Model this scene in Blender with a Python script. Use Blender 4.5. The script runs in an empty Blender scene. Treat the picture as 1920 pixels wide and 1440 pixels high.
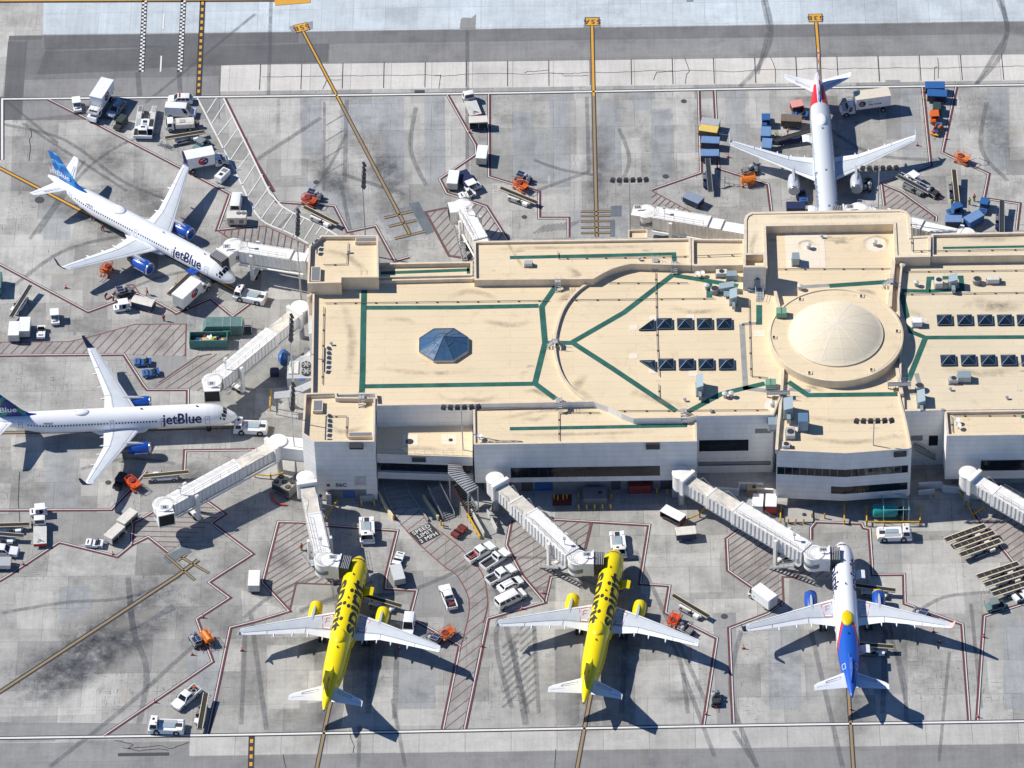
import bpy, bmesh, math, random
from mathutils import Vector, Matrix
random.seed(7)
SC = bpy.context.scene
COL = SC.collection
PI = math.pi
# ------------------------------------------------------------------ camera model (surveyed from the aircraft in the picture)
F_, T_, ROLL, YAW, DIST = 10067.15, 0.799265679, -0.0329642685, -0.0247304999, 952.798683
_fw = Vector((math.sin(T_)*math.sin(YAW), math.sin(T_)*math.cos(YAW), -math.cos(T_)))
_rt = Vector((math.cos(YAW), -math.sin(YAW), 0)); _up = _rt.cross(_fw)
_r2 = _rt*math.cos(ROLL) + _up*math.sin(ROLL); _u2 = -_rt*math.sin(ROLL) + _up*math.cos(ROLL)
CAMPOS = -DIST*_fw
def G(px, py, z=0.0):
    d = _fw + _r2*((px-960)/F_) - _u2*((py-720)/F_)
    return CAMPOS + d*((z-CAMPOS.z)/d.z)
def heading(cx, cy, fx, fy, z=0):
    a = G(cx, cy, z); b = G(cx+fx, cy+fy, z); return math.atan2(b.y-a.y, b.x-a.x)
# ------------------------------------------------------------------ mesh builder
class MB:
    def __init__(s): s.v = []; s.f = []; s.m = []; s.cm = 0
    def add(s, vs, fs):
        o = len(s.v); s.v += [tuple(p) for p in vs]
        for f in fs: s.f.append(tuple(i+o for i in f)); s.m.append(s.cm)
        return s
    def mat(s, i): s.cm = i; return s
    def box(s, x0, x1, y0, y1, z0, z1, tx=0, ty=0, tx1=None):
        if tx1 is None: tx1 = tx
        vs = [(x0,y0,z0),(x1,y0,z0),(x1,y1,z0),(x0,y1,z0),(x0+tx,y0+ty,z1),(x1-tx1,y0+ty,z1),(x1-tx1,y1-ty,z1),(x0+tx,y1-ty,z1)]
        return s.add(vs, [(3,2,1,0),(4,5,6,7),(0,1,5,4),(1,2,6,5),(2,3,7,6),(3,0,4,7)])
    def cbox(s, x0, x1, y0, y1, z0, z1, c=.06):
        # box with chamfered top rim and vertical corners
        def ring(i, z):
            return [(x0+c+i,y0+i,z),(x1-c-i,y0+i,z),(x1-i,y0+c+i,z),(x1-i,y1-c-i,z),(x1-c-i,y1-i,z),(x0+c+i,y1-i,z),(x0+i,y1-c-i,z),(x0+i,y0+c+i,z)]
        return s.rings([ring(0,z0), ring(0,z1-c), ring(c*.7,z1)])
    def rings(s, rs, cap0=True, cap1=True, closed=True):
        n = len(rs[0]); vs = [p for r in rs for p in r]; fs = []
        for k in range(len(rs)-1):
            for i in range(n if closed else n-1):
                j = (i+1) % n
                fs.append((k*n+i, k*n+j, (k+1)*n+j, (k+1)*n+i))
        if cap0: fs.append(tuple(reversed(range(n))))
        if cap1: fs.append(tuple((len(rs)-1)*n+i for i in range(n)))
        return s.add(vs, fs)
    def cyl(s, p0, p1, r0, r1=None, n=12, caps=True):
        if r1 is None: r1 = r0
        p0 = Vector(p0); p1 = Vector(p1); d = (p1-p0).normalized()
        a = d.orthogonal().normalized(); b = d.cross(a)
        R = lambda p, r: [tuple(p+a*(r*math.cos(2*PI*i/n))+b*(r*math.sin(2*PI*i/n))) for i in range(n)]
        return s.rings([R(p0,r0), R(p1,r1)], caps, caps)
    def tube(s, pts, r, n=5):
        for a, b in zip(pts[:-1], pts[1:]): s.cyl(a, b, r, n=n)
        return s
    def bar(s, a, b, w, h):
        # rectangular bar along a-b, w wide, h high
        a = Vector(a); b = Vector(b); d = (b-a).normalized()
        up = Vector((0,0,1)) if abs(d.z) < .9 else Vector((1,0,0))
        sd = d.cross(up).normalized()*(w/2); u = sd.normalized().cross(d)*(h/2)
        R = lambda p: [tuple(p-sd-u), tuple(p+sd-u), tuple(p+sd+u), tuple(p-sd+u)]
        return s.rings([R(a), R(b)])
    def prof(s, pts, y0, y1, ins=0):
        # side profile (x,z) extruded over y; ins shifts nothing, plain extrusion
        n = len(pts); area = sum(pts[i][0]*pts[(i+1)%n][1]-pts[(i+1)%n][0]*pts[i][1] for i in range(n))
        if area < 0: pts = pts[::-1]
        return s.rings([[(x,y1,z) for x,z in pts],[(x,y0,z) for x,z in pts]])
    def poly(s, pts, z0, z1):
        n = len(pts); area = sum(pts[i][0]*pts[(i+1)%n][1]-pts[(i+1)%n][0]*pts[i][1] for i in range(n))
        if area < 0: pts = pts[::-1]
        return s.rings([[(p[0],p[1],z0) for p in pts],[(p[0],p[1],z1) for p in pts]])
    def sheet(s, pts, z):
        n = len(pts); area = sum(pts[i][0]*pts[(i+1)%n][1]-pts[(i+1)%n][0]*pts[i][1] for i in range(n))
        if area < 0: pts = pts[::-1]
        return s.add([(p[0],p[1],z) for p in pts], [tuple(range(n))])
    def lathe(s, prof, c=(0,0,0), n=24, axis='z'):
        rs = []
        for r, h in prof:
            ring = []
            for i in range(n):
                a = 2*PI*i/n; x, y = r*math.cos(a), r*math.sin(a)
                ring.append((c[0]+x,c[1]+y,c[2]+h) if axis == 'z' else (c[0]+h,c[1]+x,c[2]+y))
            rs.append(ring)
        return s.rings(rs)
    def wheel(s, x, y, r=.36, w=.25, n=12):
        return s.cyl((x,y-w/2,r),(x,y+w/2,r),r,n=n)
    def xf(s, M):
        s.v = [tuple(M @ Vector(p)) for p in s.v]; return s
    def join(s, o, M=None):
        vs = o.v if M is None else [tuple(M @ Vector(p)) for p in o.v]
        k = len(s.v); s.v += vs; s.f += [tuple(i+k for i in f) for f in o.f]; s.m += o.m; return s
    def build(s, name, mats, parent=None, smooth=False, uv=None):
        me = bpy.data.meshes.new(name); me.from_pydata(s.v, [], s.f)
        if not isinstance(mats, (list, tuple)): mats = [mats]
        for m in mats: me.materials.append(m)
        if len(mats) > 1: me.polygons.foreach_set('material_index', s.m)
        if smooth is True: me.polygons.foreach_set('use_smooth', [True]*len(me.polygons))
        elif smooth: me.shade_smooth(); me.set_sharp_from_angle(angle=math.radians(smooth))
        if uv:
            l = me.uv_layers.new(name='UVMap')
            for lp in me.loops: l.data[lp.index].uv = uv[lp.vertex_index]
        me.update(); o = bpy.data.objects.new(name, me); COL.objects.link(o)
        if parent: o.parent = parent
        return o
def tag(o, label=None, cat=None, group=None, kind=None):
    if label: o['label'] = label
    if cat: o['category'] = cat
    if group: o['group'] = group
    if kind: o['kind'] = kind
    return o
def empty(name, label=None, cat=None, loc=(0,0,0), rz=0, group=None, parent=None):
    o = bpy.data.objects.new(name, None); COL.objects.link(o); o.location = loc; o.rotation_euler = (0,0,rz)
    o.empty_display_size = .5
    if parent: o.parent = parent
    return tag(o, label, cat, group)
def copy_tree(o, parent=None):
    c = o.copy(); COL.objects.link(c)
    if parent: c.parent = parent; c.matrix_parent_inverse = o.matrix_parent_inverse
    for ch in list(o.children): copy_tree(ch, c)
    return c
PROTO = {}
def put(key, builder, cx, cy, fx, fy, label, cat, group=None, z=0, zm=.9, name=None):
    # cx,cy: picture position of the thing's middle at height zm; fx,fy: picture direction it faces
    w = G(cx, cy, z+zm); h = heading(cx, cy, fx, fy, z+zm)
    if key in PROTO: r = copy_tree(PROTO[key])
    else: r = builder(); PROTO[key] = r
    r.location = (w.x, w.y, z); r.rotation_euler = (0,0,h)
    for k in ('group',):
        if k in r: del r[k]
    tag(r, label, cat, group); return r
# ------------------------------------------------------------------ materials
def new_mat(name):
    m = bpy.data.materials.new(name); m.use_nodes = True
    return m, m.node_tree.nodes, m.node_tree.links, m.node_tree.nodes['Principled BSDF']
def N(nodes, t, **kw):
    n = nodes.new(t)
    for k, v in kw.items():
        if k.startswith('i_'):
            key = k[2:]; n.inputs[int(key) if key.isdigit() else key].default_value = v
        else: setattr(n, k, v)
    return n
def math_(nodes, links, op, a, b=None, c=None, clamp=False):
    n = nodes.new('ShaderNodeMath'); n.operation = op; n.use_clamp = clamp
    for i, v in enumerate((a, b, c)):
        if v is None: continue
        if hasattr(v, 'is_linked'): links.new(v, n.inputs[i])
        else: n.inputs[i].default_value = v
    return n.outputs[0]
def mixc(nodes, links, f, a, b, mode='MIX'):
    n = nodes.new('ShaderNodeMix'); n.data_type = 'RGBA'; n.blend_type = mode
    for i, v in ((0, f), (6, a), (7, b)):
        if hasattr(v, 'is_linked'): links.new(v, n.inputs[i])
        else: n.inputs[i].default_value = v if i == 0 else ((*v, 1) if len(v) == 3 else v)
    return n.outputs[2]
def rng(nodes, links, v, a, b, c=0, d=1):
    n = nodes.new('ShaderNodeMapRange'); links.new(v, n.inputs[0])
    for i, q in enumerate((a, b, c, d)): n.inputs[i+1].default_value = q
    return n.outputs[0]
def noise(nodes, links, vec, scale, detail=4, rough=.55, sc=None):
    if sc:
        mp = N(nodes, 'ShaderNodeMapping'); mp.inputs['Scale'].default_value = sc; links.new(vec, mp.inputs[0]); vec = mp.outputs[0]
    n = N(nodes, 'ShaderNodeTexNoise'); n.inputs['Scale'].default_value = scale; n.inputs['Detail'].default_value = detail; n.inputs['Roughness'].default_value = rough
    links.new(vec, n.inputs['Vector']); return n.outputs['Fac']
_M = {}
def mat(name, col, rough=.55, metal=0, dirt=.12, scale=1.2, coat=0, spec=None):
    if name in _M: return _M[name]
    m, n, l, b = new_mat(name)
    tc = N(n, 'ShaderNodeTexCoord')
    f = noise(n, l, tc.outputs['Object'], scale, 5, .65)
    f2 = rng(n, l, f, .3, .75, 1-dirt, 1+dirt*.35)
    c = mixc(n, l, 1.0, col, f2, 'MULTIPLY'); l.new(c, b.inputs['Base Color'])
    r = rng(n, l, f, .3, .7, min(1, rough+.08), max(.03, rough-.06)); l.new(r, b.inputs['Roughness'])
    b.inputs['Metallic'].default_value = metal
    if coat: b.inputs['Coat Weight'].default_value = coat; b.inputs['Coat Roughness'].default_value = .1
    if spec is not None: b.inputs['Specular IOR Level'].default_value = spec
    _M[name] = m; return m
WHITE = mat('white paint', (.84,.85,.86), .4, dirt=.1)
WHITED = mat('worn white paint', (.66,.65,.62), .5, dirt=.3, scale=.8)
CREAMW = mat('off white paint', (.72,.69,.62), .5, dirt=.2)
GREYL = mat('light grey metal', (.50,.51,.52), .45, .2)
GREY = mat('mid grey metal', (.24,.25,.26), .5, .2)
DARK = mat('dark steel', (.05,.052,.055), .5, .2)
BLACK = mat('black rubber', (.018,.018,.019), .8)
BELT = mat('belt rubber', (.028,.028,.030), .75, dirt=.3)
GLASS = mat('dark glass', (.012,.016,.022), .08, dirt=.05)
GLASSB = mat('blue tinted glass', (.05,.12,.16), .08, dirt=.05)
YEL = mat('yellow safety paint', (.72,.42,.02), .5, dirt=.25)
ORANGE = mat('orange paint', (.72,.14,.02), .5, dirt=.25, scale=2.5)
RED = mat('red paint', (.50,.03,.025), .45)
REDD = mat('dark red paint', (.22,.035,.035), .55, dirt=.3)
BLUE = mat('blue paint', (.035,.13,.36), .45, dirt=.25)
BLUEL = mat('pale blue canvas', (.16,.28,.50), .6, dirt=.2)
NAVY = mat('navy paint', (.02,.03,.09), .5)
TEAL = mat('teal paint', (.03,.20,.20), .5, dirt=.25)
GREENB = mat('green bin paint', (.12,.22,.215), .55, dirt=.3)
GREENR = mat('green roof walkway', (.02,.135,.105), .8, dirt=.45, scale=.5)
SILVER = mat('silver metal', (.55,.56,.58), .3, .8)
TAN = mat('tan canvas', (.62,.50,.33), .7, dirt=.2)
BROWN = mat('brown canvas', (.16,.13,.10), .75)
YCREAM = mat('cream painted metal', (.80,.67,.42), .5, dirt=.2)
SKIN = mat('skin', (.35,.2,.13), .6)
HIVIS = mat('hi-vis orange cloth', (.85,.13,.03), .8)
HIVISG = mat('hi-vis green cloth', (.35,.75,.05), .8)
TROUS = mat('dark trousers', (.03,.035,.05), .9)
def text_verts(s, size=1.0, bold=.0, shear=0.0, align='CENTER', spacing=1.0):
    cu = bpy.data.curves.new('t', 'FONT'); cu.body = s; cu.size = size; cu.offset = bold; cu.shear = shear
    cu.align_x = align; cu.align_y = 'CENTER'; cu.space_character = spacing; cu.resolution_u = 3; cu.fill_mode = 'FRONT'
    o = bpy.data.objects.new('t', cu); COL.objects.link(o)
    dg = bpy.context.evaluated_depsgraph_get(); me = o.evaluated_get(dg).to_mesh()
    v = [tuple(p.co) for p in me.vertices]; f = [tuple(p.vertices) for p in me.polygons]
    o.evaluated_get(dg).to_mesh_clear(); bpy.data.objects.remove(o); bpy.data.curves.remove(cu)
    return v, f
def flat_text(name, s, size, M, m, parent=None, bold=0, shear=0, spacing=1.0):
    v, f = text_verts(s, size, bold, shear, spacing=spacing); b = MB(); b.add(v, f); b.xf(M); return b.build(name, m, parent)
# ------------------------------------------------------------------ camera, sun, sky
cd = bpy.data.cameras.new('Camera'); cam = bpy.data.objects.new('Camera', cd); COL.objects.link(cam)
cam.matrix_world = Matrix(((_r2.x,_u2.x,-_fw.x,CAMPOS.x),(_r2.y,_u2.y,-_fw.y,CAMPOS.y),(_r2.z,_u2.z,-_fw.z,CAMPOS.z),(0,0,0,1)))
cd.sensor_width = 36; cd.lens = 36*F_/1920; cd.clip_start = 10; cd.clip_end = 6000; SC.camera = cam
SUND = Vector((-1.0,.29,1.0)).normalized()
EL = math.asin(SUND.z); AZ = math.atan2(SUND.x, SUND.y)
sd = bpy.data.lights.new('sun', 'SUN'); sd.energy = 5.0; sd.angle = math.radians(.5); sd.color = (1,.95,.86)
so = bpy.data.objects.new('sun', sd); COL.objects.link(so); so.rotation_euler = SUND.to_track_quat('Z', 'Y').to_euler()
W = bpy.data.worlds.new('World'); SC.world = W; W.use_nodes = True
wn = W.node_tree.nodes; sky = wn.new('ShaderNodeTexSky'); sky.sky_type = 'NISHITA'; sky.sun_disc = False
sky.sun_elevation = EL; sky.sun_rotation = AZ; sky.air_density = .8; sky.dust_density = .0; sky.ozone_density = 10.0
W.node_tree.links.new(sky.outputs[0], wn['Background'].inputs[0]); wn['Background'].inputs[1].default_value = .098
SC.view_settings.view_transform = 'Standard'; SC.view_settings.look = 'None'; SC.view_settings.exposure = 0.13; SC.view_settings.gamma = 1
SC.render.engine = 'CYCLES'
# ================================================================== ground, pavements, painted markings
def concrete(name, base, joint=(7.6,7.6), jw=.012, stain=1.0, scratch=0.0, panel=.10, warm=0.0, off=.5, streak=(1,1,1)):
    m, n, l, b = new_mat(name)
    tc = N(n, 'ShaderNodeTexCoord'); V = tc.outputs['Object']
    big = noise(n, l, V, .035, 4, .6); mid = noise(n, l, V, .22, 6, .65); fine = noise(n, l, V, 2.2, 6, .7)
    str_x = noise(n, l, V, .9, 5, .7, (.12,1.3,1)); str_y = noise(n, l, V, .9, 5, .7, (1.5,.10,1))
    col = mixc(n, l, rng(n,l,big,.35,.65), tuple(c*.90 for c in base), tuple(c*1.08 for c in base))
    br = N(n, 'ShaderNodeTexBrick', offset=off, squash=1.0); l.new(V, br.inputs['Vector'])
    br.inputs['Scale'].default_value = 1; br.inputs['Brick Width'].default_value = joint[0]; br.inputs['Row Height'].default_value = joint[1]
    br.inputs['Mortar Size'].default_value = jw*2.2; br.inputs['Mortar Smooth'].default_value = .3; br.inputs['Bias'].default_value = 0
    br.inputs['Color1'].default_value = (1-panel,1-panel,1-panel,1); br.inputs['Color2'].default_value = (1+panel*.5,1+panel*.5,1+panel*.45,1); br.inputs['Mortar'].default_value = (.42,.42,.42,1)
    col = mixc(n, l, 1.0, col, br.outputs['Color'], 'MULTIPLY')
    st = rng(n,l,mid,.42,.70,1,1-.24*stain); col = mixc(n,l,1.0,col,st,'MULTIPLY')
    bs = rng(n,l,noise(n,l,V,.055,7,.68),.52,.72,1,1-.30*stain); col = mixc(n,l,1.0,col,bs,'MULTIPLY')
    col = mixc(n,l,1.0,col,rng(n,l,fine,.25,.75,.90,1.08),'MULTIPLY')
    col = mixc(n,l,1.0,col,rng(n,l,str_x,.35,.7,1.03,.95),'MULTIPLY')
    col = mixc(n,l,1.0,col,rng(n,l,str_y,.38,.7,1.04,.90),'MULTIPLY')
    # brownish rust runs
    rust = rng(n,l,noise(n,l,V,.11,5,.6,(1.6,.35,1)),.66,.76,0,.45)
    col = mixc(n,l,rust,col,(base[0]*.95,base[1]*.78,base[2]*.58))
    if scratch:
        a = rng(n,l,noise(n,l,V,1.6,3,.6,(.28,2.6,1)),.60,.66); c = rng(n,l,noise(n,l,V,1.6,3,.6,(2.6,.28,1)),.60,.66)
        s = math_(n,l,'MAXIMUM',a,c); s = math_(n,l,'MULTIPLY',s,rng(n,l,noise(n,l,V,.09,3,.5),.44,.58))
        s = math_(n,l,'MULTIPLY',s,scratch); col = mixc(n,l,s,col,tuple(c*.45 for c in base))
    l.new(col, b.inputs['Base Color']); b.inputs['Roughness'].default_value = .85; b.inputs['Specular IOR Level'].default_value = .25
    return m
APRON = concrete('apron concrete', (.425,.418,.40), scratch=1.1, stain=1.05, panel=.26)
APRONL = concrete('pale apron concrete', (.50,.49,.465), scratch=.5, panel=.13, stain=.9)
APRONB = concrete('bluish apron concrete', (.36,.37,.375), scratch=.4, panel=.12)
TAXIC = concrete('taxiway concrete', (.55,.61,.65), (6.1,6.1), .01, .55, 0, .08, off=0)
CREAMC = concrete('new concrete slabs', (.62,.60,.56), (7.65,60), .02, .35, 0, .07, off=0)
CREAM2 = concrete('pale taxi edge slabs', (.50,.49,.465), (7.65,60), .02, .7, .3, .10, off=0)
ASPH = concrete('asphalt', (.205,.204,.207), (60,3.6), .006, .75, 0, .06)
ASPHD = concrete('dark asphalt', (.150,.150,.155), (60,5.2), .006, .6, 0, .05)
ASPHL = concrete('aged asphalt', (.275,.273,.27), (60,4.2), .006, .75, 0, .06)
PATCHD = concrete('dark patch', (.16,.185,.21), (30,30), .004, .8, 0, .05)
PATCHM = concrete('grey patch', (.305,.302,.298), (30,30), .004, .8, 0, .05)
def crv(pts, k=6):
    out = []
    for i in range(len(pts)-1):
        p0 = pts[max(i-1,0)]; p1 = pts[i]; p2 = pts[i+1]; p3 = pts[min(i+2,len(pts)-1)]
        for t in range(k):
            u = t/k
            out.append(tuple(.5*((2*p1[a])+(-p0[a]+p2[a])*u+(2*p0[a]-5*p1[a]+4*p2[a]-p3[a])*u*u+(-p0[a]+3*p1[a]-3*p2[a]+p3[a])*u**3) for a in (0,1)))
    return out+[pts[-1]]
def sheet_obj(name, quads, z, m, kind='structure'):
    b = MB()
    for q in quads: b.sheet([G(*p) for p in q], z)
    o = b.build(name, m); o['kind'] = kind; return o
gm = MB(); gm.sheet([(-900,-900),(900,-900),(900,900),(-900,900)], 0); g = gm.build('apron_ground', APRON); g['kind'] = 'structure'
# taxiway north and asphalt strips
sheet_obj('taxiway', [[(-400,-400),(2400,-400),(2400,33),(1920,39),(480,60),(80,65),(-400,70)]], .004, TAXIC)
sheet_obj('asphalt_strip', [[(82,66),(480,61),(2400,34),(2400,95),(1920,101.5),(415,122),(412,222),(5,226),(16,67)]], .004, ASPH)
sheet_obj('aged_asphalt_strip', [[(618,82),(2400,57),(2400,95),(1920,101),(617,118.5)],[(46,150),(410,143),(410,186),(42,224)]], .008, ASPHL)
sheet_obj('dark_asphalt_strip', [[(82,68),(560,61),(560,80),(84,94)],[(18,68),(80,68),(78,74),(16,76)],[(15,78),(51,78),(40,224),(4,226)],[(84,96),(262,92),(258,132),(70,140)],[(270,88),(616,82),(614,116),(270,128)]], .010, ASPHD)
sheet_obj('concrete_slabs', [[(415,122.5),(1920,102),(2400,95.5),(2400,144),(1920,150.5),(413,171.5)],[(-500,-500),(-499,-500),(-499,-499)]], .006, CREAMC)
sheet_obj('south_slabs', [[(355,1378.8),(2400,1348),(2400,1390),(1920,1394),(355,1417)]], .006, CREAM2)
sheet_obj('west_slabs', [[(-300,-10),(82,-10),(80,66),(17,67),(4,182),(-300,190)],[(2,190),(24,226),(20,360),(12,420),(-200,430),(-200,190)]], .007, APRONL)
sheet_obj('south_road', [[(-300,1397),(355,1390),(355,1418),(1920,1395),(2400,1389),(2400,1700),(-300,1700)]], .004, ASPHL)
sheet_obj('south_road_dark', [[(-300,1350),(276,1357),(272,1378.5),(-300,1388)],[(-300,1420),(354,1440),(354,1520),(-300,1520)]], .007, ASPHL)
# concrete panels of differing age
random.seed(11)
pl, pb, pd = [], [], []
for gx in range(-105, 100, 1):
    pass
def rect(x0,y0,x1,y1): return [(x0,y0),(x1,y0),(x1,y1),(x0,y1)]
pl += [[(110,230),(252,226),(250,345),(108,352)],[(420,186),(520,184),(518,250),(430,260)],[(0,1344),(180,1340),(180,1290),(0,1297)],[(650,1290),(850,1285),(850,1360),(640,1364)],[(1200,1040),(1350,1036),(1352,1110),(1202,1114)],[(1640,1020),(1800,1010),(1810,1150),(1650,1152)],[(1000,330),(1090,328),(1092,395),(1002,398)],[(0,440),(80,440),(78,560),(0,560)],[(452,1105),(545,1150),(470,1165),(455,1165)],[(1190,1240),(1310,1236),(1312,1356),(1192,1359)],[(545,1230),(590,1228),(588,1300),(540,1303)]]
pb += [[(718,182),(756,181),(758,345),(719,348)],[(1030,182),(1068,181),(1070,350),(1032,352)],[(1220,205),(1258,204),(1258,340),(1222,342)],[(960,210),(1000,210),(1002,340),(962,342)],[(1185,170),(1222,169),(1222,205),(1186,206)],[(640,186),(716,184),(718,250),(642,254)],[(705,400),(800,378),(812,438),(740,458)],[(565,340),(640,336),(690,430),(655,436)],[(1068,395),(1175,392),(1176,444),(1070,446)]]
pd += [[(235,185),(412,184),(410,222),(236,226)],[(1337,1150),(1380,1148),(1382,1360),(1344,1361)],[(1040,1180),(1088,1178),(1086,1358),(1042,1360)],[(285,590),(350,588),(350,720),(284,724)],[(1600,1165),(1700,1160),(1702,1300),(1640,1302)],[(570,1320),(650,1310),(652,1366),(566,1370)],[(1660,150),(1688,150),(1690,260),(1662,262)],[(755,1082),(872,1080),(876,1156),(772,1158)],[(1480,1085),(1560,1086),(1560,1150),(1478,1148)]]
for x0,w,y0,y1,k in ((430,45,300,360,0),(525,38,186,330,0),(565,38,186,290,1),(602,36,190,340,0),(795,38,180,345,1),(834,38,180,330,0),(985,40,250,345,1),(1080,28,186,340,0),(1125,38,190,320,1),(1165,36,260,345,0),(1262,40,172,300,0),(1360,36,170,260,1),(1404,38,172,240,0),(1690,36,165,330,1),(1800,44,250,330,0),(1850,40,165,320,1),(1892,40,165,300,0),(20,60,600,640,1),(85,70,545,600,0),(350,60,560,610,1),(80,50,380,450,1),(200,60,560,600,0),(20,60,820,880,0),(85,60,830,950,1),(150,60,860,930,0),(30,70,1110,1180,0),(110,60,1100,1170,1),(350,60,1180,1330,1),(500,60,1210,1330,0),(745,70,1180,1330,1),(1040,45,1040,1160,0),(1130,50,1190,1330,1),(1250,50,1120,1200,1),(1440,60,1150,1330,1),(1640,50,1020,1080,1),(1740,60,1060,1120,0),(1880,60,1160,1330,1)):
    (pb if k else pl).append([(x0,y0),(x0+w,y0-1),(x0+w+2,y1-1),(x0+2,y1)])
LAY = []
def slabs(lists):
    out = {nm: (MB(), m) for nm, _, m in lists}
    for nm, qs, m in lists:
        for q in qs:
            bb = (min(p[0] for p in q),max(p[0] for p in q),min(p[1] for p in q),max(p[1] for p in q))
            k = max([L+1 for c, L in LAY if bb[0] < c[1] and bb[1] > c[0] and bb[2] < c[3] and bb[3] > c[2]], default=0); LAY.append((bb,k))
            out[nm][0].sheet([G(*p) for p in q], .012+.003*k)
    for nm, (b, m) in out.items(): o = b.build(nm, m); o['kind'] = 'structure'
slabs([('grey_slabs',pd,PATCHM),('pale_slabs',pl,APRONL),('bluish_slabs',pb,APRONB)])
# ---- soft grime (rubber and oil, laid as thin films with worn edges)
def grime(name, col, strength, sc=.35):
    m, n, l, b = new_mat(name); m.surface_render_method = 'BLENDED' if hasattr(m,'surface_render_method') else 'BLENDED'
    uv = N(n,'ShaderNodeUVMap'); sep = N(n,'ShaderNodeSeparateXYZ'); l.new(uv.outputs[0], sep.inputs[0])
    tc = N(n,'ShaderNodeTexCoord')
    old = name.startswith('painted')
    def fall(o, e):  # 0..1 -> soft edge
        d = math_(n,l,'ABSOLUTE',math_(n,l,'SUBTRACT',math_(n,l,'MULTIPLY',o,2.0),1.0))
        return rng(n,l,d,1.0,e,0,1)
    a = math_(n,l,'MULTIPLY',fall(sep.outputs[0],.82 if old else .2),fall(sep.outputs[1],.96 if old else .3))
    nz = rng(n,l,noise(n,l,tc.outputs['Object'],sc,7,.75),.34,.66,.12,1.1) if name != 'painted-over marking' else rng(n,l,noise(n,l,tc.outputs['Object'],sc,6,.7),.3,.7,.35,1.1); a = math_(n,l,'MULTIPLY',a,nz)
    nz2 = rng(n,l,noise(n,l,tc.outputs['Object'],3.0,5,.7),.3,.7,.7,1.05); a = math_(n,l,'MULTIPLY',a,nz2)
    a = math_(n,l,'MULTIPLY',a,strength,clamp=True)
    l.new(a, b.inputs['Alpha']); b.inputs['Base Color'].default_value = (*col,1); b.inputs['Roughness'].default_value = .8; b.inputs['Specular IOR Level'].default_value = .2
    return m
def strips(name, segs, m, z):
    b = MB(); uv = []; z += .02+(z-.012)*1.5
    for pts, w in segs:
        P = [G(*p) for p in pts]; L = 0; n = len(P); tot = sum((P[i+1]-P[i]).length for i in range(n-1)); k0 = len(b.v); fs = []
        for i in range(n):
            d = (P[min(i+1,n-1)]-P[max(i-1,0)]).normalized(); s = Vector((-d.y,d.x,0))*(w/2)
            if i: L += (P[i]-P[i-1]).length
            for q,u in ((P[i]-s,0),(P[i],.5),(P[i]+s,1)):
                b.v.append((q.x,q.y,z)); uv.append((u, L/tot))
            if i:
                o = k0+3*(i-1); fs += [(o,o+3,o+4,o+1),(o+1,o+4,o+5,o+2)]
        for f in fs: b.f.append(tuple(reversed(f))); b.m.append(0)
    # subdivide ends so that the lengthwise fade has something to work on
    o = b.build(name, m, uv=uv); o['kind'] = 'structure'; return o
def dens(p, q, k=8): return [(p[0]+(q[0]-p[0])*t/k, p[1]+(q[1]-p[1])*t/k) for t in range(k+1)]
GR1 = grime('rubber grime', (.07,.074,.085), .46); GR2 = grime('faint grime', (.09,.094,.105), .5); GRL = grime('pale wear', (.62,.58,.5), .42)
OLDM = grime('painted-over marking', (.15,.158,.172), .5, .6)
strips('oil_streaks', [(dens((-40,1352),(365,1052)),17),(dens((30,1340),(330,1110)),9),(dens((0,1330),(360,1060)),11),(dens((60,1330),(420,1100)),6),(dens((700,250),(770,440)),9),(dens((1119,200),(1119,440)),7),(dens((1540,240),(1548,390)),9),
   (dens((0,330),(300,470)),7),(dens((1105,1200),(1085,1420)),7),(dens((625,1240),(600,1420)),7),(dens((1597,1230),(1601,1420)),7),(dens((700,1140),(690,1330)),9),(dens((1180,1140),(1160,1330)),9),(dens((180,300),(420,470)),10),
   (dens((560,260),(700,420)),7),(dens((250,780),(440,790)),9)], GR2, .012)
strips('oil_stains', [(dens((1690,1180),(1720,1260),4),6),(dens((585,1180),(600,1260),4),6),(dens((1300,200),(1330,260),4),6),(dens((1440,290),(1520,310),4),9),
   (dens((90,260),(130,330),4),8),(dens((180,250),(230,330),4),13),(dens((600,320),(640,360),4),6),(dens((880,1110),(1000,1100),4),6),(dens((480,1010),(560,1075),4),7),(dens((700,300),(740,330),4),9),(dens((1220,1310),(1330,1300),4),7),
   (dens((1840,170),(1900,330),4),9),(dens((740,1000),(760,1100),4),5),(dens((300,900),(420,880),4),7),(dens((520,920),(600,960),4),8)], GR1, .016)
strips('worn_patches', [(dens((100,1190),(260,1110),4),5),(dens((1885,230),(1920,260),4),7),(dens((190,1190),(320,1130),4),4),(dens((1660,1010),(1700,1130),4),5),(dens((420,570),(470,600),4),5),(dens((90,500),(130,530),4),4)], GRL, .014)
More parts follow.
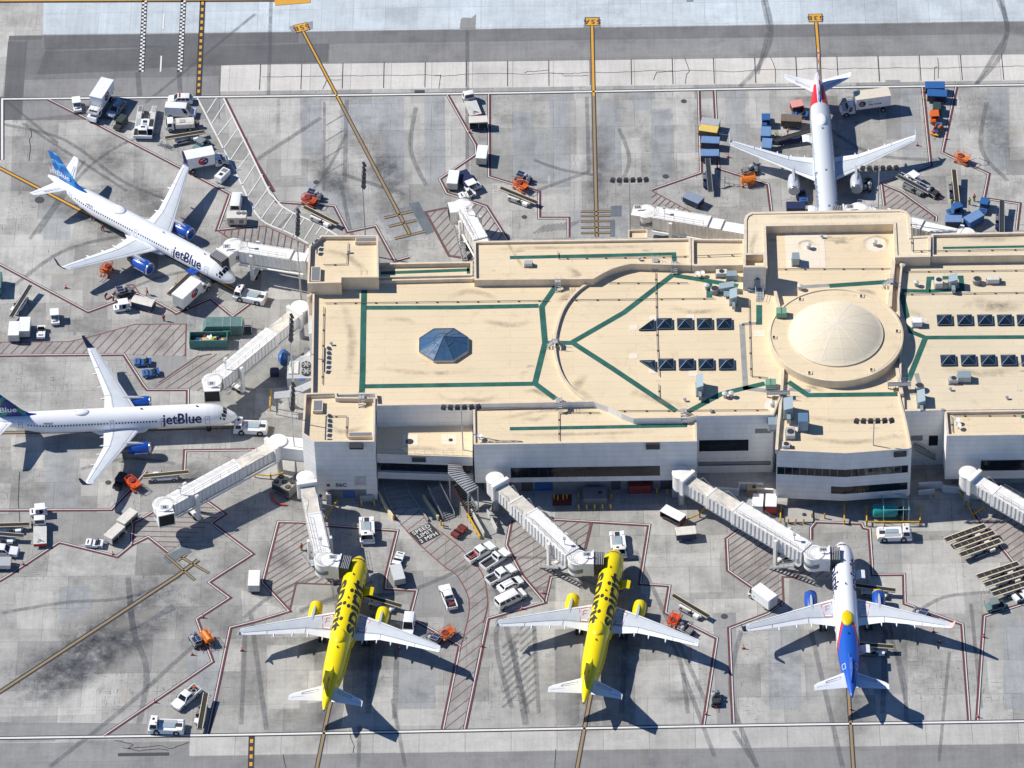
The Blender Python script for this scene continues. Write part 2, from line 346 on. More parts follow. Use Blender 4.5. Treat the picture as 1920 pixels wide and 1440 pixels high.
# old markings painted over in grey
strips('old_markings', [(dens((258,135),(262,182)),1.1),(dens((335,135),(338,178)),1.0),(dens((508,0),(503,182)),.75),(dens((876,55),(876,320)),.75),(dens((1100,180),(1104,325)),.8),(dens((650,186),(646,345)),.9),(dens((608,190),(607,360)),.6),
   (dens((480,300),(603,220)),1.0),(dens((640,326),(760,365)),1.0),(dens((1104,322),(1000,360)),.9),(dens((610,236),(645,215)),.4),(dens((610,265),(645,244)),.4),(dens((610,296),(645,275)),.4),(dens((610,327),(645,306)),.4),
   (dens((270,195),(480,25)),.7),(dens((1430,0),(1443,60)),.9),(dens((1878,0),(1890,60)),1.0),(dens((1440,60),(1420,140)),.8),(dens((1888,65),(1830,160)),.9),(dens((55,450),(160,300)),.7),(dens((40,230),(240,360)),.7),
   (dens((930,1100),(990,1340)),.9),(dens((1280,1260),(1340,1420)),.8),(dens((1375,1370),(1420,1440)),.8),(dens((1520,1180),(1580,1440)),.9),(dens((470,1150),(500,1370)),.9),(dens((460,1180),(452,1360)),.8),(dens((1660,1130),(1700,1330)),.6),
   (dens((674,1360),(672,1440)),.7),(dens((735,1310),(760,1440)),.7),(dens((1780,1220),(1760,1430)),.6),(dens((1820,1130),(1840,1330)),.7),(dens((0,180),(110,270)),.7),(dens((560,1145),(700,1090)),.7),(dens((1090,1085),(1150,1110)),.6),
   (dens((960,1200),(986,1360)),1.2),(dens((1000,1150),(1010,1340)),.8)], OLDM, .018)
strips('tyre_tracks', [(crv([(1432,-10),(1446,60),(1425,120),(1385,165)]),1.0),(crv([(1868,-10),(1888,50),(1872,110),(1828,160)]),1.0),(crv([(0,232),(120,262),(230,340),(330,380)]),.8),(crv([(70,440),(150,330),(230,270),(300,250)]),.8),(crv([(640,345),(650,400),(665,450),(700,470)]),.8),(crv([(560,1150),(640,1120),(760,1110),(880,1060)]),.9),(crv([(455,1160),(520,1110),(600,1080)]),.8),
   (crv([(960,1330),(930,1200),(960,1120),(1040,1100)]),.9),(crv([(1290,1340),(1275,1240),(1240,1180),(1180,1140)]),.8),(crv([(1420,1440),(1370,1300),(1390,1180)]),.9),(crv([(1640,1150),(1690,1250),(1700,1360)]),.8),(crv([(1700,1160),(1770,1120),(1860,1110)]),.8),(crv([(200,560),(300,520),(400,500)]),.7),(crv([(90,1440),(230,1330),(330,1240),(400,1180)]),.9),(crv([(0,1150),(120,1130),(240,1120),(340,1080)]),.8),
   (crv([(240,1080),(250,1180),(275,1260),(260,1360)]),1.1),(crv([(1160,240),(1180,300),(1160,350)]),.8),(crv([(780,200),(770,280),(800,350)]),.9),(crv([(330,870),(240,860),(150,880)]),.8),(crv([(1000,300),(1060,320),(1130,330)]),.8),(crv([(1550,240),(1640,290),(1760,300)]),.9),(crv([(1850,190),(1840,280),(1890,340)]),.9),(crv([(20,540),(120,470),(240,440)]),.9),(crv([(520,430),(600,340),(650,250)]),.7),
   (dens((960,1045),(1200,1050)),.7),(dens((1190,1030),(1330,1330)),.8),(dens((700,1150),(690,1340)),1.1),(dens((745,1170),(740,1350)),1.0),(dens((1175,1170),(1165,1340)),1.0),(dens((1660,1180),(1655,1340)),1.0),(dens((625,1090),(635,1150)),1.2)], OLDM, .0175)
strips('old_hatching', [(dens((a,b),(a+30,b-28),2),.5) for a,b in [(942,1215+14*i) for i in range(9)]+[(975,1180+14*i) for i in range(12)]]+[(dens((a,b),(a+22,b-16),2),.45) for a,b in [(1000+8*i,438-1*i) for i in range(9)]], OLDM, .0185)
# ---- painted lines
def paint(name, col, wear=.25):
    m, n, l, b = new_mat(name); tc = N(n,'ShaderNodeTexCoord'); V = tc.outputs['Object']
    f = rng(n,l,noise(n,l,V,1.4,6,.7),.48,.72,0,wear*1.6)
    c = mixc(n,l,f,col,tuple(x*.5+.08 for x in col)); l.new(c,b.inputs['Base Color']); b.inputs['Roughness'].default_value = .7
    return m
PW = paint('white line paint',(.72,.72,.71)); PR = paint('red line paint',(.155,.032,.04)); PK = paint('black line paint',(.030,.028,.030),.35); PY = paint('yellow line paint',(.66,.34,.035),.3); PYO = paint('worn yellow line paint',(.30,.215,.115),.8)
PRT = paint('thin red paint',(.20,.065,.058),.6); PDR = paint('faded red paint',(.13,.06,.058),.6); PWO = paint('worn white paint line',(.64,.64,.64),.5); PBL = paint('shade tinted white paint',(.45,.5,.55),.4)  # PBL: white lines with the blue of the building's shade put into their colour
LN = {}
def line(pts, w, m, z, off=0.0, px=True):
    # polyline ribbon with mitred corners; off shifts it to the left of travel
    z = .05+(z-.022)*2.5
    P = [G(*p) for p in pts] if px else [Vector(p) for p in pts]
    n = len(P); A = []; B = []
    for i in range(n):
        d0 = (P[i]-P[i-1]).normalized() if i else (P[1]-P[0]).normalized()
        d1 = (P[i+1]-P[i]).normalized() if i < n-1 else d0
        t = (d0+d1); t = t.normalized() if t.length > 1e-4 else d0
        s = Vector((-t.y,t.x,0)); k = 1/max(.35, s.dot(Vector((-d0.y,d0.x,0))))
        A.append(P[i]+s*((off-w/2)*k)); B.append(P[i]+s*((off+w/2)*k))
    b = LN.setdefault(m.name, (MB(), m, z))[0]
    for i in range(n-1):
        b.add([(q.x,q.y,z) for q in (A[i],A[i+1],B[i+1],B[i])], [(0,1,2,3)])
def rw(pts, flip=1, w=.235):
    line(pts, w*2+.22, PK, .022); line(pts, w*.72, PWO, .026, flip*w*.5); line(pts, w*1.2, PR, .0261, -flip*w*.46)
def yl(pts, m=None, w=.32, k=.72):
    line(pts, k, PK, .022); line(pts, w, m or PY, .026)
for pts in ([(4,300),(4,186),(480,181),(960,174.5),(1440,166),(2300,154)], [(-300,1388.5),(480,1377.5),(960,1368.5),(1440,1359.7),(2300,1347)]):
    line(pts, .82, PK, .022); line(pts, .40, PW, .026)
rw([(91,187),(160,222),(342,317),(431,364),(407,431.5),(475,425)], 1)
line([(407,432),(446,458)], .3, PRT, .026)
line([(421,184),(480,305),(513,360)], .75, PK, .022); line([(421,184),(480,305),(513,360)], .3, PR, .026, .17); line([(421,184),(480,305),(508,362),(530,386),(550,398),(600,420),(634,441)], .32, PW, .027, -.2)
rw([(507,360),(520,379),(627,386.5),(652,435),(704,424),(740,490),(768,482)], 1)
cw = crv([(370,184),(451,342),(466,375),(492,414),(542,437),(578,457)]); line(cw, .3, PW, .026)
for a, b in [((388,212),(406,184)),((397,232),(421,194)),((407,256),(436,219)),((418,280),(446,241)),((430,303),(457,262)),((440,325),(470,285)),((453,348),(480,306)),((462,372),(492,327)),((474,394),(505,350)),((489,411),(515,375)),((508,422),(532,388)),((529,432),(551,398)),((550,443),(570,410)),((570,450),(590,418)),((592,440),(604,423)),((610,440),(618,430))]:
    line([a,b], .2, PW, .026)
line([(407,432),(475,425),(498,424),(578,461)], .18, PRT, .025)
rw([(839,178),(892,272),(893,289),(825,336),(838,362),(912,387),(952,450)], -1); rw([(917,177),(917,331),(1011,360),(1011,409),(1066,409),(1066,445)], -1)
line([(838,390),(798,398),(842,480),(885,486)], .5, PDR, .025)
rw([(1310,171),(1314.5,324),(1222,356)], -1); rw([(1339.5,170),(1347,316),(1440,346),(1446,396)], 1)
line([(1222,358),(1300,400)], .2, PRT, .025)
rw([(1730,164),(1745,311),(1653,345),(1658,386)], -1); rw([(1793,164),(1767,286),(1854,326),(1845,372),(1912,382),(1906,432)], -1)
rw([(1653,345),(1690,360),(1755,407),(1754,415)], 1)
rw([(-60,462),(0,496.5),(165,585),(257,551),(288,564),(325,584),(330,588),(395,560),(436,594),(468,570)], 1)
rw([(-60,667.5),(232,665),(268,721),(276,731),(352,731),(352,760)], 1)
line([(250,539),(246,552),(222,556)], .2, PRT, .025); line([(236,535),(250,534),(262,552)], .22, PRT, .026)
line([(-40,642.5),(130,641),(180,629),(253,608.5),(349,608),(347,668)], .2, PRT, .025)
line([(298,718),(370,669),(396,664)], .3, PDR, .025)
rw([(-60,957.5),(209,956),(241,922),(275,884)], 1); rw([(560,840),(462,843.5),(347,845),(345,882)], 1)
rw([(-40,1112),(15,1080),(111,1017),(220,1044),(247,1022),(250,982),(287,960)], 1)
rw([(247,1022),(278,1007),(315,1036)], 1)
rw([(382,935),(422,964),(397,981),(474,1039),(413,1078),(392,1092),(431,1121),(369,1161),(399,1241),(195,1380)], -1)
rw([(390,1376),(432,1177),(480,1165),(543,1146),(493,1092),(522,979),(565,980),(600,985),(745,995.5),(724,1080),(722,1104),(781,1107.5),(768,1158),(862,1211),(830,1367)], 1)
line([(543,1146),(555,1093.5),(640,1097)], .3, PDR, .025)
cl = crv([(715,945),(735,968),(750,981),(780,1015),(830,1060),(857,1080),(877,1117),(879,1150),(870,1190),(862,1222)]); cr = crv([(790,958),(805,982),(855,1020),(902,1072),(913,1115),(913,1140),(906,1168)])
line(cl,.2,PRT,.026); line(cr,.2,PRT,.026)
rw([(872,1367),(915,1160),(960,1147),(1022,1130),(980,1080),(950,1022),(959,976)], 1)
rw([(1022,1130),(1033,1082),(1060,1080)], -1, .2)
rw([(965,975),(1045,975),(1217,985),(1202,1080),(1200,1095),(1255,1099),(1247,1149),(1344,1197),(1319,1359)], 1)
line([(1109,980),(1097,1030)], .5, PDR, .025)
rw([(1375,1357),(1367,1178),(1440,1150),(1468,1129)], -1); rw([(1385,994),(1362,1011),(1365,1070),(1405,1098),(1468,1136)], 1)
line([(1469,1132),(1467,1082),(1500,1083)], .35, PDR, .025)
rw([(1521,1012),(1521,990),(1530,979),(1615,982),(1619,990),(1630,992),(1636,1078),(1695,1077.5),(1696,1132),(1804,1171),(1817,1351)], 1)
rw([(1832,1351),(1845,1155),(1930,1129)], -1); rw([(1824,955),(1834,972),(1900,1055),(1960,1130)], 1)

def hatch(poly, d, gap, w, m, z=.0255, tint=True):
    P = [G(*p) for p in poly]; c = sum(P, Vector())/len(P); a = G(*poly[0]); b = G(poly[0][0]+d[0], poly[0][1]+d[1])
    t = (b-a).normalized(); nrm = Vector((-t.y,t.x,0)); ds = [(p-c).dot(nrm) for p in P]
    if tint: HT.sheet(P, .0405)
    k = math.ceil(min(ds)/gap)
    while k*gap < max(ds):
        hits = []
        for i in range(len(P)):
            d0, d1 = ds[i]-k*gap, ds[(i+1)%len(P)]-k*gap
            if d0*d1 < 0:
                q = P[i].lerp(P[(i+1)%len(P)], d0/(d0-d1)); hits.append((q-c).dot(t))
        hits.sort()
        for i in range(0, len(hits)-1, 2):
            if hits[i+1]-hits[i] > .4: line([tuple(c+nrm*(k*gap)+t*hits[i]), tuple(c+nrm*(k*gap)+t*hits[i+1])], w, m, z, px=False)
        k += 1
HT = MB()
HATCHM = grime('hatched pavement tint', (.22,.20,.185), .6)
hatch([(407,432),(475,425),(498,424),(578,461),(575,475),(446,458)], (-5,30), 1.25, .16, PRT, tint=False)
hatch([(802,398),(838,390),(885,486),(842,480)], (20,-21), 1.35, .16, PDR); hatch([(882,375),(912,387),(955,450),(905,450)], (15,-19), 1.35, .16, PRT, tint=False)
hatch([(1222,357),(1300,400),(1222,400)], (15,-14), 1.1, .15, PRT, tint=False); hatch([(1653,345),(1755,407),(1754,415),(1658,386)], (20,-15), 1.2, .16, PRT)
hatch([(-40,642),(130,641),(180,629),(253,608),(349,608),(347,668),(232,665),(-40,665)], (20,-21), 1.6, .17, PRT)
hatch([(298,718),(370,669),(396,664),(470,664),(430,740),(352,731),(290,728)], (33,-22), 1.5, .17, PDR)
hatch([(250,982),(287,960),(345,925),(382,935),(422,964),(397,981),(315,1036),(278,1007),(250,1022)], (50,1), 1.2, .16, PDR)
hatch([(522,979),(600,985),(640,1097),(555,1093),(543,1146),(493,1092)], (32,-20), 1.2, .17, PDR)
hatch(cl+[(830,1367),(872,1367)]+cr[::-1], (29,-22), 1.75, .13, PRT)
hatch([(958,976),(1045,975),(1109,980),(1097,1030),(1040,1060),(1022,1130),(980,1080),(950,1022)], (36,-22), 1.45, .17, PDR)
hatch([(1385,994),(1440,990),(1560,1083),(1467,1082),(1468,1136),(1405,1098),(1365,1070),(1362,1011)], (32,-22), 1.2, .17, PDR)
hatch([(1834,972),(1930,950),(1960,1130),(1900,1055)], (30,-20), 1.3, .17, PRT)
o = HT.build('hatched_pavement', concrete('hatched pavement', (.375,.362,.348), stain=1.0)); o['kind'] = 'structure'
# taxi lead-in lines
yl([(567,57),(640,195.5)], PY); yl([(640,196),(769,441)], PYO, .44, .78)
for a, b in (((720,409),(774,396)),((729,425),(781,413)),((740,448),(797,434))): yl([a,b], PYO, .4, .75)
yl([(1110,47),(1113,180)], PY, .44, .80); yl([(1113,180),(1117,360),(1119,444)], PYO, .46, .80)
for y in (397,405,415,427,437): yl([(1089,y+.4),(1145,y-.4)], PYO, .3, .6)
yl([(1530,41),(1534,90),(1546,390)], PY, .44, .80)
yl([(-60,285),(0,315.5),(71,352.5),(150,394),(300,470),(470,560)], PY, .42, .9)
yl([(-60,813),(175,808),(460,800)], PYO, .42, .8)
yl([(-100,1365),(0,1297.5),(332,1080),(372,1050)], PYO, .42, .95)
for a, b in (((310,1040),(365,1088)),((340,1045),(392,1075)),((332,1052),(350,1040))): yl([a,b], PYO, .3, .6)
yl([(640,1240),(616,1332),(594,1440),(580,1510)], PYO, .44, .78); yl([(1125,1240),(1107,1305),(1082,1440),(1070,1510)], PYO, .44, .78); yl([(1590,1240),(1591,1300),(1600,1440),(1606,1510)], PYO, .44, .78)
line([(-300,-5),(0,1.5),(582,-1)], .4, PY, .026); line([(-300,-9),(0,4),(582,1.5)], .5, PK, .022)
# dashed and checkered road edges
def along(p, q, n): return [(p[0]+(q[0]-p[0])*i/n, p[1]+(q[1]-p[1])*i/n) for i in range(n+1)]
line([(381,-20),(372,180)], 1.05, PK, .022)
pts = along((381,-20),(372,180),34)
for i in range(0,34,2): line([pts[i],pts[i+1]], .48, PY, .026)
line([(472,1379),(469,1480)], 1.0, PK, .022); pts = along((472,1379),(469,1480),14)
for i in range(1,14,2): line([pts[i],pts[i+1]], .5, PY, .026)
for p, q in (((272,-16),(265,135)),((345,-16),(337,135))):
    line([p,q], 1.05, PK, .022); pts = along(p,q,44)
    for i in range(44): line([pts[i],pts[i+1]], .42, PW, .026, .22 if i%2 else -.22)
for p, q in (((307.5,26),(306,55)),((302.5,105),(301,135)),((310,-30),(309,-5))): line([p,q], .3, PW, .026)
names = {'white line paint':'white_line_paint','red line paint':'red_line_paint','black line paint':'black_line_paint','yellow line paint':'yellow_line_paint','worn yellow line paint':'worn_yellow_line_paint','thin red paint':'thin_red_line_paint','faded red paint':'faded_red_line_paint'}
# gate number boxes on the ground
def ground_sign(c, size, rot, txt):
    w = G(*c); M = Matrix.Translation((w.x,w.y,.045)) @ Matrix.Rotation(rot,4,'Z')
    k = MB().box(-size[0]/2-.14,size[0]/2+.14,-size[1]/2-.14,size[1]/2+.14,.022,.028).xf(M).build('stand_number_border',PK); k['kind']='structure'
    k = MB().box(-size[0]/2,size[0]/2,-size[1]/2,size[1]/2,.028,.032).xf(M).build('stand_number_panel',PY); k['kind']='structure'
    t = flat_text('stand_number_text',txt,size[1]*.82,M@Matrix.Translation((0,0,.037)),PK,bold=.035,spacing=1.25); t['kind']='structure'
ground_sign((1110.5,41),(2.4,2.1),PI,'55A'); ground_sign((1529,34),(2.4,2.1),PI,'53B'); ground_sign((565.5,52),(2.5,2.1),PI+.33,'55B')
sheet_obj('sign_scrape', [[(864,36),(868,33),(884,34),(892,27),(891,54),(862,54)],[(542,50),(586,40),(586,54),(546,60)],[(1096,32),(1124,32),(1126,51),(1094,51)]], .0465, PATCHM)
yy = G(588,2); k = MB().box(-6,.8,-1.2,1.2,.022,.03).xf(Matrix.Translation((yy.x-1.5,yy.y+.6,.05))@Matrix.Rotation(.1,4,'Z')).build('taxi_sign_panel',PY); k['kind']='structure'
# SPEED LIMIT box on the service road
def gtext(c, axis_px, lines, size, m, bg=None, z=.075):
    w = G(*c); h = heading(c[0],c[1],axis_px[0],axis_px[1]); M = Matrix.Translation((w.x,w.y,z))@Matrix.Rotation(h,4,'Z')
    n = len(lines)
    if bg:
        k = MB().box(-size*1.85,size*1.85,-size*(n*.52),size*(n*.52),-.004,0).xf(M).build('road_text_panel',bg); k['kind']='structure'
    for i, s in enumerate(lines):
        t = flat_text('road_text', s, size*1.05, M@Matrix.Translation((0,((n-1)/2-i)*size*1.0,.004)), m, bold=.02, spacing=1.1); t['kind']='structure'
gtext((797,1001),(20,-10),['SPEED','LIMIT','3 MPH'],1.15,PWO,PK)
# stop-bar patches, drains, manholes
sheet_obj('dark_patches', [[(766,382),(785,378),(814,435),(797,440)],[(1145,386),(1165,386),(1165,406),(1145,406)],[(1144,412),(1153,412),(1153,444),(1144,444)],[(305,1046),(350,1022),(360,1035),(318,1058)]], .0468, PATCHD)
DR = MB()
for x0,y0,x1,y1 in ((777,169,796,174),(221,1411,317,1418),(1287,1,1300,3)):
    a = G(x0,y1); c = G(x1,y0); DR.box(min(a.x,c.x),max(a.x,c.x),min(a.y,c.y),max(a.y,c.y),.04,.055)
for x,y,r in ((1282,190,.55),(1248,331,.6),(983,407,.5),(593,342,.55),(1358,1156,.6),(203,905,.55),(140,388,.7),(74,375,.9)):
    w = G(x,y); DR.cyl((w.x,w.y,.04),(w.x,w.y,.055),r,n=16)
o = DR.build('drain_covers', mat('iron cover',(.06,.065,.07),.7)); o['kind'] = 'structure'
# cracks in the slabs
CRK = mat('crack sealant',(.03,.03,.032),.9)
def crack(pts, w=.09):
    random.seed(int(pts[0][0])); out = []
    for a, b in zip(pts[:-1], pts[1:]):
        for t in range(6):
            u = t/6; out.append((a[0]+(b[0]-a[0])*u+random.uniform(-.5,.5), a[1]+(b[1]-a[1])*u+random.uniform(-.5,.5)))
    line(out+[pts[-1]], w, CRK, .021)
for x in range(-4,20):
    px = 491.5+76.7*x
    if 425 < px < 1935: 
        y0 = 121.3-(px-415)*.0135; line([(px+.006*(px-960),y0),(px+.012*(px-960)*.9,y0+48)], .13, CRK, .0205)
        crack([(px,y0+24),(px+38,y0+24+random.uniform(-3,3)),(px+76,y0+23)], .08)
for c in ([(605,168),(613,150),(640,150)],[(823,166),(826,141),(815,142)],[(983,137),(990,134),(1006,134),(1028,131)],[(1030,137),(1053,138),(1058,143),(1103,142)],[(1225,150),(1231,136),(1262,133)],[(1284,109),(1293,133),(1287,140),(1285,157)],[(1445,107),(1454,130),(1454,155)],[(1758,108),(1760,125),(1752,127),(1752,151)],[(1759,127),(1759,147)],
          [(57,240),(59,255),(55,262),(57,280),(54,302)],[(38,995),(34,935),(37,885)],[(655,1370),(658,1385),(664,1400),(662,1412)],[(530,1415),(536,1440)],[(215,1388),(250,1396),(240,1404),(300,1398),(320,1404),(355,1392)],[(230,1402),(260,1408),(300,1404),(316,1407)],[(1042,1405),(1040,1440)]): crack(c)
# ================================================================== terminal building
def wall_mat(name, col, joint=1.2, dirt=.12):
    m, n, l, b = new_mat(name); tc = N(n,'ShaderNodeTexCoord'); V = tc.outputs['Object']
    sep = N(n,'ShaderNodeSeparateXYZ'); l.new(V, sep.inputs[0])
    fr = math_(n,l,'FRACT',math_(n,l,'DIVIDE',sep.outputs[2],joint)); k = rng(n,l,fr,.0,.07,.60,1)
    fx = math_(n,l,'FRACT',math_(n,l,'DIVIDE',sep.outputs[0],12.6)); kx = rng(n,l,fx,.0,.008,.8,1)
    f = rng(n,l,noise(n,l,V,.5,6,.65,(1,1,.35)),.35,.7,1.04,1-dirt)
    c = mixc(n,l,1.0,col,f,'MULTIPLY'); c = mixc(n,l,1.0,c,k,'MULTIPLY'); c = mixc(n,l,1.0,c,kx,'MULTIPLY')
    l.new(c,b.inputs['Base Color']); b.inputs['Roughness'].default_value = .75; return m
def roof_mat(name, col, stain=1.0):
    m, n, l, b = new_mat(name); tc = N(n,'ShaderNodeTexCoord'); V = tc.outputs['Object']
    big = noise(n,l,V,.07,6,.65); mid = noise(n,l,V,.35,7,.7); fine = noise(n,l,V,2.5,4,.6)
    c = mixc(n,l,rng(n,l,big,.35,.65),tuple(x*.95 for x in col),tuple(x*1.03 for x in col))
    c = mixc(n,l,rng(n,l,mid,.56,.76,0,.34*stain),c,(col[0]*.66,col[1]*.62,col[2]*.58))
    pond = rng(n,l,noise(n,l,V,.12,7,.72,(.6,1.4,1)),.63,.70,0,.5*stain); c = mixc(n,l,pond,c,(.26,.235,.20))
    c = mixc(n,l,1.0,c,rng(n,l,fine,.3,.7,.96,1.03),'MULTIPLY')
    br = N(n,'ShaderNodeTexBrick',offset=.5); l.new(V,br.inputs['Vector']); br.inputs['Scale'].default_value = 1; br.inputs['Brick Width'].default_value = 22; br.inputs['Row Height'].default_value = 1.9
    br.inputs['Mortar Size'].default_value = .05; br.inputs['Color1'].default_value = (1,1,1,1); br.inputs['Color2'].default_value = (.97,.97,.965,1); br.inputs['Mortar'].default_value = (.86,.845,.83,1)
    c = mixc(n,l,1.0,c,br.outputs['Color'],'MULTIPLY')
    sp = rng(n,l,noise(n,l,V,5.5,2,.5),.74,.78,0,.5*stain); c = mixc(n,l,sp,c,(.2,.18,.15))
    l.new(c,b.inputs['Base Color']); b.inputs['Roughness'].default_value = .85; b.inputs['Specular IOR Level'].default_value = .2; return m
ROOF = roof_mat('cream roof coating',(.745,.615,.425),1.6); ROOFD = roof_mat('weathered cream roof',(.69,.59,.43),2.0); ROOFC = roof_mat('clean cream roof',(.77,.66,.48),1.0)
WALL = wall_mat('grey white wall panels',(.84,.825,.79)); WALLC = wall_mat('cream wall render',(.77,.645,.465),50,.2); WALLP = wall_mat('pale panel wall',(.70,.69,.67),1.2)
RIM = mat('cream parapet coping',(.74,.62,.47),.8,dirt=.2,scale=.6); CONC = mat('grey concrete',(.33,.33,.32),.85,dirt=.25,scale=.7); CONCD = mat('shade painted concrete',(.09,.09,.095),.9)  # CONCD: concrete with deep shade put into its colour
DOME = roof_mat('dome coating',(.78,.69,.525),.45)
T = empty('terminal_building','long cream roofed airport terminal with blue octagonal skylight, shallow dome and grey white panel walls','terminal',(0,0,0))
def offset_poly(P, d):
    n = len(P); area = sum(P[i].x*P[(i+1)%n].y-P[(i+1)%n].x*P[i].y for i in range(n)); sg = 1 if area > 0 else -1; out = []
    for i in range(n):
        a, b, c = P[i-1], P[i], P[(i+1)%n]; d0 = (b-a).to_2d().normalized(); d1 = (c-b).to_2d().normalized()
        n0 = Vector((-d0.y,d0.x))*sg; n1 = Vector((-d1.y,d1.x))*sg; bis = n0+n1
        k = 2*d/max(.5,bis.length_squared) if bis.length > 1e-3 else 0
        out.append(Vector((b.x+bis.x*k, b.y+bis.y*k, 0)))
    return out
def block(px, zt, zb=0, ph=.8, pt=.35, wm=WALL, rm=ROOF, world=None, roof=True, nm='wing', skip=()):
    P = [G(x,y,zt) for x, y in px]; P = [Vector((p.x,p.y,0)) for p in P]; pq = list(px)
    zr = zt-ph if ph else zt
    n = len(P); area = sum(P[i].x*P[(i+1)%n].y-P[(i+1)%n].x*P[i].y for i in range(n))
    if area < 0: P = P[::-1]; pq = pq[::-1]
    I = offset_poly(P, pt) if ph else P; k = len(P); sk = [pq[i] in skip and pq[(i+1)%k] in skip for i in range(k)]
    b = MB()
    b.add([(p.x,p.y,zb) for p in P]+[(p.x,p.y,zt) for p in P]+[(p.x,p.y,zr) for p in P], [(i,(i+1)%k,(2*k if sk[i] else k)+(i+1)%k,(2*k if sk[i] else k)+i) for i in range(k)]+[tuple(range(k))[::-1]]); b.build(nm+'_wall', wm, T)
    if ph:
        b = MB(); k = len(P)
        b.add([(p.x,p.y,zt) for p in P]+[(p.x,p.y,zt) for p in I]+[(p.x,p.y,zr) for p in I], [(i,(i+1)%k,k+(i+1)%k,k+i) for i in range(k) if not sk[i]]+[(k+i,k+(i+1)%k,2*k+(i+1)%k,2*k+i) for i in range(k) if not sk[i]])
        b.build(nm+'_parapet', RIM, T)
        for i in range(k):
            if sk[i]: q = [P[i],P[(i+1)%k],I[(i+1)%k],I[i]]; MB().sheet([(p.x,p.y) for p in q], zr).build(nm+'_roof', rm, T)
    MB().sheet([(p.x,p.y) for p in I], zr).build(nm+'_roof', rm, T)
    return P
arcN = crv([(1112,523),(1132,511.5),(1156,501),(1183,494.5)],4)
block([(586,548),(590,536),(715,524),(884,520),(905,512),(1110,508),(1200,480),(1422,478),(1420,413),(1690,409),(1692,500),(1686,560),(1690,640),(1690,738),(1465,742),(1450,778),(1307,780),(1290,783),(1188,784.5),(1165,776),(1140,763),(1112,753),(885,757.5),(705,760.5),(703,738),(583,742)], 14.0, 0, .8, .35, WALL, ROOF, nm='main_hall', skip={(1690,738),(1465,742)})
block([(579,461),(602,441),(709,441),(710,520),(640,520),(640,530),(576,531)], 16.3, 0, .8, .35, WALLC, ROOF, nm='gatehouse')
block([(571,737),(631,735),(632,744),(704,745),(702,828),(589,828),(566,813)], 14.3, 0, .9, .35, WALL, ROOF, nm='gatehouse')
block([(708,493),(886,490),(886,516),(706,520)], 14.3, 0, .9, .4, WALLC, ROOF, nm='terrace')
block([(888,452),(1295,446),(1296,497.5),(1183,494.5)]+arcN[::-1][1:-1]+[(1112,523),(889,525)], 14.8, 0, .5, .4, WALLC, ROOF, nm='north_wing')
block([(1296.5,447.5),(1396,448),(1396,497),(1297,498)], 14.75, 0, .6, .4, WALLC, ROOF, nm='north_wing')
block([(1395,502),(1395,412),(1398,403.5),(1408,397.5),(1550,395),(1688,392.5),(1700,396),(1706,405),(1709,443),(1745,441),(1745,481.5),(1678,482.5),(1675,420),(1436,424),(1439,503)], 15.1, 0, .2, .5, WALLC, ROOFC, nm='apse_wing')
block([(1393.5,474.5),(1436,474),(1436,501),(1393.5,501)], 18.8, 12, 1.6, .45, WALLP, ROOFC, nm='stair_tower')
block([(1680,500),(1700,489),(1740,487),(2100,482),(2100,764),(1772,769),(1692,771),(1691,740),(1680,700)], 13.3, 0, .45, .4, WALL, ROOFD, nm='east_hall')
block([(1746,438),(2100,431),(2100,476),(1746,480.5)], 14.7, 0, .6, .4, WALLC, ROOFD, nm='north_wing')
block([(1771,770),(2100,766),(2100,813),(1775,817)], 13.2, 2.6, .55, .4, WALL, ROOF, nm='south_wing')
block([(887,764),(1112,757),(1140,767),(1165,780),(1188,789),(1306,786),(1307,827.5),(888,833.5)], 13.0, 3.6, .35, .35, WALL, ROOF, nm='south_wing')
block([(1466,737),(1686,734),(1700,790),(1709.5,838),(1705,841),(1585,850),(1456,844)], 13.5, 1.9, .31, .35, WALL, ROOF, nm='annex', skip={(1466,737),(1686,734)})
def setback(px, zt, z, d, xa=0, xb=0):
    P = [G(x,y,zt) for x, y in px]; c = sum(P,Vector())/len(P); Q = offset_poly([Vector((p.x,p.y,0)) for p in P], d); return Q
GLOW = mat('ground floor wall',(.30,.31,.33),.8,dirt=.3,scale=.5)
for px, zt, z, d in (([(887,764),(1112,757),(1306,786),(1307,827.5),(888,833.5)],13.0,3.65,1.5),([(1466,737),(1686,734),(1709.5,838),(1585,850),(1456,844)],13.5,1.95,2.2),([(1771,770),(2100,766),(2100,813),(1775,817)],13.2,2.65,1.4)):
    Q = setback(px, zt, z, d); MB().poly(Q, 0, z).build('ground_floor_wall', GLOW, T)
# south-west recess terrace with dark glazed band
block([(706,796),(886,792),(886,857),(706,851)], 8.75, 6.6, 0, wm=WALLP, rm=ROOF, nm='terrace')
def sub(px, zt, z0, z1, m, name, d=0):
    Q = setback(px, zt, z1, d) if d else [G(x,y,zt) for x, y in px]
    return MB().poly(Q, z0, z1).build(name, m, T)
TERR = 1
RT = [(706,796),(886,792),(886,857),(706,851)]
sub(RT, 8.75, 4.3, 6.55, GLASS, 'window', .5); sub(RT, 8.75, 2.7, 4.25, WALLP, 'spandrel', .02)
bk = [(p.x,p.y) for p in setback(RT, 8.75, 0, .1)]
MB().box(min(p[0] for p in bk)+.3,max(p[0] for p in bk)-.3,max(p[1] for p in bk)-4.2,max(p[1] for p in bk)-.3,0,2.6).build('ground_floor_wall',CONCD,T)  # dark box closing the open undercroft, its shade painted in
# west ledge and equipment yard slab
block([(575,552),(588,552),(588,625),(579,626)], 8.6, 0, .0, wm=WALLP, rm=mat('ledge panels',(.5,.49,.47),.8,dirt=.25,scale=.6), nm='ledge')
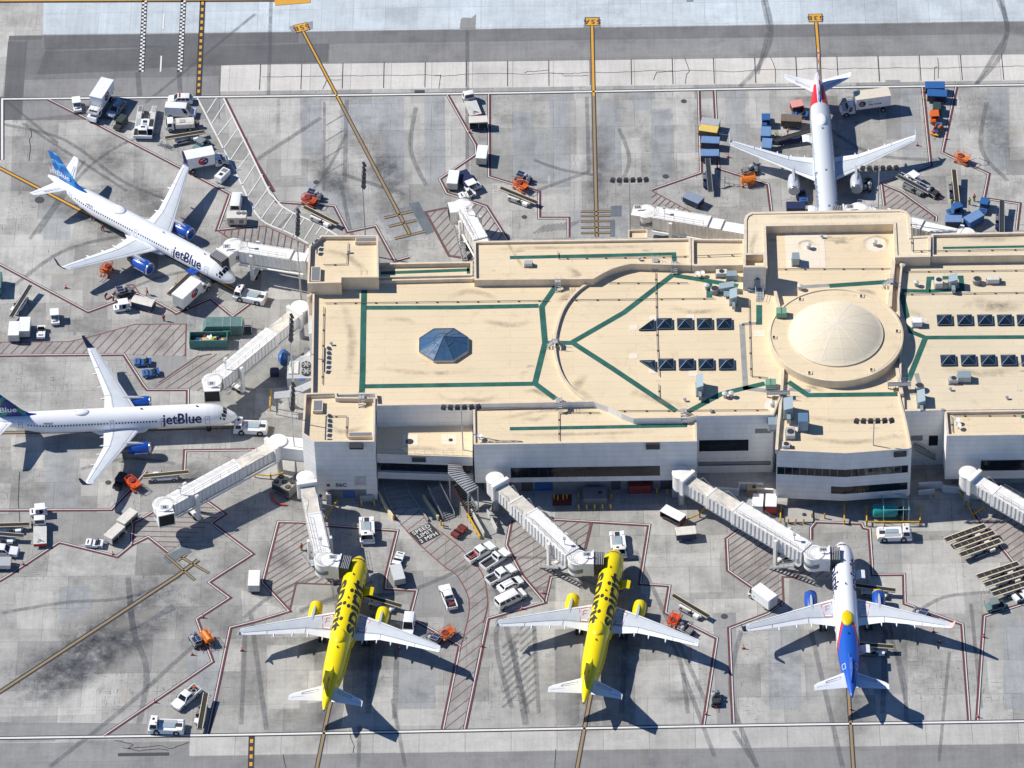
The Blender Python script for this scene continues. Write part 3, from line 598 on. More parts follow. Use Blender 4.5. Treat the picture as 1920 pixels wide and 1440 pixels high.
# --- windows and openings on the shaded south faces (proud strips of glass)
def face_strip(p0, p1, zt, d0, d1, m=GLASS, name='window', out=.05, thick=.2):
    # p0,p1: picture points on the top edge (height zt); strip from d0 to d1 metres below it
    a = G(*p0,zt); b = G(*p1,zt); d = (b-a).normalized(); nrm = Vector((d.y,-d.x,0))
    if nrm.y > 0: nrm = -nrm
    q = [a+nrm*out, b+nrm*out, b-nrm*thick, a-nrm*thick]
    return MB().poly([(p.x,p.y) for p in q], zt-d1, zt-d0).build(name, m, T)
L0, L1 = (888,833.5), (1307,827.5)
def Lp(x): return (x, 833.5+(x-888)*(-6/419))
o = face_strip(Lp(956), Lp(1237), 13.0, 5.85, 8.2)
for i in range(1,16):
    a = G(*Lp(956+281*i/16),13.0); MB().box(a.x-.04,a.x+.04,a.y-.09,a.y+.05,13-8.2,13-5.85).build('mullion', DARK, o)
face_strip(Lp(1211), Lp(1237), 13.0, .25, 1.5, DARK, 'louvre', .35)
def Ap(x): return (x, 844+(x-1456)*(6/129)) if x <= 1585 else (x, 850+(x-1585)*(-9/120))
for x0,x1 in ((1458,1585),(1585,1704)): 
    o = face_strip(Ap(x0),Ap(x1),13.5,4.05,5.75,out=.05)
    for i in range(1,9):
        a = G(*Ap(x0+(x1-x0)*i/9),13.5); MB().box(a.x-.05,a.x+.05,a.y-.08,a.y+.06,13.5-5.75,13.5-4.05).build('mullion',GREY,o)
for x0,x1 in ((1560,1585),(1585,1704)): face_strip(Ap(x0),Ap(x1),13.5,8.2,9.9,out=.05)
face_strip(Ap(1676),Ap(1700),13.5,.5,1.6,DARK,'louvre',.3)
def Rp(x): return (x, 780-(x-1307)*.015)
o = face_strip(Rp(1311),Rp(1404),14.0,5.9,8.6)
face_strip(Rp(1310),Rp(1446),14.0,11.2,11.5,GREY,'ledge',.5); face_strip(Rp(1310),Rp(1446),14.0,11.5,12.0,DARK,'ledge',.2)
face_strip(Rp(1416),Rp(1446),14.0,3.3,4.4,GREY,'panel',.04)
def Sp(x): return (x, 817-(x-1775)*.0123)
face_strip(Sp(1842),Sp(2050),13.2,6.1,8.6); face_strip(Sp(1745+30),Sp(1800),13.2,10,10.3,WALLP,'ledge',.1)
def Qp(x): return (x, 771-(x-1692)*.02)
face_strip(Qp(1744),Qp(1761),13.3,6.1,8.5); face_strip(Qp(1710),Qp(1732),13.3,6.0,7.2,GREY,'panel',.06)
def Wp(x): return (x, 828)
face_strip(Wp(660),Wp(682),14.3,8.5,10.6,WHITED,'door',.06); face_strip(Wp(614),Wp(681),14.3,11.7,14.2,GREY,'service_door',.05); face_strip(Wp(637),Wp(660),14.3,11.9,13.7,BLUE,'door',.09)
face_strip((772,853),(798,853.5),8.75,.4,1.45,DARK,'louvre',.3)
v = face_strip((655,829),(680,829),14.3,.3,.5,DARK,'awning',1.1); face_strip((655,829),(681,829),14.3,.5,1.4,DARK,'louvre',.4)
# ground floor doors under the overhang
def Gp(x): return (x, 833.5+(x-888)*(-6/419))
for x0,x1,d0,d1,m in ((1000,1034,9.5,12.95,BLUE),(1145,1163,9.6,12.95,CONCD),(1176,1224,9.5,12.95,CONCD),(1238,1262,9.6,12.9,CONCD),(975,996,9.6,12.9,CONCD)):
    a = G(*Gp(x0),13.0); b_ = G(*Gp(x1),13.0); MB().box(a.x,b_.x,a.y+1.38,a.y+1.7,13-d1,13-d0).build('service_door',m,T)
# gate number on the wall
a = G(641,828,14.3)
flat_text('gate_number','56C',1.15,Matrix.Translation((a.x-.6,a.y-.07,14.3-10.6))@Matrix.Rotation(PI/2,4,'X'),mat('navy sign paint',(.03,.04,.12),.6),T,bold=.02)
face_strip((607,828),(613,828),14.3,10.35,10.95,REDD,'sign_plate',.05)
# dome, ring and its drains
c = G(1567.5,626.6,15.0); R = 11.78
MB().lathe([(R-.02,12.9),(R,15.0),(R-.35,15.05),(R-.45,14.85)], (c.x,c.y,0), 96).build('dome_ring_wall', WALLC, T, smooth=30)
MB().lathe([(R-.5,14.9),(8.1,14.98)], (c.x,c.y,0), 96).build('dome_ring_roof', ROOF, T)
cd_ = [(8.25,14.9),(8.25,15.25),(8.1,15.3)]+[(8.05*math.cos(t*PI/2/14)**.9 if t < 14 else .02, 15.3+2.35*math.sin(t*PI/2/14)) for t in range(1,15)]
cd_ = [(8.25,14.9),(8.25,15.25),(8.05,15.3)]+[(8.05*(1-t/14) if t < 14 else .02, 15.3+2.35*(1-(1-t/14)**2)) for t in range(1,15)]
dm = MB().lathe(cd_, (c.x,c.y,0), 96).build('dome', DOME, T, smooth=30)
rb = MB()
for k in range(12):
    a = 2*PI*k/12+.13; pr = [(c.x+r*math.cos(a),c.y+r*math.sin(a),z+.015) for r,z in cd_[2:]]
    for p, q in zip(pr[:-1],pr[1:]): rb.bar(p,q,.16,.015)
rb.build('dome_rib', mat('dome seam',(.83,.765,.655),.8), dm)
for k in range(6):
    a = 2*PI*k/6+.05; x = c.x+(R-1.0)*math.cos(a); y = c.y+(R-1.0)*math.sin(a)
    q = MB().box(x-.4,x+.4,y-.4,y+.4,14.9,15.06).build('scupper', RIM, T); MB().box(x-.3,x+.05,y-.3,y+.3,15.06,15.1).build('grate', DARK, q)
# curved parapet wall on the main roof
ZR = 13.2
def lowwall(pts, z0, z1, w, m=RIM, name='roof_parapet'):
    b = MB(); P = [G(x,y,z1) for x, y in pts]
    L = []; Rr = []
    for i in range(len(P)):
        d = (P[min(i+1,len(P)-1)]-P[max(i-1,0)]).normalized(); s = Vector((-d.y,d.x,0))*(w/2); L.append(P[i]+s); Rr.append(P[i]-s)
    b.rings([[(a.x,a.y,z0),(c_.x,c_.y,z0),(c_.x,c_.y,z1),(a.x,a.y,z1)] for a, c_ in zip(Rr,L)]); return b.build(name, m, T)
lowwall(crv([(1112,524),(1082,545),(1058,575),(1045,610),(1040,645),(1045,680),(1058,710),(1080,735),(1106,753.5)],6), ZR, 13.72, .4, RIM)
lowwall([(1676,483),(1671,530),(1668,575)], ZR-.4, 14.3, .7); lowwall([(1453,543),(1460,572),(1461,582)], ZR, 14.2, .5); lowwall([(1682,690),(1691,738)], ZR-.5, 14.1, .6); lowwall([(1468,690),(1465,740),(1459,800),(1456,843)], ZR-.3, 13.9, .5)
lowwall([(577,556),(586,548)], 12, 14, .3)
# octagonal skylight
SKYG = mat('blue skylight glass',(.055,.125,.235),.2,dirt=.25,spec=.5); SKYD = mat('navy skylight glass',(.012,.022,.040),.25,dirt=.25); SKYF = mat('blue skylight frame',(.11,.18,.27),.4,.3)
def oct_sky():
    c = G(832,645,13.9); R = 4.45; k = MB(); rr = [(c.x+R*1.04*math.cos(PI/8+i*PI/4),c.y+R*.98*math.sin(PI/8+i*PI/4)) for i in range(8)]
    s = k.poly(rr,ZR,13.75).build('octagon_skylight',WALLC,T)
    g = MB(); g.add([(x,y,13.76) for x,y in rr]+[(c.x,c.y,15.75)], [(i,(i+1)%8,8) for i in range(8)]); g.build('glazing',SKYG,s)
    f = MB()
    for i in range(8):
        f.bar((rr[i][0],rr[i][1],13.79),(c.x,c.y,15.78),.09,.06); f.bar((rr[i][0],rr[i][1],13.8),(rr[(i+1)%8][0],rr[(i+1)%8][1],13.8),.12,.1)
        m0 = ((rr[i][0]+rr[(i+1)%8][0])/2,(rr[i][1]+rr[(i+1)%8][1])/2); f.bar((m0[0],m0[1],13.79),(c.x*.68+m0[0]*.32,c.y*.68+m0[1]*.32,15.13),.06,.05)
        a = [c.x*.6+rr[i][0]*.4*1.0,c.y*.6+rr[i][1]*.4]; b_ = [c.x*.6+rr[(i+1)%8][0]*.4,c.y*.6+rr[(i+1)%8][1]*.4]; f.bar((a[0],a[1],14.99),(b_[0],b_[1],14.99),.06,.05)
    f.build('frame',SKYF,s)
oct_sky()
def pyr(cx, cy, w=2.65, d=2.55, z=ZR, tri=0):
    c = G(cx,cy,z+.5); h = w/2; e = d/2
    if tri: base = [(c.x-h,c.y-e*tri),(c.x+h,c.y-e*tri),(c.x+h,c.y+e*tri)]
    else: base = [(c.x-h,c.y-e),(c.x+h,c.y-e),(c.x+h,c.y+e),(c.x-h,c.y+e)]
    ap = (c.x,c.y,z+1.15) if not tri else (c.x+h*.35,c.y-e*tri*.1,z+1.0)
    s = MB().poly(base,z,z+.3).build('pyramid_skylight',DARK,T); n = len(base)
    inn = [Vector((x,y,z+.31)) for x,y in base]
    g = MB(); g.add([tuple(p) for p in inn]+[ap],[(i,(i+1)%n,n) for i in range(n)] if not tri or tri > 0 else [((i+1)%n,i,n) for i in range(n)]); g.build('glazing',SKYD,s)
    f = MB()
    for i in range(n): f.bar(inn[i],ap,.08,.06); f.bar(inn[i]+Vector((0,0,.03)),inn[(i+1)%n]+Vector((0,0,.03)),.08,.08)
    f.build('frame',SKYF,s)
for x in (1246,1284,1321,1358): pyr(x,605)
for x in (1249,1287,1324,1362): pyr(x,681)
pyr(1212,607,2.7,2.6,tri=1); pyr(1214,684,2.7,2.6,tri=-1)
for x in (1771,1809,1847,1884,1921): pyr(x,598,2.6,2.5,12.85)
for x in (1778,1816,1853,1891,1929): pyr(x,673.5,2.6,2.5,12.85)
# green roof walkways
def walk(pts, z, w=1.05, m=GREENR, name='roof_walkway'):
    b = MB(); P = [G(x,y,z) for x, y in pts]; n = len(P); A = []; B = []
    for i in range(n):
        d0 = (P[i]-P[i-1]).normalized() if i else (P[1]-P[0]).normalized(); d1 = (P[i+1]-P[i]).normalized() if i < n-1 else d0
        t = (d0+d1).normalized(); s = Vector((-t.y,t.x,0)); k = 1/max(.5,s.dot(Vector((-d0.y,d0.x,0)))); A.append(P[i]-s*(k*w/2)); B.append(P[i]+s*(k*w/2))
    for i in range(n-1): b.add([(q.x,q.y,z+.012) for q in (A[i],A[i+1],B[i+1],B[i])],[(0,1,2,3)])
    b.build(name,m,T)
walk([(683,541),(681.5,600),(680,700),(678,754)],ZR); walk([(687,577),(850,576.5),(1010,573.5)],ZR); walk([(684,724.5),(850,722),(1005,719.5)],ZR)
w1 = [(1043,536),(1016,575),(1022,643),(1003,719),(1042,748)]; walk(w1,ZR+.006); walk([(1027,643),(1072,643)],ZR); walk([(1069,644),(1170,586),(1262,515)],ZR+.004); walk([(1071,641),(1150,692),(1268,771)],ZR+.006)
walk([(1262,516),(1330,527),(1384,536)],ZR+.002); walk([(1330,527),(1330,558)],ZR); walk([(1290,772),(1352,739),(1366,735),(1434,719)],ZR); walk([(1423.5,572),(1423.5,609)],ZR)
walk([(1478,716),(1515,741),(1690,739)],ZR+.008); walk([(1555,536),(1672,528)],ZR)
walk([(956,483),(1266,476)],14.3,.85); walk([(1263,473),(1265,490)],14.31,.85); walk([(956,804),(1284,798),(1284,780)],12.65,.85)
walk([(714,512),(880,506)],13.4,.8); walk([(880,502),(880,516)],13.4,.9)
walk([(1690,545),(1740,546),(1742,522),(1802,520),(1804,543),(1742,546)],12.85,.9); walk([(1690,548),(1700,590),(1708,622),(1735,633),(1925,632)],12.85,.95); walk([(1735,634),(1703,714)],12.856,1.0); walk([(1768,465),(1930,462)],14.1,.6); walk([(1915,781),(1940,781)],12.65,.8)
walk([(1391,608),(1394,660),(1398,728),(1440,733)],ZR,.95,CONC); walk([(1391,608),(1420,606)],ZR,.7,CONC); walk([(1480,730),(1520,733)],ZR+.004,.8,CONC); walk([(1521,745),(1527,800)],13.15,.95,CONC); walk([(1500,538),(1555,535)],ZR,.8,CONC); walk([(1718,700),(1728,735)],12.85,.8,CONC)
# roof pads and pale repairs
PADM = roof_mat('pale roof repair',(.80,.71,.58),.5)
for x,y,w,d,z in ((1188,614,1.4,1.3,ZR),(1188,668,1.4,1.3,ZR),(1225,596,1.3,1.1,ZR),(1295,594,1.3,1.1,ZR),(1224,696,1.3,1.2,ZR),(1300,700,1.5,1.5,ZR),(1424,625,2,1.6,ZR),(1650,600,1.2,1.2,ZR),(842,824,2.6,2.6,8.75),(770,825,2.6,2.6,8.75),(1510,470,7,9,ZR)):
    p = G(x,y,z); MB().box(p.x-w/2,p.x+w/2,p.y-d/2,p.y+d/2,z,z+.035).build('roof_patch',PADM,T)
for x,y,r,z in ((1640,457,2.1,ZR),(1515,463,1.7,ZR),(1540,443,1.3,ZR),(1448,760,1.5,ZR),(1720,604,1.9,12.85)):
    p = G(x,y,z); random.seed(int(x)); MB().sheet([(p.x+r*random.uniform(.85,1.1)*math.cos(i*PI/8),p.y+r*random.uniform(.85,1.1)*math.sin(i*PI/8)) for i in range(16)],z+.014).build('roof_patch',PADM,T)
# roof pits (lowered drains)
for x,y,w,d,z in ((845,825,1.1,.9,8.79),(768,828,2.0,1.6,8.79)):
    p = G(x,y,z); MB().cyl((p.x,p.y,z),(p.x,p.y,z+.05),w*.34,n=10).build('roof_drain',DARK,T)
# gatehouse roof hatches
for x,y,w,d,z,rot in ((687,450,4.0,1.2,15.5,0),(592,514,1.7,3.7,15.5,0),(596,761,1.7,2.7,13.4,0),(676,815,4.2,1.1,13.4,0)):
    p = G(x,y,z+.6); h = MB().box(p.x-w/2,p.x+w/2,p.y-d/2,p.y+d/2,z,z+.7).build('roof_hatch',RIM,T)
    MB().box(p.x-w/2+.16,p.x+w/2-.16,p.y-d/2+.16,p.y+d/2-.16,z+.7,z+.73).build('hatch_cover',mat('grey membrane',(.19,.20,.22),.7),h)
# stair tower door
a = G(1416,502,18.8)
MB().box(a.x-.05,a.x+.95,a.y-.08,a.y+.2,13.7,15.9).build('door',mat('blue grey door',(.14,.23,.33),.5),T); MB().box(a.x+.2,a.x+.7,a.y-.2,a.y,16.1,16.3).build('lamp',DARK,T)
a = G(1210,380,0)
block([(1178,431),(1214,430),(1214,446),(1178,447)], 12.5, 0, .5, .2, WALLC, ROOF, nm='plant_room')
# ramp walls, guard walls at ground level
RW_ = mat('ramp wall concrete',(.36,.36,.35),.85,dirt=.3)
def gwall(pts, z0, z1, w, m=RW_, name='low_wall', px=True, parent=T):
    b = MB(); P = [G(x,y) for x,y in pts] if px else pts; L = []; Rr = []
    for i in range(len(P)):
        d = (P[min(i+1,len(P)-1)]-P[max(i-1,0)]).normalized(); s = Vector((-d.y,d.x,0))*(w/2); L.append(P[i]+s); Rr.append(P[i]-s)
    b.rings([[(a.x,a.y,z0),(c_.x,c_.y,z0),(c_.x,c_.y,z1),(a.x,a.y,z1)] for a,c_ in zip(Rr,L)]); return b.build(name,m,parent)
gwall([(710,928),(722,952),(738,975)],0,.9,.35,YCREAM,'ramp_wall'); gwall([(794,936),(808,957),(822,976)],0,1.1,.35,YCREAM,'ramp_wall'); gwall([(765,920),(785,950),(803,978)],0,.5,.2,RW_,'ramp_wall')
gwall([(1332,925),(1384,929),(1386,917),(1430,919)],0,1.6,.4,WALLP,'low_wall'); gwall([(1418,925),(1450,927)],0,1.3,.35,WALLP,'low_wall'); gwall([(1722,917),(1765,915),(1768,922),(1800,925)],0,1.5,.35,WALLP,'low_wall'); gwall([(1722,928),(1752,925)],0,1.0,.3,WALLP,'low_wall')
# painted ramp hatching
for i in range(10):
    t = i/9; line([(717+24*t,908+78*t),(758+46*t,900+84*t)], .12, PBL, .0255)
line([(716,900),(726,935),(750,985)],.14,PBL,.0256); line([(758,895),(775,935),(805,985)],.14,PBL,.0256)
for i in range(8): line([(1002+4*i,928+4*i),(1030,912+6*i)], .1, PBL, .0255)
line([(1033,926),(1033,962)],.12,PBL,.0256)
k = sheet_obj('red_ground_panel',[[(1036,928),(1072,927),(1072,948),(1036,949)]],.0466,REDD)
# covered stairs from the recess, open stairs in the shade
# ================================================================== aircraft
STN = [(0,.02,3.15,3.08),(.12,.34,3.45,2.80),(.35,.62,3.68,2.56),(.8,.98,3.98,2.30),(1.4,1.30,4.32,2.08),(2.0,1.52,4.72,1.95),(2.6,1.68,5.12,1.87),(3.2,1.79,5.42,1.82),(4.0,1.88,5.68,1.79),(5.2,1.95,5.86,1.77),(6.5,1.975,5.9,1.76),(24.0,1.975,5.9,1.76),
 (25.5,1.965,5.9,1.80),(27.0,1.91,5.9,1.98),(28.5,1.80,5.9,2.26),(30.0,1.63,5.89,2.62),(31.5,1.42,5.87,3.03),(33.0,1.17,5.83,3.48),(34.5,.88,5.75,3.95),(35.8,.60,5.63,4.36),(36.8,.38,5.50,4.70),(37.45,.24,5.38,4.90),(37.57,.16,5.30,4.98)]
def fus(x):
    for a, b in zip(STN[:-1], STN[1:]):
        if x <= b[0]:
            t = (x-a[0])/(b[0]-a[0]); return [a[i]+(b[i]-a[i])*t for i in (1,2,3)]
    return list(STN[-1][1:])
class Body:
    # maps A320 stations to the stretched airframe; local X forward, origin 18 m behind the nose
    def __init__(s, f, a): s.f = f; s.a = a
    def lx(s, xn):   # true station -> local x
        return 18-xn
    def prof(s, xn):  # true station -> half width, top, bottom
        x = xn
        if xn > 8+s.f: x = xn-s.f
        elif xn > 8: x = 8
        if x > 22+s.a: x = x-s.a
        elif x > 22: x = 22
        return fus(x)
    def pt(s, xn, th, out=.0):
        w, t, b = s.prof(xn); c = (t+b)/2; h = (t-b)/2
        return (s.lx(xn), (w+out)*math.sin(th), c+(h+out)*math.cos(th))
    def shape(s):
        xs = sorted(set([0,.05,.12,.22]+[.35+.18*i for i in range(30)]+[6+1.0*i for i in range(19)]+[24+.5*i for i in range(28)]+[37.57]))
        out = []
        for x in xs:
            if x <= 8: out.append(x)
            elif x <= 22: out.append(x+s.f)
            else: out.append(x+s.f+s.a)
        n = 40; m = MB(); m.rings([[s.pt(x, 2*PI*i/n) for i in range(n)][::-1] for x in out]); return m
def wrap_text(bd, name, txt, size, x0, th0, side, dirn, m, parent, bold=.03, shear=0, fit=None, out=.014):
    # lay text on the fuselage skin; side +1 port; dirn +1 reads towards nose; th0 angle of the baseline middle from the crown
    v, f = text_verts(txt, size, bold, shear)
    b = bmesh.new(); vs = [b.verts.new(p) for p in v]
    for q in f:
        try: b.faces.new([vs[i] for i in q])
        except ValueError: pass
    y0 = min(p[1] for p in v); y1 = max(p[1] for p in v); k = y0
    while k < y1:
        bmesh.ops.bisect_plane(b, geom=b.verts[:]+b.edges[:]+b.faces[:], plane_co=(0,k,0), plane_no=(0,1,0)); k += .12
    xm0 = min(p[0] for p in v); xm1 = max(p[0] for p in v); sc = (fit/(xm1-xm0)) if fit else 1
    mb = MB(); b.verts.index_update(); P = []
    for p in b.verts:
        xn = x0-dirn*(p.co.x-(xm0+xm1)/2)*sc; th = side*(th0-p.co.y/2.05); P.append(bd.pt(xn, th, out))
    mb.add(P, [tuple(q.index for q in fc.verts) for fc in b.faces]); b.free()
    return mb.build(name, m, parent)
def skin_quad(mb, bd, x0, x1, t0, t1, side, out=.012, k=3):
    P = []
    for i in range(k+1):
        t = t0+(t1-t0)*i/k; P += [bd.pt(x0,side*t,out), bd.pt(x1,side*t,out)]
    for i in range(k): mb.add([P[2*i],P[2*i+1],P[2*i+3],P[2*i+2]],[(0,1,2,3)])
def skin_frame(mb, bd, x0, x1, t0, t1, side, w=.07):
    skin_quad(mb,bd,x0,x1,t0,t0+w/2,side); skin_quad(mb,bd,x0,x1,t1-w/2,t1,side); skin_quad(mb,bd,x0,x0+w,t0,t1,side,k=5); skin_quad(mb,bd,x1-w,x1,t0,t1,side,k=5)
def foil(c, t, n=9):
    pts = []
    for i in range(n+1):
        u = (1-math.cos(PI*i/n))/2; h = 5*t*(.2969*u**.5-.126*u-.3516*u*u+.2843*u**3-.1036*u**4); pts.append((u*c, h*c))
    return pts
def surf(secs, mats, name, parent, t=.11, bands=None, vert=False, cap=True):
    # secs: list of (xLE_local, span, z, chord); x decreases aft. material by chord band
    n = 9; mb = MB(); rs = []
    for xl, y, z, c in secs:
        f = foil(c, t, n); up = [(xl-u, h) for u, h in f]; lo = [(xl-u, -h*.8) for u, h in f[1:-1]][::-1]
        rs.append([((x,h,z) if vert else (x,y,z+h)) for x, h in up+lo] if vert else [(x,y,z+h) for x, h in up+lo])
    k = len(rs[0]); vs = [p for r in rs for p in r]; mb.add(vs, [])
    flip = (secs[-1][1] > secs[0][1]) != vert
    for a in range(len(rs)-1):
        for i in range(k):
            j = (i+1)%k; q = (a*k+i,a*k+j,(a+1)*k+j,(a+1)*k+i)
            u = i if i < n else k-1-i
            mb.cm = bands(u, a) if bands else 0
            mb.add([], []); mb.f.append(q if not flip else q[::-1]); mb.m.append(mb.cm)
    e = [(len(rs)-1)*k+i for i in range(k)]; mb.f.append(tuple(e) if not flip else tuple(e[::-1])); mb.m.append(0)
    return mb.build(name, mats, parent, smooth=35)
PW1 = mat('aircraft white',(.87,.88,.90),.28,dirt=.05,scale=.5,coat=.3); PWG = mat('wing white',(.82,.84,.87),.35,dirt=.08,scale=.6)
PWGR = mat('wing grey',(.56,.60,.65),.4,dirt=.12,scale=.6); PYEL = mat('aircraft yellow',(.90,.70,.0),.3,dirt=.06,scale=.5,coat=.3); PBLU = mat('engine blue',(.012,.075,.40),.25,dirt=.1,coat=.3); PSIL = mat('aircraft silver',(.60,.62,.66),.33,.25,dirt=.06,scale=.5)
PBK = mat('livery black',(.03,.03,.02),.5); PNV = mat('livery navy',(.02,.025,.10),.45); LIP = mat('polished lip',(.7,.71,.73),.2,.9); FAN = mat('fan dark',(.012,.013,.016),.4); EXH = mat('exhaust metal',(.16,.15,.14),.4,.8)
PDOOR = mat('door outline',(.22,.24,.28),.5); PRED = mat('livery red',(.62,.02,.03),.4); SEAM = mat('wing seam',(.2,.22,.25),.6); PLB = mat('spirit blue',(.015,.09,.42),.3,dirt=.08,coat=.3); PINK = mat('winglet red',(.78,.50,.47),.4)
def blob_mat(name, cols, scale, seedv=0):
    m, n, l, b = new_mat(name); tc = N(n,'ShaderNodeTexCoord')
    mp = N(n,'ShaderNodeMapping'); mp.inputs['Location'].default_value = (seedv,0,seedv*.7); l.new(tc.outputs['Object'],mp.inputs[0])
    v = N(n,'ShaderNodeTexVoronoi',feature='SMOOTH_F1'); v.inputs['Scale'].default_value = scale; v.inputs['Smoothness'].default_value = .25; l.new(mp.outputs[0],v.inputs['Vector'])
    r = N(n,'ShaderNodeValToRGB'); r.color_ramp.interpolation = 'CONSTANT'; e = r.color_ramp.elements
    for i,(p,c) in enumerate(cols):
        if i < 2: e[i].position = p; e[i].color = (*c,1)
        else: q = e.new(p); q.color = (*c,1)
    l.new(v.outputs['Distance'],r.inputs[0]); l.new(r.outputs[0],b.inputs['Base Color']); b.inputs['Roughness'].default_value = .3; return m
FIN1 = blob_mat('blue bubble fin',[(0,(.005,.12,.46)),(.36,(.02,.30,.75)),(.50,(.12,.52,.88)),(.60,(.008,.16,.55))],.36,.4)
FIN2 = blob_mat('navy green fin',[(0,(.008,.03,.19)),(.40,(.01,.24,.15)),(.52,(.03,.20,.52)),(.62,(.008,.04,.24))],.27,1.3)
def stripes_mat():
    m, n, l, b = new_mat('striped fin'); tc = N(n,'ShaderNodeTexCoord'); s = N(n,'ShaderNodeSeparateXYZ'); l.new(tc.outputs['Object'],s.inputs[0])
    u = math_(n,l,'FRACT',math_(n,l,'MULTIPLY',math_(n,l,'ADD',s.outputs[2],math_(n,l,'MULTIPLY',s.outputs[0],.5)),.62))
    r = N(n,'ShaderNodeValToRGB'); r.color_ramp.interpolation = 'CONSTANT'; e = r.color_ramp.elements
    e[0].position = 0; e[0].color = (.03,.10,.32,1); e[1].position = .33; e[1].color = (.62,.65,.7,1); q = e.new(.6); q.color = (.55,.03,.04,1); q = e.new(.8); q.color = (.62,.65,.7,1)
    l.new(u,r.inputs[0]); l.new(r.outputs[0],b.inputs['Base Color']); b.inputs['Roughness'].default_value = .35; return m
FIN3 = stripes_mat()
def tailblue_mat(x0):
    # white hull with a blue tail edged red, boundary sweeping back from the crown
    m, n, l, b = new_mat('white hull with blue tail'); tc = N(n,'ShaderNodeTexCoord'); s = N(n,'ShaderNodeSeparateXYZ'); l.new(tc.outputs['Object'],s.inputs[0])
    t = math_(n,l,'DIVIDE',math_(n,l,'SUBTRACT',18-x0,s.outputs[0]),7.2); y = math_(n,l,'POWER',math_(n,l,'ABSOLUTE',math_(n,l,'DIVIDE',s.outputs[1],1.97)),1.7)
    low = math_(n,l,'MULTIPLY',math_(n,l,'MAXIMUM',math_(n,l,'SUBTRACT',3.6,s.outputs[2]),0.0),.45)
    v = math_(n,l,'SUBTRACT',math_(n,l,'SUBTRACT',t,y),low)
    c = mixc(n,l,math_(n,l,'GREATER_THAN',v,-.27),(.87,.88,.90),(.62,.03,.03)); c = mixc(n,l,math_(n,l,'GREATER_THAN',v,.0),c,(.014,.10,.48))
    l.new(c,b.inputs['Base Color']); b.inputs['Roughness'].default_value = .28; b.inputs['Coat Weight'].default_value = .3; return m
def redtail_mat(xa, xb):
    m, n, l, b = new_mat('silver hull with red band'); tc = N(n,'ShaderNodeTexCoord'); s = N(n,'ShaderNodeSeparateXYZ'); l.new(tc.outputs['Object'],s.inputs[0])
    a = math_(n,l,'GREATER_THAN',math_(n,l,'ADD',s.outputs[0],math_(n,l,'MULTIPLY',math_(n,l,'ABSOLUTE',s.outputs[1]),.25)),18-xb); d = math_(n,l,'LESS_THAN',s.outputs[0],18-xa)
    y = math_(n,l,'GREATER_THAN',math_(n,l,'ABSOLUTE',s.outputs[1]),.42); f = math_(n,l,'MULTIPLY',math_(n,l,'MULTIPLY',a,d),y)
    c = mixc(n,l,f,(.62,.65,.69),(.62,.02,.03)); l.new(c,b.inputs['Base Color']); b.inputs['Roughness'].default_value = .33; b.inputs['Metallic'].default_value = .15; return m
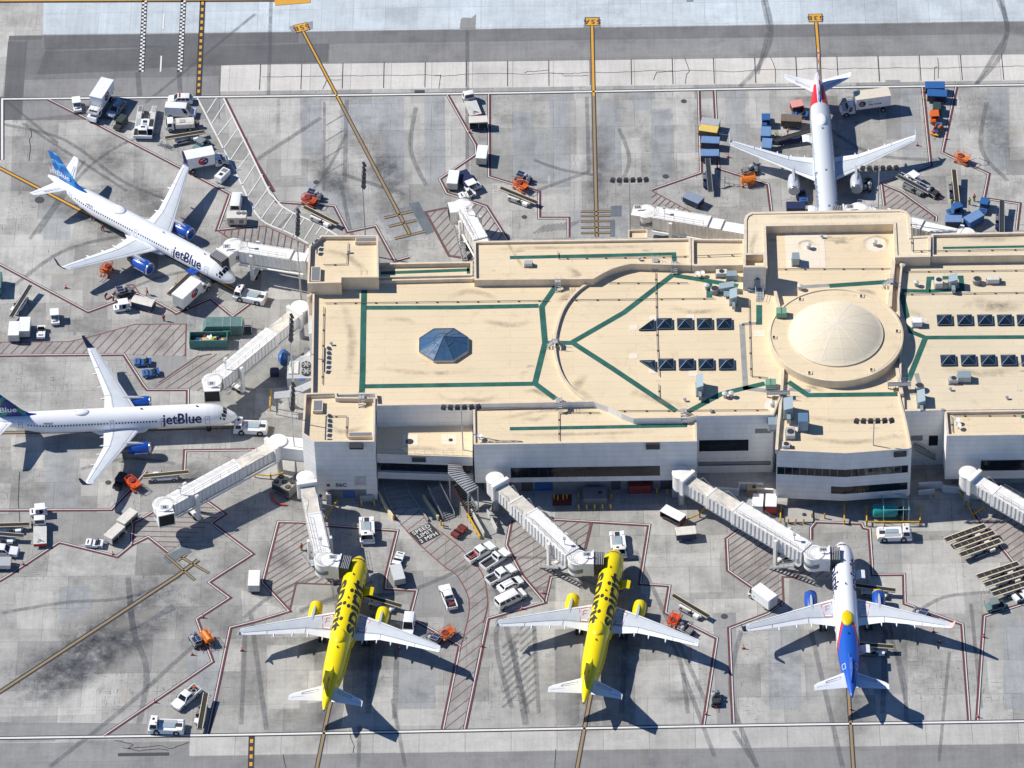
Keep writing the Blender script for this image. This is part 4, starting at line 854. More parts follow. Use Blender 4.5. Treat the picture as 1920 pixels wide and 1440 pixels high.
def airliner(label, X, Y, hdg, long=False, hull=PW1, fin=PW1, wing=PWG, eng=PWG, tip='shark', tipm=PNV, lip=None, group='parked airliners', neo=False, hs=PWG, doors=PDOOR, winm=None, extra=None, wmid=PWGR, wroot=None, ce=None):
    f, a = (4.27, 2.67) if long else (0, 0); bd = Body(f, a)
    R_ = empty('airliner', label, 'airliner', (X,Y,0), hdg, group)
    fz = bd.shape().build('fuselage', hull, R_, smooth=True)
    # wings
    for sd in (1,-1):
        sec = []
        for y, xle, c, z in ((1.2,12.4+f,7.0,2.62),(1.97,12.85+f,6.35,2.72),(4.2,13.98+f,5.15,3.05),(6.4,15.1+f,4.0,3.40),(9.5,16.72+f,3.25,3.88),(13.2,18.65+f,2.42,4.42),(16.2,20.2+f,1.78,4.86),(17.05,20.75+f,1.42,4.98)):
            sec.append((18-xle, sd*y, z, c))
        wg = surf(sec, [wing, wmid], 'wing', R_, .115, lambda u, k: 1 if 2 <= u <= 5 and 0 < k < 7 else 0)
        # flap gaps, flaps, fairings
        s_ = MB()
        def wp(y, u, out=.0):
            y = min(max(y,1.97),17.0)
            for p, q in zip(sec[:-1],sec[1:]):
                if abs(q[1]) >= y-1e-6:
                    t = (y-abs(p[1]))/(abs(q[1])-abs(p[1])); xl = p[0]+(q[0]-p[0])*t; c = p[3]+(q[3]-p[3])*t; z = p[2]+(q[2]-p[2])*t
                    h = 5*.115*(.2969*u**.5-.126*u-.3516*u*u+.2843*u**3-.1036*u**4)*c; return Vector((xl-u*c, sd*y, z+h+out))
        ys = [2.2,4.2,6.4,9.5,13.2,16.4]
        for u in (.13,.70):
            P = [wp(y,u,.012) for y in ys]
            for p, q in zip(P[:-1],P[1:]): s_.bar(p,q,.07,.02)
        for y in (6.4,12.6): s_.bar(wp(y,.70,.012),wp(y,.985,.02),.09,.02)
        s_.bar(wp(16.3,.1,.012),wp(16.3,.98,.012),.06,.02)
        s_.build('wing_seams', SEAM, wg)
        fp = MB()
        fp.add([wp(2.35,.14,.016),wp(4.1,.18,.016),wp(3.6,.68,.016),wp(2.35,.68,.016)],[(0,1,2,3) if sd < 0 else (3,2,1,0)])
        if wroot:
            fp.build('walkway_panel', PW1, wg)
            fo = MB()
            q = [wp(2.35,.14,.03),wp(4.1,.18,.03),wp(3.6,.68,.03),wp(2.35,.68,.03)]
            for i in range(4): fo.bar(q[i],q[(i+1)%4],.09,.02)
            for u_ in (.28,.4): 
                fo.bar(wp(2.75,u_,.03),wp(3.3,u_-.02,.03),.08,.02); fo.bar(wp(3.3,u_-.02,.03),wp(3.4,u_+.06,.03),.08,.02)
            fo.build('walkway_marking', wroot, wg)
        for y in (3.4,5.9,8.4,11.4):
            p0 = wp(y,.62,-.30); p1 = wp(y,1.0,-.12); p1 = p1+Vector((-.75,0,-.05)); fm = MB()
            d = (p1-p0); rr = []
            for t, r in ((0,.05),(.2,.2),(.55,.24),(.85,.14),(1,.02)):
                c = p0+d*t; rr.append([(c.x,c.y+r*.75*math.cos(2*PI*i/8),c.z+r*math.sin(2*PI*i/8)) for i in range(8)])
            fm.rings(rr).build('flap_fairing', wing, wg, smooth=True)
        # tip device
        tl = sec[-1]
        if tip == 'shark':
            q = [(tl[0],tl[1],tl[2],tl[3]),(tl[0]-.35,sd*17.35,5.12,1.25),(tl[0]-.75,sd*17.62,5.55,1.02),(tl[0]-1.25,sd*17.78,6.4,.8),(tl[0]-1.8,sd*17.92,7.35,.5)]
            mb = MB(); rs = []
            for x, y, z, c in q:
                nz = min(1,(z-4.98)/.5); rs.append([(x,y,z),(x-c*.3,y-sd*.06*nz,z+.06*(1-nz)),(x-c,y,z),(x-c*.3,y+sd*.06*nz,z-.06*(1-nz))])
            mb.rings(rs if sd < 0 else [r[::-1] for r in rs]); mb.build('winglet', tipm, wg, smooth=40)
        else:
            mb = MB(); x, y, z = tl[0]-.35, sd*17.1, tl[2]
            mb.add([(x,y,z),(x-1.5,y,z+.78),(x-1.85,y,z+.78),(x-1.35,y,z),(x-1.75,y,z-.62),(x-1.45,y,z-.62)]+[(p,q_+sd*.06,r) for p,q_,r in [(x,y,z),(x-1.5,y,z+.78),(x-1.85,y,z+.78),(x-1.35,y,z),(x-1.75,y,z-.62),(x-1.45,y,z-.62)]],
                   [(0,1,2,3),(0,3,4,5),(9,8,7,6),(11,10,9,6),(0,6,7,1),(1,7,8,2),(2,8,9,3),(3,9,10,4),(4,10,11,5),(5,11,6,0)]); mb.build('wingtip_fence', tipm, wg)
        # engines
        y = sd*5.75; xi = 18-(11.0+f); zc = 1.98; r = 1.22 if neo else 1.08
        en = MB().lathe([(r*.80,-.9),(r*.83,-.3),(r*.86,-.05),(r*.93,.0)][::-1] and [(r*.93,0),(r*1.0,-.25),(r*1.06,-1.0),(r*1.05,-2.0),(r*.92,-3.2),(r*.74,-4.0),(r*.70,-3.9)],(xi,y,zc),28,'x').build('engine', eng, R_, smooth=40)
        MB().lathe([(r*.80,-.55),(r*.82,-.2),(r*.86,.02),(r*.91,.06),(r*.96,.0),(r*1.01,-.26)],(xi,y,zc),28,'x').build('inlet_lip', lip or LIP, en, smooth=True)
        MB().lathe([(.02,-.35),(.15,-.45),(r*.28,-.72),(r*.82,-.75)],(xi,y,zc),20,'x').build('fan', FAN, en, smooth=30)
        MB().lathe([(r*.70,-3.8),(r*.52,-4.6),(r*.44,-5.1),(r*.2,-5.1),(.03,-5.8)],(xi,y,zc),18,'x').build('exhaust', EXH, en, smooth=30)
        pm = MB(); top = wp(5.75,.2,-.05)
        pm.rings([[(xi-.9,y-.04,zc+r*1.0),(xi-.9,y+.04,zc+r*1.0),(xi-.9,y+.04,zc+r*.9),(xi-.9,y-.04,zc+r*.9)],[(xi-2.2,y-.2,zc+r*1.12+.2),(xi-2.2,y+.2,zc+r*1.12+.2),(xi-2.2,y+.2,zc+r*.8),(xi-2.2,y-.2,zc+r*.8)],[(top.x,y-.22,top.z+.1),(top.x,y+.22,top.z+.1),(top.x,y+.22,zc+r*.6),(top.x,y-.22,zc+r*.6)],[(top.x-1.6,y-.1,top.z-.1),(top.x-1.6,y+.1,top.z-.1),(top.x-1.6,y+.1,zc+r*.5),(top.x-1.6,y-.1,zc+r*.5)]])
        pm.build('pylon', PSIL, en)
        pm = MB()
        for t in (.5,-.5): pm.bar((xi-1.2,y+.9*r*t*1.9,zc+r*.62),(xi-1.9,y+.9*r*t*2.1,zc+r*.70),.05,.25)
        # tailplane
        h = [(18-(31.6+f+a),sd*.5,5.05,3.75),(18-(32.0+f+a),sd*1.0,5.12,3.5),(18-(34.9+f+a),sd*5.6,5.78,1.6),(18-(35.55+f+a),sd*6.22,5.88,1.15)]
        tp = surf(h,[hs],'tailplane',R_,.10)
        eb = MB()
        for p, q in (((18-(34.35+f+a),sd*1.5,5.27),(18-(35.95+f+a),sd*5.7,5.86)),): eb.bar(p,q,.05,.03)
        q = [(18-(33.2+f+a),sd*1.6,5.38),(18-(33.75+f+a),sd*1.7,5.36),(18-(34.9+f+a),sd*4.2,5.72),(18-(34.5+f+a),sd*4.1,5.74)]
        for i in range(4): eb.bar(q[i],q[(i+1)%4],.05,.03)
        eb.build('elevator_seam',SEAM,tp)
        # main gear
        gx = 18-(17.5+f); gr = MB().cyl((gx,sd*3.8,3.0),(gx,sd*3.8,.6),.14,n=8); gr.bar((gx,sd*3.8,2.2),(gx-.2,sd*2.4,2.6),.16,.16); gd = gr.build('main_gear',GREYL,R_)
        for o_ in (-.45,.45): MB().cyl((gx,sd*3.8+o_-.2,.58),(gx,sd*3.8+o_+.2,.58),.58,n=16).build('wheel',BLACK,gd)
        # windows
        wn_ = MB(); xs = 6.6; x = xs; end = (30.2 if not long else 36.9); wm_ = winm or GLASS
        while x < end:
            if not any(d0-.35 < x < d1+.1 for d0, d1 in ([(12.6,13.6),(21.4,22.4)] if long else [])):
                t = 1.22; t0 = t-.075; t1 = t+.075; P = [bd.pt(x,sd*t0,.012),bd.pt(x+.24,sd*t0,.012),bd.pt(x+.24,sd*t1,.012),bd.pt(x,sd*t1,.012)]; wn_.add(P,[(0,1,2,3)])
            x += .533
        wn_.build('cabin_windows', wm_, R_)
        ds = [(4.7,5.55)]+([(12.6,13.3),(21.5,22.2)] if long else [])+[(31.0+f+a-.4,31.75+f+a-.4)]
        for d0, d1 in ds:
            dm_ = MB(); skin_frame(dm_,bd,d0,d1,.95,1.75,sd); skin_quad(dm_,bd,d0+.3,d0+.5,1.18,1.28,sd); dm_.build('cabin_door',doors,R_)
        cw_ = MB()
        for (xa,ta0,ta1,xb,tb0,tb1) in ((1.72,.02,.52,2.35,.02,.48),(1.85,.60,.98,2.62,.55,.92),(2.05,1.05,1.30,2.95,.98,1.25)):
            P = [bd.pt(xa,sd*ta0,.015),bd.pt(xa,sd*(ta0+ta1)/2,.015),bd.pt(xa,sd*ta1,.015),bd.pt(xb,sd*tb1,.015),bd.pt(xb,sd*(tb0+tb1)/2,.015),bd.pt(xb,sd*tb0,.015)]; cw_.add(P,[(0,1,4,5),(1,2,3,4)])
        cw_.build('cockpit_window', GLASS, R_)
    # belly fairing
    bf = MB(); rs = []
    for x, w, h0, h1 in ((10.8+f,.3,2.0,1.7),(12.0+f,1.7,2.5,1.45),(14+f,2.25,2.85,1.30),(18+f,2.28,2.85,1.30),(20+f,1.9,2.6,1.45),(22.2+f,.4,2.0,1.7)):
        rs.append([(18-x,w*math.sin(2*PI*i/16)*1.0,(h0+h1)/2+(h0-h1)/2*math.cos(2*PI*i/16)) for i in range(16)][::-1])
    bf.rings(rs).build('belly_fairing', wing if hull is not PYEL else PYEL, R_, smooth=True)
    # fin
    q = [(18-(27.3+f+a),0,5.75,7.6),(18-(29.2+f+a),0,6.15,5.85),(18-(30.6+f+a),0,7.2,5.0),(18-(34.35+f+a),0,11.5,2.55),(18-(34.75+f+a),0,11.76,2.2)]
    fn = surf([(x,z,z,c) for x,_,z,c in q],[fin],'fin',R_,.10,vert=True)
    MB().bar((18-(33.6+f+a),.0,6.2),(18-(36.15+f+a),.0,11.5),.46*.5,.05).build('rudder_seam',SEAM,fn)
    # APU cone, dome, antennas, nose gear
    e = 37.55+f+a; MB().cyl((18-e,0,5.15),(18-e-.18,0,5.15),.14,.12,n=10).build('exhaust_cone',DARK,R_)
    bl = MB()
    for x in (6.5,12+f,23.5+f): bl.add([(18-x,-.03,5.9),(18-x-.5,-.03,5.9),(18-x-.55,0,6.25),(18-x-.3,0,6.25),(18-x,.03,5.9),(18-x-.5,.03,5.9)],[(0,1,2,3),(4,3,2,5),(0,3,4),(1,5,2)])
    for k_, x in enumerate((6.5,12+f,23.5+f)):
        b1 = MB(); b1.add(bl.v[6*k_:6*k_+6],[(0,1,2,3),(4,3,2,5),(0,3,4),(1,5,2)]); b1.build('antenna',DARK,R_)
    ng = 18-5.1; gd = MB().cyl((ng,0,2.2),(ng,0,.4),.1,n=8).build('nose_gear',GREYL,R_)
    for o_ in (-.25,.25): MB().cyl((ng,o_-.11,.39),(ng,o_+.11,.39),.39,n=14).build('wheel',BLACK,gd)
    return R_, bd
def sat_dome(R_, x, m, l=1.9, w=.95):
    d = MB(); d.lathe([(1,0),(.97,.25),(.8,.45),(.5,.6),(.02,.66)],(0,0,0),24); d.xf(Matrix.Translation((18-x,0,5.74))@Matrix.Diagonal((l,w,.72,1))); return d.build('antenna_dome',m,R_,smooth=True)
def cargo_door(R_, x, side, m, l=1.9, inner=None):
    # upward-opening hold door standing out from the hull side
    s = side; b = MB(); w0 = 1.86
    b.rings([[(18-x+xx,s*(w0+.02),3.15),(18-x+xx,s*(w0+.5),3.55),(18-x+xx,s*(w0+1.15),3.72),(18-x+xx,s*(w0+1.75),3.60),(18-x+xx,s*(w0+1.75),3.50),(18-x+xx,s*(w0+1.1),3.58),(18-x+xx,s*(w0+.5),3.42),(18-x+xx,s*(w0+.05),3.0)] for xx in (-l/2,l/2)][::-1 if s > 0 else 1])
    d = b.build('cargo_door',m,R_); MB().box(18-x-l/2+.1,18-x+l/2-.1,s*1.9 if s>0 else s*1.99,s*1.99 if s>0 else s*1.9,2.0,3.1).build('cargo_hold_opening',DARK,R_); return d
def side_text(v, f, M, name, m, parent): b = MB(); b.add(v,f); b.xf(M); return b.build(name,m,parent)
D2R = math.radians
# white jets with blue tails on the left
A1, b1 = airliner('white airliner with bright blue bubble patterned tail, parked diagonally at upper left', -64.29, 35.53, D2R(-37.5), True, PW1, FIN1, PWG, PBLU, 'shark', PNV, neo=True)
wrap_text(b1,'airline_name','jetBlue',2.75,9.7,1.15,-1,1,PNV,A1,.06,fit=6.7); wrap_text(b1,'airline_name','jetBlue',2.75,9.1,1.12,1,-1,PNV,A1,.03,fit=6.3)
wrap_text(b1,'registration','N967JT',.55,33.0,1.0,-1,1,PNV,A1,.005); sat_dome(A1,27.5,PW1,1.75,1.05); cargo_door(A1,7.6,-1,PBLU)
A2, b2 = airliner('white airliner with navy and green tail, parked nose right beside the lower left jet bridge', -66.25, -11.0, D2R(2.5), True, PW1, FIN2, PWG, PBLU, 'shark', PNV, neo=False)
wrap_text(b2,'airline_name','jetBlue',2.75,9.6,1.15,-1,1,PNV,A2,.06,fit=6.9); wrap_text(b2,'airline_name','jetBlue',2.75,9.0,1.12,1,-1,PNV,A2,.03,fit=6.6)
wrap_text(b2,'registration','N976JT',.55,33.0,1.0,-1,1,PNV,A2,.005); sat_dome(A2,27.2,PW1,1.5,.8)
for A, x in ((A1,41.2),(A2,40.8)):
    v, f = text_verts('jetBlue',1.75,.02)
    side_text(v,f,Matrix.Translation((18-x,-.33,7.5))@Matrix.Rotation(PI/2,4,'X'),'tail_name',PW1,A); side_text(v,f,Matrix.Translation((18-x,.33,7.5))@Matrix.Rotation(PI,4,'Z')@Matrix.Rotation(PI/2,4,'X'),'tail_name',PW1,A)
for A, f_ in ((A1,4.27),(A2,4.27)):
    v, f = text_verts('jetblue.com',.5,.01)
    for sd in (1,-1):
        M = Matrix.Translation((18-(12.6+f_),sd*5.75-1.33 if True else 0,1.98)); 
        side_text(v,f,M@Matrix.Rotation(PI/2,4,'X'),'engine_lettering',PW1,A)
# yellow jets
for (X,Y,h,lab) in ((-28.28,-62.82,82.19,'bright yellow airliner with black lettering, left of the two yellow ones'),(15.18,-62.03,81.18,'bright yellow airliner with black lettering, right of the two yellow ones')):
    A, b = airliner(lab, X, Y, D2R(h), False, PYEL, PYEL, PWG, PYEL, 'fence', PWG, neo=False, doors=PBK, winm=PBK, wroot=PRED, lip=PYEL)
    wrap_text(b,'airline_name','spirit',4.3,13.9,.80,-1,1,PBK,A,.11,fit=12.2); wrap_text(b,'airline_name','spirit',4.3,13.9,.80,1,-1,PBK,A,.11,fit=12.2)
    sat_dome(A,21.2,PYEL,1.75,.95); cargo_door(A,8.3,-1,PYEL)
    v, f = text_verts('spirit',1.5,.05); side_text(v,f,Matrix.Translation((18-34.2,-.30,8.0))@Matrix.Rotation(PI/2,4,'X'),'tail_name',PBK,A); side_text(v,f,Matrix.Translation((18-34.2,.30,8.0))@Matrix.Rotation(PI,4,'Z')@Matrix.Rotation(PI/2,4,'X'),'tail_name',PBK,A)
A5, b5 = airliner('white airliner with royal blue tail edged in red and a yellow roof dome', 56.59, -61.36, D2R(90.15), False, tailblue_mat(20.4), PLB, PWG, PLB, 'shark', PNV, neo=False, wroot=PRED)
wrap_text(b5,'airline_name','spirit',2.9,9.5,1.05,-1,1,PNV,A5,.09,fit=7.5); wrap_text(b5,'airline_name','spirit',2.9,9.5,1.05,1,-1,PNV,A5,.09,fit=7.5)
sat_dome(A5,20.3,mat('dome yellow',(.80,.58,.0),.35),1.8,1.0); cargo_door(A5,8.0,-1,PW1); cargo_door(A5,25.3,-1,PW1,1.8)
for o in A5.children_recursive:
    if o.name.startswith('winglet') and o.data.vertices[0].co.y < 0: o.data.materials[0] = PINK
    if o.name.startswith('inlet_lip'): o.data.materials[0] = mat('dome yellow',(.80,.58,.0),.35) if o.data.vertices[0].co.y < 0 else PNV
tm = MB()
for sd in (1,-1):
    t = MB(); skin_frame(t,b5,30.4,31.6,.55,1.05,sd,.09); t.build('registration_panel',PW1,A5)
A6, b6 = airliner('silver white airliner with red bands and striped tail fin behind the terminal', 57.43, 50.31, D2R(-89.1), True, redtail_mat(35.3,40.6), FIN3, PWG, PSIL, 'fence', PWG, neo=False, lip=LIP)
sat_dome(A6,30.5,PW1,1.75,1.0); cargo_door(A6,25.2+2.7,-1,PW1); cargo_door(A6,8.4,-1,PW1)
wrap_text(b6,'airline_name','American',2.0,12.5,1.15,-1,1,mat('livery blue grey',(.10,.16,.28),.45),A6,.02,fit=10); wrap_text(b6,'airline_name','American',2.0,12.5,1.15,1,-1,mat('livery blue grey',(.10,.16,.28),.45),A6,.02,fit=10)
# ================================================================== vehicles and ramp equipment
_wm = {}
def wheels(root, pts, r=.36, w=.26, hub=True):
    k = (r,w)
    if k not in _wm:
        b = MB(); b.cyl((0,-w/2,0),(0,w/2,0),r,n=14); h = MB(); h.cyl((0,-w/2-.012,0),(0,w/2+.012,0),r*.5,n=10)
        a = b.build('wheel',BLACK); c = h.build('hub',GREYL,a); _wm[k] = a; first = True
    else: first = False
    for x, y in pts:
        if first: o = _wm[k]; first = False
        else: o = copy_tree(_wm[k])
        o.parent = root; o.location = (x,y,r)
def fq(mb, P, u0, u1, v0, v1, out=.014):
    # patch on quad P (p00,p10,p11,p01), pushed outwards
    p00,p10,p11,p01 = [Vector(p) for p in P]; n = (p10-p00).cross(p01-p00).normalized()*out
    f = lambda u,v: (p00*(1-u)+p10*u)*(1-v)+(p01*(1-u)+p11*u)*v+n
    mb.add([f(u0,v0),f(u1,v0),f(u1,v1),f(u0,v1)],[(0,1,2,3)]); return mb
def greenhouse(root, x0, x1, yw, z0, z1, tr, tf, ty, m, side=((.06,.48),(.52,.92)), roofm=None):
    MB().rings([[(x0,-yw,z0),(x1,-yw,z0),(x1,yw,z0),(x0,yw,z0)],[(x0+tr*.92,-yw+ty*.9,z1-.05),(x1-tf*.92,-yw+ty*.9,z1-.05),(x1-tf*.92,yw-ty*.9,z1-.05),(x0+tr*.92,yw-ty*.9,z1-.05)],[(x0+tr+.08,-yw+ty+.08,z1),(x1-tf-.08,-yw+ty+.08,z1),(x1-tf-.08,yw-ty-.08,z1),(x0+tr+.08,yw-ty-.08,z1)]]).build('cabin',m,root,smooth=30)
    B = [(x0,-yw,z0),(x1,-yw,z0),(x1,yw,z0),(x0,yw,z0)]; U = [(x0+tr,-yw+ty,z1),(x1-tf,-yw+ty,z1),(x1-tf,yw-ty,z1),(x0+tr,yw-ty,z1)]
    fq(MB(),(B[1],B[2],U[2],U[1]),.07,.93,.10,.93,.03).build('windshield',GLASS,root); fq(MB(),(B[3],B[0],U[0],U[3]),.1,.9,.15,.88,.03).build('rear_window',GLASS,root)
    for a, b in side:
        fq(MB(),(B[0],B[1],U[1],U[0]),a,b,.12,.88,.03).build('side_window',GLASS,root); fq(MB(),(B[2],B[3],U[3],U[2]),1-b,1-a,.12,.88,.03).build('side_window',GLASS,root)
def lights(root, x, y, z, xr, zr):
    for s in (1,-1):
        MB().box(x-.06,x+.02,s*y-.16,s*y+.16,z-.08,z+.08).build('headlight',SILVER,root); MB().box(xr-.02,xr+.05,s*y-.08,s*y+.08,zr-.15,zr+.15).build('taillight',RED,root)
        MB().box(x-1.75,x-1.6,s*(y+.32)-.1,s*(y+.32)+.1,z+.25,z+.42).build('mirror',BLACK,root)
def pickup(m=WHITE, load=None, rack=False, long_cab=True):
    r = empty('pickup_truck'); cx = -.95 if long_cab else -.25
    b = MB(); b.prof([(cx,.45),(2.72,.45),(2.85,.6),(2.85,.85),(2.7,1.02),(1.25,1.16),(cx,1.16)],-.96,.96); b.box(-2.85,cx,-.96,.96,.45,.72); b.box(-2.85,cx,-.96,-.82,.72,1.14); b.box(-2.85,cx,.82,.96,.72,1.14); b.build('body',m,r)
    MB().box(-2.92,-2.84,-.95,.95,.5,1.13).build('tailgate',m,r); MB().box(-2.83,cx-.02,-.81,.81,.72,.75).build('load_bed',DARK,r)
    greenhouse(r,cx+.05,1.3,.92,1.15,1.84,.22,.75,.17,m,((.08,.5),(.54,.9)) if long_cab else ((.1,.85),))
    wheels(r,[(1.75,.86),(1.75,-.86),(-1.75,.86),(-1.75,-.86)],.39,.26); lights(r,2.86,.72,.82,-2.9,.85)
    MB().box(2.8,2.95,-.9,.9,.45,.62).build('bumper',GREY,r)
    if load == 'cones':
        for i in range(5): MB().lathe([(.22,0),(.2,.03),(.12,.06),(.03,.5)],(-1.3-.28*i,.0,.78),10).build('stowed_cone',ORANGE if i%2 else RED,r)
        MB().box(cx-.2,cx-.05,-.8,.8,1.16,1.3).build('light_bar',RED,r)
    if load == 'tools':
        MB().lathe([(.5,0),(.55,.1),(.5,.2),(.4,.2),(.4,0)],(-1.8,.1,.76),18).build('coiled_hose',GREYL,r); MB().box(-2.6,-2.2,-.6,-.2,.76,1.1).build('tool_crate',ORANGE,r); MB().box(-1.3,-1.0,-.7,-.3,.76,1.05).build('tool_crate',RED,r)
    if load == 'bags': MB().box(-2.3,-1.6,-.5,.3,.76,1.1).build('cargo_box',REDD,r); MB().box(-1.5,-1.0,.1,.6,.76,1.0).build('cargo_box',DARK,r)
    if rack:
        k = MB()
        for s in (1,-1): k.tube([(-2.7,s*.9,1.1),(-2.7,s*.9,1.75),(cx-.1,s*.9,1.75),(cx-.1,s*.9,1.15)],.03)
        k.tube([(-2.7,-.9,1.75),(-2.7,.9,1.75)],.03); k.tube([(cx-.1,-.9,1.75),(cx-.1,.9,1.75)],.03); k.build('ladder_rack',GREYL,r)
    return r
def suv(m=WHITE, bar=False, sedan=False):
    r = empty('car'); 
    b = MB(); b.rings([[(2.35,-.6,.5),(2.35,.6,.5),(2.35,.6,.8),(2.35,-.6,.8)],[(2.2,-.85,.4),(2.2,.85,.4),(2.2,.85,.92),(2.2,-.85,.92)],[(1.2,-.95,.38),(1.2,.95,.38),(1.2,.93,1.08),(1.2,-.93,1.08)],[(-2.1,-.95,.4),(-2.1,.95,.4),(-2.1,.92,1.12),(-2.1,-.92,1.12)],[(-2.38,-.85,.5),(-2.38,.85,.5),(-2.36,.82,1.05),(-2.36,-.82,1.05)]]); b.build('body',m,r,smooth=35)
    greenhouse(r,-2.15 if not sedan else -1.9,1.25,.9,1.08,1.72 if not sedan else 1.48,.42,.85,.2,m,((.06,.3),(.34,.6),(.63,.88)))
    wheels(r,[(1.45,.86),(1.45,-.86),(-1.4,.86),(-1.4,-.86)],.36,.24); lights(r,2.3,.66,.78,-2.36,.85)
    if bar: MB().box(.0,.25,-.55,.55,1.72,1.84).build('light_bar',RED,r)
    else:
        for s in (1,-1): MB().bar((-1.5,s*.58,1.75),(.3,s*.58,1.75),.05,.05).build('roof_rail',GREY,r)
    return r
def van(m=WHITE, L=5.6, H=2.1, sten=True):
    r = empty('van'); h = L/2
    b = MB(); P = [(h-.05,.6,.45,.75),(h-.25,.9,.4,1.0),(h-1.15,.98,.38,1.15),(-h+.05,.98,.4,1.2),(-h,.9,.5,1.2)]
    b.rings([[(x,-w,z0),(x,w,z0),(x,w,z1),(x,-w,z1)] for x,w,z0,z1 in P]); b.build('body',m,r,smooth=35)
    greenhouse(r,-h+.02,h-1.0,.97,1.15,H,.1,.85,.14,m,((.04,.26),(.30,.5),(.54,.72),(.77,.93)) if sten else ((.77,.93),))
    wheels(r,[(h-.95,.88),(h-.95,-.88),(-h+1.1,.88),(-h+1.1,-.88)],.37,.25); lights(r,h-.08,.72,.82,-h-.0,1.0); return r
def stepvan():
    r = empty('delivery_van'); MB().cbox(-2.6,1.7,-1.1,1.1,.55,2.75,.12).build('cargo_body',WHITE,r,smooth=30); MB().box(1.7,2.7,-1.0,1.0,.5,1.25,0,.05,.15).build('hood',WHITE,r)
    MB().rings([[(1.7,-1.02,1.25),(2.35,-1.02,1.25),(2.35,1.02,1.25),(1.7,1.02,1.25)],[(1.7,-1.0,2.4),(1.95,-1.0,2.4),(1.95,1.0,2.4),(1.7,1.0,2.4)]]).build('windshield',GLASS,r)
    MB().box(-2.65,-2.58,-.95,.95,.7,2.6).build('rear_door',WHITED,r); wheels(r,[(1.9,.95),(1.9,-.95),(-1.6,.95),(-1.6,-.95)],.42,.28); lights(r,2.68,.75,.9,-2.62,.9); return r
LOGOR = mat('logo red',(.55,.03,.05),.5); LOGON = mat('logo navy',(.02,.03,.13),.5); LOGOO = mat('logo tan',(.55,.34,.14),.5)
def catering(kind='globe', z=1.25, L=5.6, fwdplat=True):
    r = empty('catering_truck'); x1 = 1.6; x0 = x1-L
    f = MB(); f.box(x0,x1+2.2,-.5,.5,.75,1.0); f.bar((x0+.6,0,1.0),(x1-.6,0,z+.05),.9,.12); f.bar((x1-.6,.1,1.0),(x0+.6,.1,z+.05),.9,.1); f.build('chassis',DARK,r)
    cb = MB(); cb.box(x1+.95,x1+2.75,-1.0,1.0,.6,1.35,0,.06,.22); cb.build('hood',WHITE,r)
    greenhouse(r,x1+.1,x1+1.6,1.08,1.1,2.25,.05,.35,.12,WHITE,((.35,.85),)); MB().box(x1+.08,x1+1.2,-1.08,1.08,.6,1.1).build('cab_base',WHITE,r)
    bx = MB().box(x0,x1,-1.25,1.25,z,z+2.45).build('cargo_box',WHITE,r)
    MB().box(x0-.05,x1+.05,-1.28,1.28,z+2.45,z+2.5).build('box_roof',WHITE if kind != 'tan' else mat('warm white roof',(.70,.63,.52),.6),r)
    rb = MB(); rb.box(x0-.04,x0-.005,-1.1,1.1,z+.1,z+2.3); rb.build('rear_door',GREYL,r)
    pl = MB(); pl.box(x1+.05,x1+2.3,-1.15,1.15,z+.12,z+.22); p = pl.build('platform',GREYL,r)
    rl = MB()
    for s in (1,-1):
        rl.tube([(x1+.1,s*1.1,z+.22),(x1+.1,s*1.1,z+1.25),(x1+2.2,s*1.1,z+1.25),(x1+2.2,s*1.1,z+.22)],.035); rl.tube([(x1+.1,s*1.1,z+.75),(x1+2.2,s*1.1,z+.75)],.03)
    rl.build('railing',GREY,p)
    fr = MB().box(x1+.5,x1+1.7,-.75,.75,z+.23,z+.27).build('slide_plate',DARK,p)
    for s in (1,-1):
        lg = MB(); y = s*1.256
        n = 28; cx, cz, R = (x1+x0)/2+.6, z+1.28, .95
        if kind == 'globe':
            v = [(cx+R*math.cos(2*PI*i/n),y,cz+R*math.sin(2*PI*i/n)) for i in range(n)]
            lg.add([v[i] for i in range(n//4,3*n//4+1)],[tuple(range(n//2+1))]); o = lg.build('logo',LOGOR,r)
            l2 = MB(); l2.add([v[(i+3*n//4)%n] for i in range(n//2+1)],[tuple(range(n//2+1))]); l2.build('logo',LOGON,r)
            l3 = MB()
            for q in ((-.55,.15),(-.1,.45),(.2,-.2)): l3.add([(cx+q[0]*R,y+s*.004,cz+q[1]*R-.07),(cx+(q[0]+.5)*R,y+s*.004,cz+q[1]*R+.1),(cx+(q[0]+.5)*R,y+s*.004,cz+q[1]*R+.28),(cx+q[0]*R,y+s*.004,cz+q[1]*R+.11)],[(0,1,2,3)])
            l3.build('logo',WHITE,r)
        else:
            cx -= 0; v = [(cx+s*1.5+.7*math.cos(2*PI*i/n),y,cz+.7*math.sin(2*PI*i/n)) for i in range(n)]; lg.add(v,[tuple(range(n))]); lg.build('logo',LOGON,r)
            for k in range(4):
                l3 = MB(); l3.box(cx+s*1.5-.25+.05*k,cx+s*1.5+.6-.06*k,min(y,y+s*.006),max(y,y+s*.006),cz-.42+.22*k,cz-.32+.22*k); l3.build('logo',LOGOO,r)
            M = Matrix.Translation((cx-s*.95,y+s*.005,cz-.35))@(Matrix.Rotation(0 if s<0 else PI,4,'Z')@Matrix.Rotation(PI/2,4,'X'))
            flat_text('lettering','Sky Chefs',.62,M,LOGON,r,.015); M = Matrix.Translation((cx+s*.1,y+s*.005,cz+.35))@(Matrix.Rotation(0 if s<0 else PI,4,'Z')@Matrix.Rotation(PI/2,4,'X')); flat_text('lettering','LSG',.6,M,LOGOO,r,.01)
